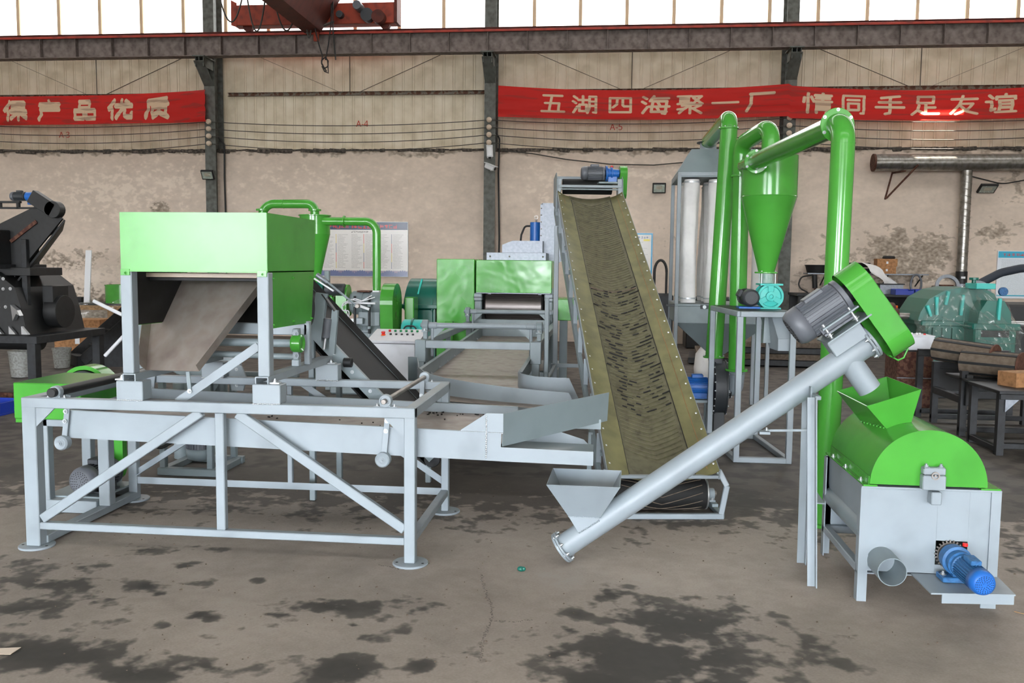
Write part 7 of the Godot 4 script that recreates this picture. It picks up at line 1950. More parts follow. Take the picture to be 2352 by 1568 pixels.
# ---------- left background ----------
func left_background() -> void:
	var t := thing("tyre_shredder", "black shredder on a dark frame with an inclined conveyor, cut by the left edge", "shredder", V(-7.2, 0, -10.0))
	var z := -9.5
	# conveyor over the top, running out to the right
	var a := V(-8.6, 1.02, z); var b := V(-6.10, 2.06, z)
	part(t, "conveyor_side", mb().plate([V(-8.6, 0.70, z), V(-6.78, 1.56, z), V(-6.70, 1.40, z), V(-6.10, 2.06, z), V(-6.20, 2.16, z), V(-6.42, 2.20, z), V(-8.6, 1.2, z)], 0.03), M.dark_paint)
	part(t, "conveyor_side", mb().plate([V(-8.9, 0.9, z - 0.75), V(-6.62, 1.96, z - 0.75), V(-6.78, 2.16, z - 0.75), V(-8.9, 1.2, z - 0.75)], 0.03), M.dark_paint)
	part(t, "conveyor_belt", mb().plate([V(-8.6, 1.22, z - 0.02), V(-6.42, 2.20, z - 0.02), V(-6.78, 2.16, z - 0.75), V(-8.9, 1.22, z - 0.75)], 0.02), M.belt)
	part(t, "rust_strip", mb().beam(V(-6.72, 1.80, z + 0.03), V(-6.40, 2.03, z + 0.03), 0.012, 0.04), M.rust)
	part(t, "conveyor_underside", mb().plate([V(-6.68, 1.35, z), V(-6.08, 2.05, z), V(-6.60, 1.96, z - 0.75), V(-7.1, 1.35, z - 0.75)], 0.02), M.dark_paint)
	part(t, "chain_guard", mb().beam(V(-6.43, 2.31, z + 0.04), V(-6.17, 2.15, z + 0.04), 0.10, 0.15, V(0, 1, 0)).cyl(V(-6.17, 2.16, z - 0.02), V(-6.17, 2.16, z + 0.09), 0.095, 20), M.dark_paint)
	motor(t, V(-6.745, 2.314, z - 0.05), V(-6.56, 2.314, z - 0.05), 0.052, M.motor_dark, M.motor, V(0, 1, 0), false)
	part(t, "gearbox", mb().cyl(V(-6.56, 2.312, z - 0.05), V(-6.44, 2.312, z - 0.05), 0.05, 20).bb(V(-6.53, 2.22, z - 0.09), V(-6.45, 2.30, z - 0.01)), M.blue)
	part(t, "head_rail", mb().bb(V(-7.2, 2.235, z - 0.02), V(-6.6, 2.258, z + 0.02)), M.dark_paint)
	part(t, "head_rail", mb().bb(V(-7.0, 2.17, z - 0.02), V(-6.4, 2.19, z + 0.02)), M.dark_steel)
	for x in [-6.85, -6.63]: part(t, "head_post", mb().bb(V(x - 0.015, 2.17, z - 0.02), V(x + 0.015, 2.245, z + 0.02)), M.dark_paint)
	part(t, "conveyor_leg", mb().bb(V(-6.575, 0.77, z + 0.07), V(-6.51, 1.83, z + 0.01)), M.dark_steel)
	# hopper and crushing chamber
	part(t, "hopper", mb().bb(V(-7.6, 1.535, z + 0.25), V(-6.73, 1.93, z - 0.5), 0.01), M.dark_paint)
	part(t, "hopper_flange", mb().bb(V(-7.6, 1.50, z + 0.29), V(-6.68, 1.545, z - 0.55)), M.dark_steel)
	part(t, "neck", mb().bb(V(-7.5, 1.42, z + 0.1), V(-6.45, 1.51, z - 0.5)), M.dark_paint)
	var ch := part(t, "chamber", mb().extrude(PackedVector2Array([Vector2(6.80, 1.46), Vector2(6.57, 1.29), Vector2(6.50, 1.05), Vector2(6.44, 0.76), Vector2(7.9, 0.76), Vector2(7.9, 1.46)]), V(0, 0, z + 0.20), V(0, 0, z - 0.9)), M.dark_paint)
	for r in [[1.385, -6.70], [1.275, -6.62], [1.075, -6.60]]:
		for i in 5: part(ch, "bolt", mb().hexbolt(V(r[1] - i * 0.085, r[0] - i * 0.004, z + 0.205), V(0, 0, 1), 0.012), M.bright_steel)
	for k in [[-6.56, 1.10, 0.18], [-6.86, 1.03, 0.16]]:
		part(ch, "hook_tooth", mb().plate([V(k[0] - 0.02, k[1], z + 0.24), V(k[0] + 0.07, k[1] - 0.06, z + 0.26), V(k[0] + 0.10, k[1] - 0.12, z + 0.26), V(k[0] + 0.05, k[1] - 0.10, z + 0.25), V(k[0], k[1] - k[2], z + 0.24)], 0.05), M.bright_steel)
	for x in [-6.75, -6.59, -6.44]:
		part(ch, "gusset_tooth", mb().plate([V(x - 0.03, 0.77, z + 0.24), V(x + 0.05, 0.77, z + 0.24), V(x - 0.03, 0.86, z + 0.24)], 0.04), M.bright_steel)
	part(t, "flywheel_guard", mb().cyl(V(-6.46, 1.0, z - 0.3), V(-6.30, 1.0, z - 0.3), 0.19, 32).bb(V(-6.48, 1.0, z - 0.15), V(-6.35, 1.30, z - 0.45)), M.dark_paint)
	part(t, "frame_top", mb().bb(V(-8.2, 0.675, z + 0.35), V(-6.23, 0.76, z - 1.0)), M.dark_steel)
	part(t, "chamber_belly", mb().cyl(V(-7.9, 0.67, z - 0.2), V(-6.55, 0.67, z - 0.2), 0.12, 24), M.dark_paint)
	for x in [-6.30, -7.15, -8.1]:
		for zz in [z + 0.30, z - 0.95]: part(t, "frame_leg", mb().bb(V(x - 0.05, 0, zz - 0.05), V(x + 0.05, 0.68, zz + 0.05)), M.dark_steel)
	part(t, "frame_rail", mb().bb(V(-8.1, 0.05, z + 0.33), V(-6.3, 0.12, z + 0.27)), M.rust)
	# pails
	for p in [[V(-7.95, 0, -11.35), 0.17, 0.36, "large dusty white pail standing under the black shredder"], [V(-8.05, 0.0, -12.4), 0.13, 0.30, "smaller white pail behind the large one"]]:
		var w := thing("pail", p[3], "pail", p[0], "white pails")
		var r: float = p[1]; var h: float = p[2]
		part(w, "pail_body", mb().lathe(p[0], V(0, 1, 0), [Vector2(0, 0.005), Vector2(r * 0.82, 0.005), Vector2(r, h), Vector2(r * 0.96, h), Vector2(r * 0.79, 0.02), Vector2(0, 0.02)], 28), M.pail)
		part(w, "rim", mb().ring(p[0] + V(0, h - 0.03, 0), p[0] + V(0, h, 0), r * 1.04, r * 0.97, 28), M.pail)
	# carton and timber frame
	carton(V(-8.75, 0, -14.1), V(0.75, 0.62, 0.5), "brown cardboard carton on the floor behind the black shredder", 0.15)
	var wf := thing("timber_frame", "low timber frame with plastic sheeting beside the brown carton", "frame", V(-9.0, 0, -15.3))
	for x in [-9.75, -8.95, -8.35]: part(wf, "post", mb().bb(V(x - 0.05, 0, -15.35), V(x + 0.05, 0.78, -15.25)), M.wood)
	part(wf, "rail", mb().bb(V(-9.8, 0.70, -15.36), V(-8.3, 0.78, -15.30)), M.wood)
	part(wf, "rail", mb().bb(V(-9.8, 0.38, -15.36), V(-8.3, 0.44, -15.30)), M.wood)
	var rows: Array = []
	for i in 9:
		var l: Array = []
		for j in 17: l.append(V(-9.9 + j * 0.11, 0.88 - i * 0.07 + 0.05 * sin(j * 1.3 + i), -15.24 + 0.06 * sin(j * 0.9) + 0.03 * sin(i * 2.0 + j)))
		rows.append(l)
	part(wf, "plastic_sheet", mb().sheet(rows, 0.0), M.film)
	# dark tilted conveyor frame
	var tf := thing("tilted_frame", "empty dark grey conveyor trough leaning at an angle behind the drive", "frame", V(-7.2, 0, -11.6))
	var s0 := V(-8.15, 0.10, -12.8); var s1 := V(-7.05, 1.02, -12.8)
	for o in [V(0, 0, 0), V(0.40, 0.0, 0.35)]:
		part(tf, "side", mb().beam(s0 + o, s1 + o, 0.04, 0.16, V(0, 1, 0)), M.dark_steel)
	part(tf, "end", mb().beam(s0, s0 + V(0.40, 0, 0.35), 0.16, 0.16), M.dark_steel)
	part(tf, "end", mb().beam(s1, s1 + V(0.40, 0, 0.35), 0.05, 0.12), M.dark_steel)
	part(tf, "bed", mb().plate([s0 - V(0, 0.06, 0), s1 - V(0, 0.06, 0), s1 + V(0.40, -0.06, 0.35), s0 + V(0.40, -0.06, 0.35)], 0.01), M.black)
	part(tf, "apron", mb().plate([s0 + V(0.44, -0.08, 0.36), s1 + V(0.44, -0.05, 0.36), V(-6.0, 0.85, -12.44), V(-6.0, 0.05, -12.44)], 0.02), M.dark_steel)
	for i in 3: part(tf, "slat", mb().beam(s0.lerp(s1, 0.25 + i * 0.25), s0.lerp(s1, 0.25 + i * 0.25) + V(0.40, 0, 0.35), 0.02, 0.02), M.dark_paint)
	# white rods sticking out behind the separator
	var rd := thing("white_props", "pair of thin white support rods sticking out left of the separator post", "support rods", V(-5.9, 0, -10.0))
	part(rd, "rod", mb().cyl(V(-6.07, 1.12, -10.0), V(-5.45, 0.84, -10.0), 0.022, 12), M.white)
	part(rd, "rod", mb().cyl(V(-5.945, 0.465, -10.0), V(-5.45, 0.96, -10.0), 0.022, 12), M.white)
	part(rd, "rod_post", mb().bb(V(-5.5, 0, -10.03), V(-5.42, 1.0, -9.97)), M.grey2)
	# bench along the left wall with a plank and a green drum
	var bn := thing("low_workbench", "long low dark workbench along the left wall behind the shredder", "workbench", V(-11.8, 0, -17.6))
	part(bn, "top", mb().bb(V(-14.5, 0.66, -17.3), V(-9.4, 0.72, -18.2)), M.dark_paint)
	for x in [-14.3, -12.6, -11.0, -9.55]: part(bn, "leg", mb().bb(V(x - 0.04, 0, -17.35), V(x + 0.04, 0.66, -17.43)), M.dark_paint)
	tag(part(self, "steel_block", mb().bb(V(-11.7, 0.721, -17.5), V(-11.22, 0.80, -17.8)), M.dark_steel), "flat dark steel block on the low bench, left of the white board", "block", "steel blocks on the low bench")
	tag(part(self, "steel_block", mb().bb(V(-11.2, 0.721, -17.6), V(-10.95, 0.83, -17.8)), M.dark_steel), "smaller upright steel block on the low bench beside the white board", "block", "steel blocks on the low bench")
	var pl := part(self, "white_plank", mb().beam(V(-10.80, 0.72, -17.55), V(-10.80, 1.81, -17.68), 0.13, 0.03, V(0, 0, 1)), M.white)
	tag(pl, "narrow white board leaning upright against the wall on the left bench", "board")
	var gd := thing("green_drum", "short green cylinder on the left bench, partly behind the separator post", "drum", V(-10.0, 0.72, -17.7))
	part(gd, "shell", mb().lathe(V(-10.02, 0.72, -17.7), V(0, 1, 0), [Vector2(0, 0), Vector2(0.40, 0), Vector2(0.40, 0.37), Vector2(0.385, 0.37), Vector2(0.385, 0.03)], 36), M.green)
	part(gd, "rim", mb().ring(V(-10.02, 1.08, -17.7), V(-10.02, 1.10, -17.7), 0.41, 0.37, 36), M.green)
	# blue crate at the edge
	var bc := thing("blue_crate", "blue plastic crate on the floor behind the green belt guard", "crate", V(-6.5, 0, -8.6))
	part(bc, "floor_panel", mb().bb(V(-6.95, 0.0, -8.4), V(-6.15, 0.02, -8.8)), M.blue_plastic)
	for z2 in [-8.40, -8.78]: part(bc, "side", mb().bb(V(-6.95, 0.02, z2), V(-6.15, 0.13, z2 - 0.02)), M.blue_plastic)
	for x in [-6.95, -6.17]: part(bc, "side", mb().bb(V(x, 0.02, -8.42), V(x + 0.02, 0.13, -8.78)), M.blue_plastic)

func carton(p: Vector3, s: Vector3, label: String, turn := 0.0, group := "") -> void:
	var t := thing("carton", label, "carton", p, group)
	var q := Basis(V(0, 1, 0), turn)
	part(t, "box", mb().box(p + V(0, s.y * 0.5, 0), s, q), M.carton)
	part(t, "tape", mb().box(p + V(0, s.y + 0.001, 0), V(s.x * 1.002, 0.002, s.z * 0.14), q, 0.0), M.wood)
	part(t, "flap_seam", mb().box(p + V(0, s.y * 0.5, 0) + q * V(0, 0, s.z * 0.5 + 0.001), V(s.x * 0.10, s.y * 0.3, 0.002), q, 0.0), M.white)

# ---------- right background ----------
func right_background() -> void:
	# workbench against the wall
	var t := thing("steel_workbench", "dark steel workbench with an upper shelf along the right part of the wall", "workbench", V(5.0, 0, -18.0))
	part(t, "top", mb().bb(V(3.62, 1.06, -17.55), V(7.0, 1.105, -18.4)), M.dark_steel)
	part(t, "shelf", mb().bb(V(3.65, 0.70, -17.6), V(7.0, 0.735, -18.4)), M.dark_steel)
	part(t, "back_panel", mb().bb(V(3.65, 0.05, -18.4), V(7.0, 1.06, -18.43)), M.dark_paint)
	for x in [3.7, 4.8, 5.9, 6.95]: part(t, "leg", mb().bb(V(x - 0.04, 0, -17.58), V(x + 0.04, 1.06, -17.66)), M.dark_steel)
	t = thing("wall_shelf", "thin pale metal shelf on brackets on the wall above the dark workbench", "shelf", V(5.1, 1.25, -18.4))
	part(t, "board", mb().bb(V(3.95, 1.475, -18.2), V(6.25, 1.50, -18.62)), M.galv)
	for x in [4.3, 5.5, 6.15]: part(t, "shelf_bracket", mb().beam(V(x, 1.47, -18.25), V(x, 1.25, -18.66), 0.02, 0.02), M.dark_steel)
	# things on the shelves
	carton(V(5.45, 1.50, -18.35), V(0.36, 0.14, 0.28), "lower of two brown cartons stacked on the upper wall shelf", 0.05, "cartons on the upper shelf")
	carton(V(5.47, 1.641, -18.35), V(0.38, 0.15, 0.28), "upper brown carton of the stack, coiled cable on it", -0.06, "cartons on the upper shelf")
	tag(part(self, "cable_coil", mb().lathe(V(5.52, 1.79, -18.33), V(0, 1, 0), [Vector2(0.06, 0), Vector2(0.11, 0.0), Vector2(0.12, 0.03), Vector2(0.10, 0.06), Vector2(0.06, 0.05), Vector2(0.06, 0)], 20, true), M.cable), "black cable coil lying on the stacked cartons", "cable")
	var k := 0
	for b in [[4.15, 1.52, 0.46, 0.16, "black tool case on the shelf left of the green riser pipe"], [4.95, 1.52, 0.60, 0.10, "flat black tray on the shelf right of the green riser pipe"], [4.92, 1.64, 0.52, 0.09, "upper flat black tray stacked on another tray"]]:
		var o := thing("black_tray", b[4], "tray", V(b[0], b[1] - 0.02, -18.35), "black trays on the shelf")
		part(o, "tray_body", mb().lathe(V(b[0], b[1] - 0.02, -18.35), V(0, 1, 0), [Vector2(0, 0), Vector2(b[2] * 0.40, 0), Vector2(b[2] * 0.5, b[3]), Vector2(b[2] * 0.47, b[3]), Vector2(b[2] * 0.37, 0.02), Vector2(0, 0.02)], 12), M.black)
		part(o, "tray_rim", mb().ring(V(b[0], b[1] - 0.03 + b[3], -18.35), V(b[0], b[1] - 0.02 + b[3], -18.35), b[2] * 0.52, b[2] * 0.46, 12), M.rubber)
	for b in [[5.62, 1.105], [5.98, 1.105], [6.34, 1.105], [5.06, 0.735], [5.40, 0.735]]:
		var lb: String = ["leftmost blue bin on the bench top near the teal gearbox", "middle blue bin on the bench top", "right blue bin on the bench top, nearest the downpipe", "left blue bin on the lower bench shelf", "right blue bin on the lower shelf with an orange tool"][k]
		k += 1
		var o := thing("parts_bin", lb, "bin", V(b[0], b[1], -17.75), "blue parts bins")
		part(o, "bin_floor", mb().bb(V(b[0] - 0.16, b[1], -17.6), V(b[0] + 0.16, b[1] + 0.01, -17.9)), M.blue_plastic)
		for s: float in [-1.0, 1.0]:
			part(o, "bin_side", mb().bb(V(b[0] + s * 0.16 - 0.006, b[1], -17.6), V(b[0] + s * 0.16 + 0.006, b[1] + 0.10, -17.9)), M.blue_plastic)
		part(o, "bin_front", mb().bb(V(b[0] - 0.16, b[1], -17.6), V(b[0] + 0.16, b[1] + 0.08, -17.61)), M.blue_plastic)
		part(o, "bin_back", mb().bb(V(b[0] - 0.16, b[1], -17.89), V(b[0] + 0.16, b[1] + 0.11, -17.9)), M.blue_plastic)
	tag(part(self, "orange_clamp", mb().beam(V(5.22, 0.885, -17.66), V(5.52, 0.875, -17.66), 0.05, 0.05), M.orange), "orange tool lying across the lower blue bins", "tool")
	var tv := thing("bench_vice", "rusty bench vice on the bench top behind the right blue bin", "vice", V(6.5, 1.105, -18.1))
	part(tv, "jaw", mb().bb(V(6.43, 1.105, -18.05), V(6.67, 1.30, -18.25)), M.rust)
	part(tv, "screw", mb().cyl(V(6.3, 1.25, -18.15), V(6.8, 1.25, -18.15), 0.03, 12), M.steel)
	var rc := thing("wire_case", "pale open equipment case on the bench left of the blue bins", "case", V(5.25, 1.105, -18.1))
	part(rc, "case", mb().bb(V(5.28, 1.105, -18.0), V(5.72, 1.29, -18.3)), M.galv)
	part(rc, "case_lid", mb().bb(V(5.26, 1.29, -17.98), V(5.74, 1.31, -18.32)), M.dark_steel)
	var mc := thing("polished_tank", "rounded polished metal housing on the bench behind the green guard", "housing", V(4.95, 1.105, -18.0))
	part(mc, "shell", mb().lathe(V(4.45, 1.30, -18.0), V(1, 0, 0), [Vector2(0, 0), Vector2(0.12, 0.01), Vector2(0.18, 0.06), Vector2(0.19, 0.45), Vector2(0.15, 0.58), Vector2(0, 0.60)], 24, true), M.galv)
	part(mc, "foot", mb().bb(V(4.5, 1.105, -17.9), V(5.0, 1.14, -18.1)), M.dark_steel)
	# paper hanging off the shelf
	var pr: Array = []
	for i in 13:
		var l: Array = []
		var f := i / 12.0
		for j in 5: l.append(V(4.93 + f * 0.55 + j * 0.07 + 0.03 * sin(i), 1.72 - f * 0.52 - j * 0.015, -18.10 + 0.10 * sin(f * 3.0) + 0.02 * sin(j * 2.0 + i)))
		pr.append(l)
	tag(part(self, "paper_strip", mb().sheet(pr, 0.003), M.cloth), "long strip of whitish paper hanging over the shelf edge", "paper")
	# hoses on the wall
	var hoop: Array = []
	for i in 25: hoop.append(V(6.0 + 0.10 * cos(TAU * i / 24.0), 1.30 + 0.19 * sin(TAU * i / 24.0), -18.15))
	tag(part(self, "hose_loop", mb().pipe(hoop, 0.022, 8), M.motor), "loop of grey hose hanging from the shelf end", "hose")
	tag(part(self, "hose_loop", mb().pipe(bend([V(4.05, 1.46, -18.2), V(3.80, 1.42, -18.1), V(3.72, 1.22, -18.0), V(3.90, 1.12, -17.9)], 0.15), 0.015, 8), M.cable), "black hose curling down at the left shelf end", "hose")
	var wt := thing("welding_torch", "dark torch hanging from the shelf left of the riser pipe", "torch", V(4.1, 1.2, -18.2))
	part(wt, "grip", mb().cyl(V(4.10, 1.20, -18.2), V(4.08, 1.46, -18.2), 0.05, 10), M.black)
	part(wt, "nozzle", mb().cyl(V(4.12, 1.08, -18.2), V(4.10, 1.20, -18.2), 0.025, 10), M.rust)
	# big teal gearbox wrapped in film
	var g := thing("wrapped_gearbox", "big teal industrial gearbox wrapped in dusty clear plastic film", "gearbox", V(4.6, 0, -12.1))
	var zf := -11.5; var zr := -12.7
	part(g, "case_body", mb().bb(V(4.05, 0.20, zf - 0.3), V(4.98, 0.93, zr), 0.03), M.teal)
	part(g, "base", mb().bb(V(3.95, 0.10, zf - 0.1), V(5.05, 0.22, zr - 0.05)), M.teal)
	part(g, "skid", mb().bb(V(3.9, 0, zf), V(5.15, 0.10, zr)), M.dark_steel)
	part(g, "gear_case", mb().bb(V(4.515, 0.22, zf), V(5.02, 0.88, zf - 0.4), 0.02), M.teal)
	part(g, "gear_case_flange", mb().bb(V(4.49, 0.86, zf + 0.03), V(5.05, 0.94, zf - 0.45), 0.01), M.teal)
	part(g, "case_flange", mb().bb(V(3.98, 0.88, zf - 0.26), V(5.02, 0.95, zr), 0.01), M.teal)
	part(g, "recess", mb().bb(V(4.60, 0.77, zf + 0.004), V(4.93, 0.855, zf - 0.02)), M.dark_paint)
	# domed upper case
	var arch := [Vector2(-3.95, 0.94), Vector2(-3.98, 1.05), Vector2(-4.08, 1.22), Vector2(-4.26, 1.33), Vector2(-4.45, 1.37), Vector2(-4.72, 1.37), Vector2(-4.86, 1.30), Vector2(-4.95, 1.12), Vector2(-4.98, 0.94)]
	var ap := PackedVector2Array(arch)
	part(g, "case_cover", mb().extrude(ap, V(0, 0, zf - 0.32), V(0, 0, zr + 0.05)), M.teal)
	var lo := PackedVector2Array([Vector2(-4.56, 0.93), Vector2(-4.58, 1.08), Vector2(-4.66, 1.22), Vector2(-4.86, 1.22), Vector2(-4.94, 1.08), Vector2(-4.96, 0.93)])
	part(g, "gear_case_dome", mb().extrude(lo, V(0, 0, zf - 0.02), V(0, 0, zf - 0.5)), M.teal)
	for x in [[4.05, 1.14, 4.10, 1.00], [4.16, 1.25, 4.17, 1.02], [4.30, 1.32, 4.27, 1.15], [4.48, 1.28, 4.46, 1.02], [4.80, 1.25, 4.79, 0.98]]:
		part(g, "rib", mb().beam(V(x[0], x[1], zf - 0.30 if x[0] < 4.6 else zf), V(x[2], x[3], zf - 0.30 if x[0] < 4.6 else zf + 0.0), 0.035, 0.05, V(0, 0, 1)), M.teal_light)
	for x in [4.12, 4.24, 4.36]: part(g, "rib", mb().bb(V(x, 0.3, zf - 0.27), V(x + 0.02, 0.86, zf - 0.33)), M.teal)
	part(g, "inspection_box", mb().bb(V(4.535, 1.36, zf - 0.05), V(4.765, 1.43, zf - 0.40), 0.006), M.teal_light)
	part(g, "breather", mb().cyl(V(4.56, 1.43, zf - 0.2), V(4.56, 1.47, zf - 0.2), 0.025, 16).cyl(V(4.56, 1.47, zf - 0.2), V(4.56, 1.50, zf - 0.2), 0.055, 20), M.teal)
	part(g, "input_shaft", mb().cyl(V(3.78, 0.98, zf - 0.7), V(4.0, 0.98, zf - 0.7), 0.04, 16), M.steel)
	part(g, "coupling_disc", mb().lathe(V(3.70, 1.0, zf - 0.7), V(1, 0, 0), [Vector2(0, 0), Vector2(0.15, 0), Vector2(0.155, 0.01), Vector2(0.155, 0.06), Vector2(0.08, 0.065), Vector2(0.08, 0.12), Vector2(0, 0.12)], 36), M.rust)
	part(g, "output_shaft", mb().cyl(V(5.02, 0.93, zf - 0.2), V(5.4, 0.93, zf - 0.2), 0.035, 16), M.bright_steel)
	# film: a draped sheet over the dome and down the front, with tight folds
	var fr: Array = []
	for i in 19:
		var f := i / 18.0
		var l: Array = []
		for j in 33:
			var u := j / 32.0
			var x := lerpf(3.90, 5.06, u)
			var topy := 1.40 - 0.45 * pow(absf(u - 0.58) * 1.9, 2.2)
			var y := lerpf(maxf(topy, 0.96), 0.62 + 0.10 * sin(u * 5.0), f)
			var zz := lerpf(zf - 0.30, zf + (0.06 if u > 0.5 else -0.16), smoothstep(0.0, 0.55, f)) + 0.03 * sin(u * 23.0 + f * 9.0) + 0.02 * sin(u * 41.0 - f * 17.0)
			l.append(V(x, y, zz))
		fr.append(l)
	part(g, "plastic_film", mb().sheet(fr, 0.0), M.film)
	for c in [[V(4.55, 1.10, zf + 0.03), V(4.98, 0.78, zf + 0.07)], [V(4.62, 0.98, zf + 0.05), V(5.02, 0.84, zf + 0.07)], [V(4.52, 0.76, zf + 0.05), V(5.02, 0.70, zf + 0.07)], [V(4.20, 1.0, zf - 0.2), V(4.60, 0.88, zf + 0.04)]]:
		part(g, "film_fold", mb().pipe(bend([c[0], (c[0] + c[1]) * 0.5 + V(0, -0.03, 0.01), c[1]], 0.2), 0.006, 6), M.film)
	# dark flexible hose above it, parts behind
	tag(part(self, "suction_hose", mb().pipe(bend([V(5.0, 1.30, -13.2), V(5.25, 1.42, -13.2), V(5.50, 1.56, -13.2), V(5.75, 1.62, -13.2), V(6.3, 1.66, -13.2)], 0.4), 0.058, 16), M.hose), "thick dark flexible hose behind the wrapped gearbox, right edge", "hose")
	var mr := thing("flanged_machine", "dark machine with steel flange rings behind the wrapped gearbox", "machine", V(5.2, 0, -13.4))
	part(mr, "body", mb().bb(V(4.7, 0, -13.0), V(7.2, 1.12, -14.2), 0.03), M.dark_paint)
	part(mr, "neck", mb().cyl(V(4.95, 1.12, -13.4), V(4.95, 1.28, -13.4), 0.12, 20), M.rust)
	for c in [V(4.75, 1.36, -13.1), V(5.15, 1.28, -13.05)]: part(mr, "flange_ring", mb().lathe(c, V(0, 0.25, 1), [Vector2(0.12, 0), Vector2(0.165, 0), Vector2(0.165, 0.03), Vector2(0.12, 0.03), Vector2(0.12, 0)], 32), M.galv)
	part(mr, "valve_wheel", mb().cyl(V(5.45, 1.30, -13.0), V(5.45, 1.30, -12.95), 0.06, 16), M.blue_worn)
	# white box on a rusty cabinet
	var rb := thing("rusty_cabinet", "rust brown steel cabinet carrying a white switch box", "cabinet", V(3.5, 0, -10.75))
	part(rb, "body", mb().bb(V(3.31, 0.02, -10.5), V(3.70, 0.672, -10.95)), M.rust)
	part(rb, "top_edge", mb().bb(V(3.305, 0.66, -10.495), V(3.71, 0.68, -10.96)), M.dark_steel)
	part(rb, "foot", mb().bb(V(3.33, 0, -10.52), V(3.68, 0.02, -10.93)), M.dark_steel)
	part(rb, "shelf_edge", mb().bb(V(3.31, 0.355, -10.494), V(3.70, 0.367, -10.50)), M.galv)
	var wb := thing("switch_box", "white metal switch box on top of the rusty cabinet", "switch box", V(3.55, 0.68, -10.7))
	part(wb, "case", mb().bb(V(3.412, 0.68, -10.5), V(3.705, 0.835, -10.85), 0.006), M.cabinet)
	part(wb, "lid", mb().bb(V(3.405, 0.835, -10.495), V(3.710, 0.847, -10.855)), M.cabinet)
	for i in 4: part(wb, "button", mb().cyl(V(3.47 + i * 0.045, 0.847, -10.66 - (i % 2) * 0.04), V(3.47 + i * 0.045, 0.866, -10.66 - (i % 2) * 0.04), 0.014, 12), M.white)
	part(wb, "button", mb().cyl(V(3.64, 0.847, -10.64), V(3.64, 0.862, -10.64), 0.014, 12), M.red)
	# dark steel stands
	var ds := thing("dark_steel_stand", "empty dark steel stand with channel ends behind the mixer lid", "stand", V(3.7, 0, -9.3))
	for p in [[3.40, -8.88, 0.63], [3.40, -9.62, 0.63], [4.3, -8.88, 0.58], [4.3, -9.62, 0.58], [3.36, -9.98, 0.72], [4.3, -9.98, 0.72]]:
		part(ds, "leg", mb().extrude(angle2(0.06, 0.007), V(p[0], 0, p[1]), V(p[0], p[2], p[1]), V(0, 0, -1)), M.dark_steel)
	for z in [-8.88, -9.62, -9.98]:
		part(ds, "bottom_rail", mb().bb(V(3.40, 0.04, z), V(4.3, 0.09, z - 0.05)), M.dark_steel)
	part(ds, "channel", mb().extrude(chan2(0.06, 0.08, 0.008), V(3.40, 0.60, -9.66), V(4.3, 0.60, -9.66)), M.dark_steel)
	part(ds, "channel", mb().extrude(chan2(0.06, 0.08, 0.008), V(3.36, 0.70, -9.99), V(4.3, 0.70, -9.99)), M.dark_steel)
	part(ds, "side_plate", mb().bb(V(3.42, 0.34, -9.67), V(4.3, 0.58, -9.68)), M.dark_paint)
	part(ds, "side_rail", mb().beam(V(3.42, 0.35, -9.60), V(3.42, 0.35, -8.90), 0.05, 0.07), M.dark_steel)
	part(ds, "bearing_plate", mb().bb(V(3.43, 0.30, -8.84), V(3.49, 0.60, -8.88)), M.dark_paint)
	# table in front at the right edge
	var tb := thing("dark_steel_table", "low dark steel work table at the right edge, cluttered with parts", "table", V(3.8, 0, -8.3))
	part(tb, "top", mb().bb(V(3.37, 0.535, -7.98), V(4.6, 0.565, -8.66)), M.dark_steel)
	for p in [[3.405, -8.02], [3.405, -8.60], [4.5, -8.02], [4.5, -8.60]]: part(tb, "leg", mb().extrude(angle2(0.06, 0.007), V(p[0] - 0.03, 0, p[1] + 0.03), V(p[0] - 0.03, 0.54, p[1] + 0.03), V(0, 0, -1)), M.dark_steel)
	part(tb, "apron", mb().bb(V(3.38, 0.49, -7.975), V(4.6, 0.535, -7.985)), M.dark_steel)
	part(tb, "gusset", mb().plate([V(3.42, 0.49, -7.976), V(3.53, 0.49, -7.976), V(3.42, 0.38, -7.976)], 0.008), M.galv)
	part(tb, "bottom_rail", mb().beam(V(3.40, 0.05, -8.03), V(3.40, 0.05, -8.60), 0.05, 0.05), M.dark_steel)
	part(tb, "bottom_rail", mb().beam(V(3.40, 0.08, -8.03), V(4.5, 0.08, -8.03), 0.05, 0.05), M.dark_steel)
	part(tb, "brace", mb().beam(V(3.75, 0.5, -8.3), V(3.80, 0.05, -8.3), 0.06, 0.06), M.dark_paint)
	carton(V(3.70, 0.565, -8.35), V(0.30, 0.13, 0.22), "brown carton with a blue grey label on the dark steel table", 0.35)
	var sk := mb()
	sk.ball(V(3.93, 0.641, -8.12), V(0.24, 0.075, 0.13), 14)
	sk.ball(V(4.08, 0.621, -8.10), V(0.16, 0.055, 0.11), 12)
	tag(part(self, "cement_sack", sk, M.dusty_rotor), "slumped grey sack lying on the dark steel table", "sack")
	# dusty grooved rotors
	for r in [[V(3.32, 0.80, -9.36), V(3.71, 0.76, -8.96), 0.115, "rear of two dusty slotted rotors lying behind the carton"], [V(3.48, 0.70, -9.08), V(3.86, 0.695, -8.74), 0.125, "front dusty slotted rotor with a round steel end disc"]]:
		var o := thing("rotor", r[3], "rotor", (r[0] + r[1]) * 0.5 - V(0, r[2], 0), "dusty slotted rotors")
		part(o, "drum", mb().cyl(r[0], r[1], r[2], 32), M.dusty_rotor)
		part(o, "end_disc", mb().cyl(r[1], r[1] + (r[1] - r[0]).normalized() * 0.02, r[2] * 1.12, 36), M.rust)
		var q := MB.frame(r[1] - r[0])
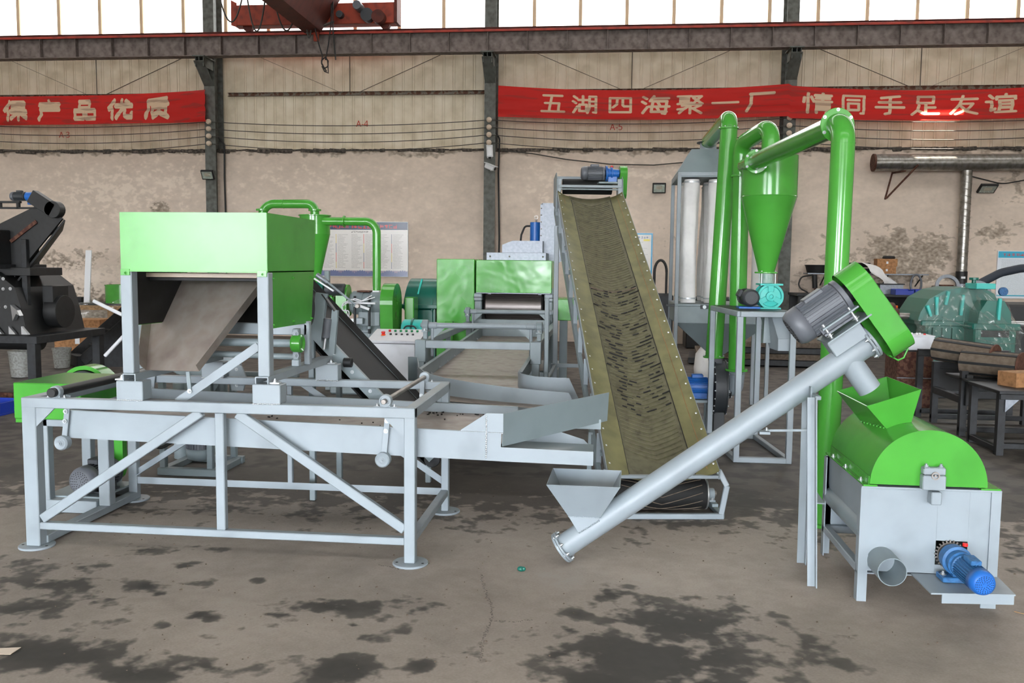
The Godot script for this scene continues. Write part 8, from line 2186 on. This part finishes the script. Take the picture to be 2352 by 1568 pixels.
		for i in 7:
			var an := TAU * i / 7 + 0.4
			var dd := q.x * cos(an) + q.y * sin(an)
			part(o, "knife_row", mb().beam(r[0] + dd * r[2], r[1] + dd * r[2], 0.025, 0.012, dd), M.dark_steel)
	part(ds, "rotor_rest", mb().bb(V(3.40, 0.54, -9.30), V(4.2, 0.565, -8.75)), M.dark_steel)
	# plates and scraps on the floor behind the stand
	var sp := thing("steel_plates", "stack of brown steel plates lying on the floor behind the cyclone stand", "plates", V(2.6, 0, -15))
	for i in 4: part(sp, "plate", mb().box(V(2.7 + i * 0.05, 0.07 + i * 0.1, -15.2 + i * 0.02), V(2.6 - i * 0.12, 0.09, 1.2), Basis(V(0, 1, 0), -0.1 + i * 0.03)), M.dusty_rotor if i % 2 else M.dark_steel)
	var ba := part(self, "white_sack", mb().lathe(V(1.42, 0, -13.0), V(0, 1, 0), [Vector2(0.0, 0), Vector2(0.14, 0.0), Vector2(0.15, 0.15), Vector2(0.13, 0.35), Vector2(0.05, 0.46), Vector2(0.09, 0.55), Vector2(0, 0.56)], 18, true), M.cloth)
	tag(ba, "white tied sack standing behind the blower fan", "sack")
	var hh: Array = []
	for i in 13: hh.append(V(0.88 + 0.10 * cos(PI * i / 12.0), 1.50 + 0.20 * sin(PI * i / 12.0), -15.0))
	hh.append(V(0.78, 1.0, -15.0))
	var gt := thing("gas_trolley", "dark hose reel trolley behind the conveyor, left of the bag filter", "trolley", V(0.9, 0, -15.1))
	part(gt, "hose", mb().pipe(hh, 0.022, 8), M.cable)
	part(gt, "body", mb().bb(V(0.75, 0.0, -14.95), V(1.1, 1.15, -15.2), 0.04), M.dark_steel)
	part(gt, "handle", mb().cyl(V(0.98, 0.9, -15.0), V(0.98, 1.5, -15.0), 0.02, 8), M.cable)
	# crates and dark cabinets that fill the foot of the wall
	for c in [[-1.9, -17.6, 1.6, 0.9, "long dark steel chest at the wall behind the roller mill"], [2.4, -17.9, 1.7, 0.95, "dark steel chest at the wall behind the bag filter"]]:
		var o := thing("steel_chest", c[4], "chest", V(c[0], 0, c[1]), "dark chests along the wall")
		part(o, "body", mb().bb(V(c[0] - c[2] / 2, 0, c[1] + 0.3), V(c[0] + c[2] / 2, c[3], c[1] - 0.4), 0.02), M.dark_paint)
		part(o, "lid", mb().bb(V(c[0] - c[2] / 2 - 0.02, c[3], c[1] + 0.32), V(c[0] + c[2] / 2 + 0.02, c[3] + 0.05, c[1] - 0.42), 0.01), M.dark_steel)
	# litter on the floor near the camera
	tag(part(self, "green_scrap", mb().ball(V(-0.42, 0.012, -4.53), V(0.02, 0.014, 0.016), 6).ball(V(-0.405, 0.016, -4.52), V(0.012, 0.012, 0.01), 5), M.teal), "small green scrap on the floor left of the screw conveyor's foot", "scrap")
	tag(part(self, "paper_scrap", mb().plate([V(-2.47, 0.004, -3.30), V(-2.37, 0.010, -3.31), V(-2.375, 0.006, -3.25), V(-2.46, 0.003, -3.25)], 0.002), M.porcelain), "torn piece of tan paper on the wet floor, bottom left corner", "paper")
	tag(part(self, "straw", mb().pipe([V(1.93, 0.004, -4.28), V(2.0, 0.012, -4.2), V(2.12, 0.004, -4.08)], 0.002, 5), M.wood), "thin yellow straw on the floor right of the mixer leg", "straw")
	var rng := RandomNumberGenerator.new()
	rng.seed = 77
	var gr := mb()
	for i in 420:
		var x := rng.randf_range(-3.4, 2.4)
		var z := rng.randf_range(-6.2, -2.9)
		var s := rng.randf_range(0.0015, 0.0055)
		gr.box(V(x, s * 0.4, z), V(s * rng.randf_range(1, 2.2), s, s * rng.randf_range(1, 1.6)), Basis(V(0, 1, 0), rng.randf() * 3.0), s * 0.2)
	var go := part(self, "floor_grit", gr, M.dusty_rotor)
	tag(go, "fine grit and crumbs scattered over the concrete floor", "grit")
	go.set_meta("kind", "stuff")

func _ready() -> void:
	make_materials()
	make_view()
	make_hall()
	vibrating_screen()
	separator()
	screen_drive()
	grey_mill()
	dark_conveyor()
	belt_conveyor()
	screw_conveyor()
	mixer()
	rear_screen()
	roller_mill()
	gear_reducer()
	control_cabinet()
	crusher()
	rear_cyclone()
	cyclone_set()
	green_ducts()
	bag_filter()
	blower()
	wall_items()
	crane()
	left_background()
	right_background()
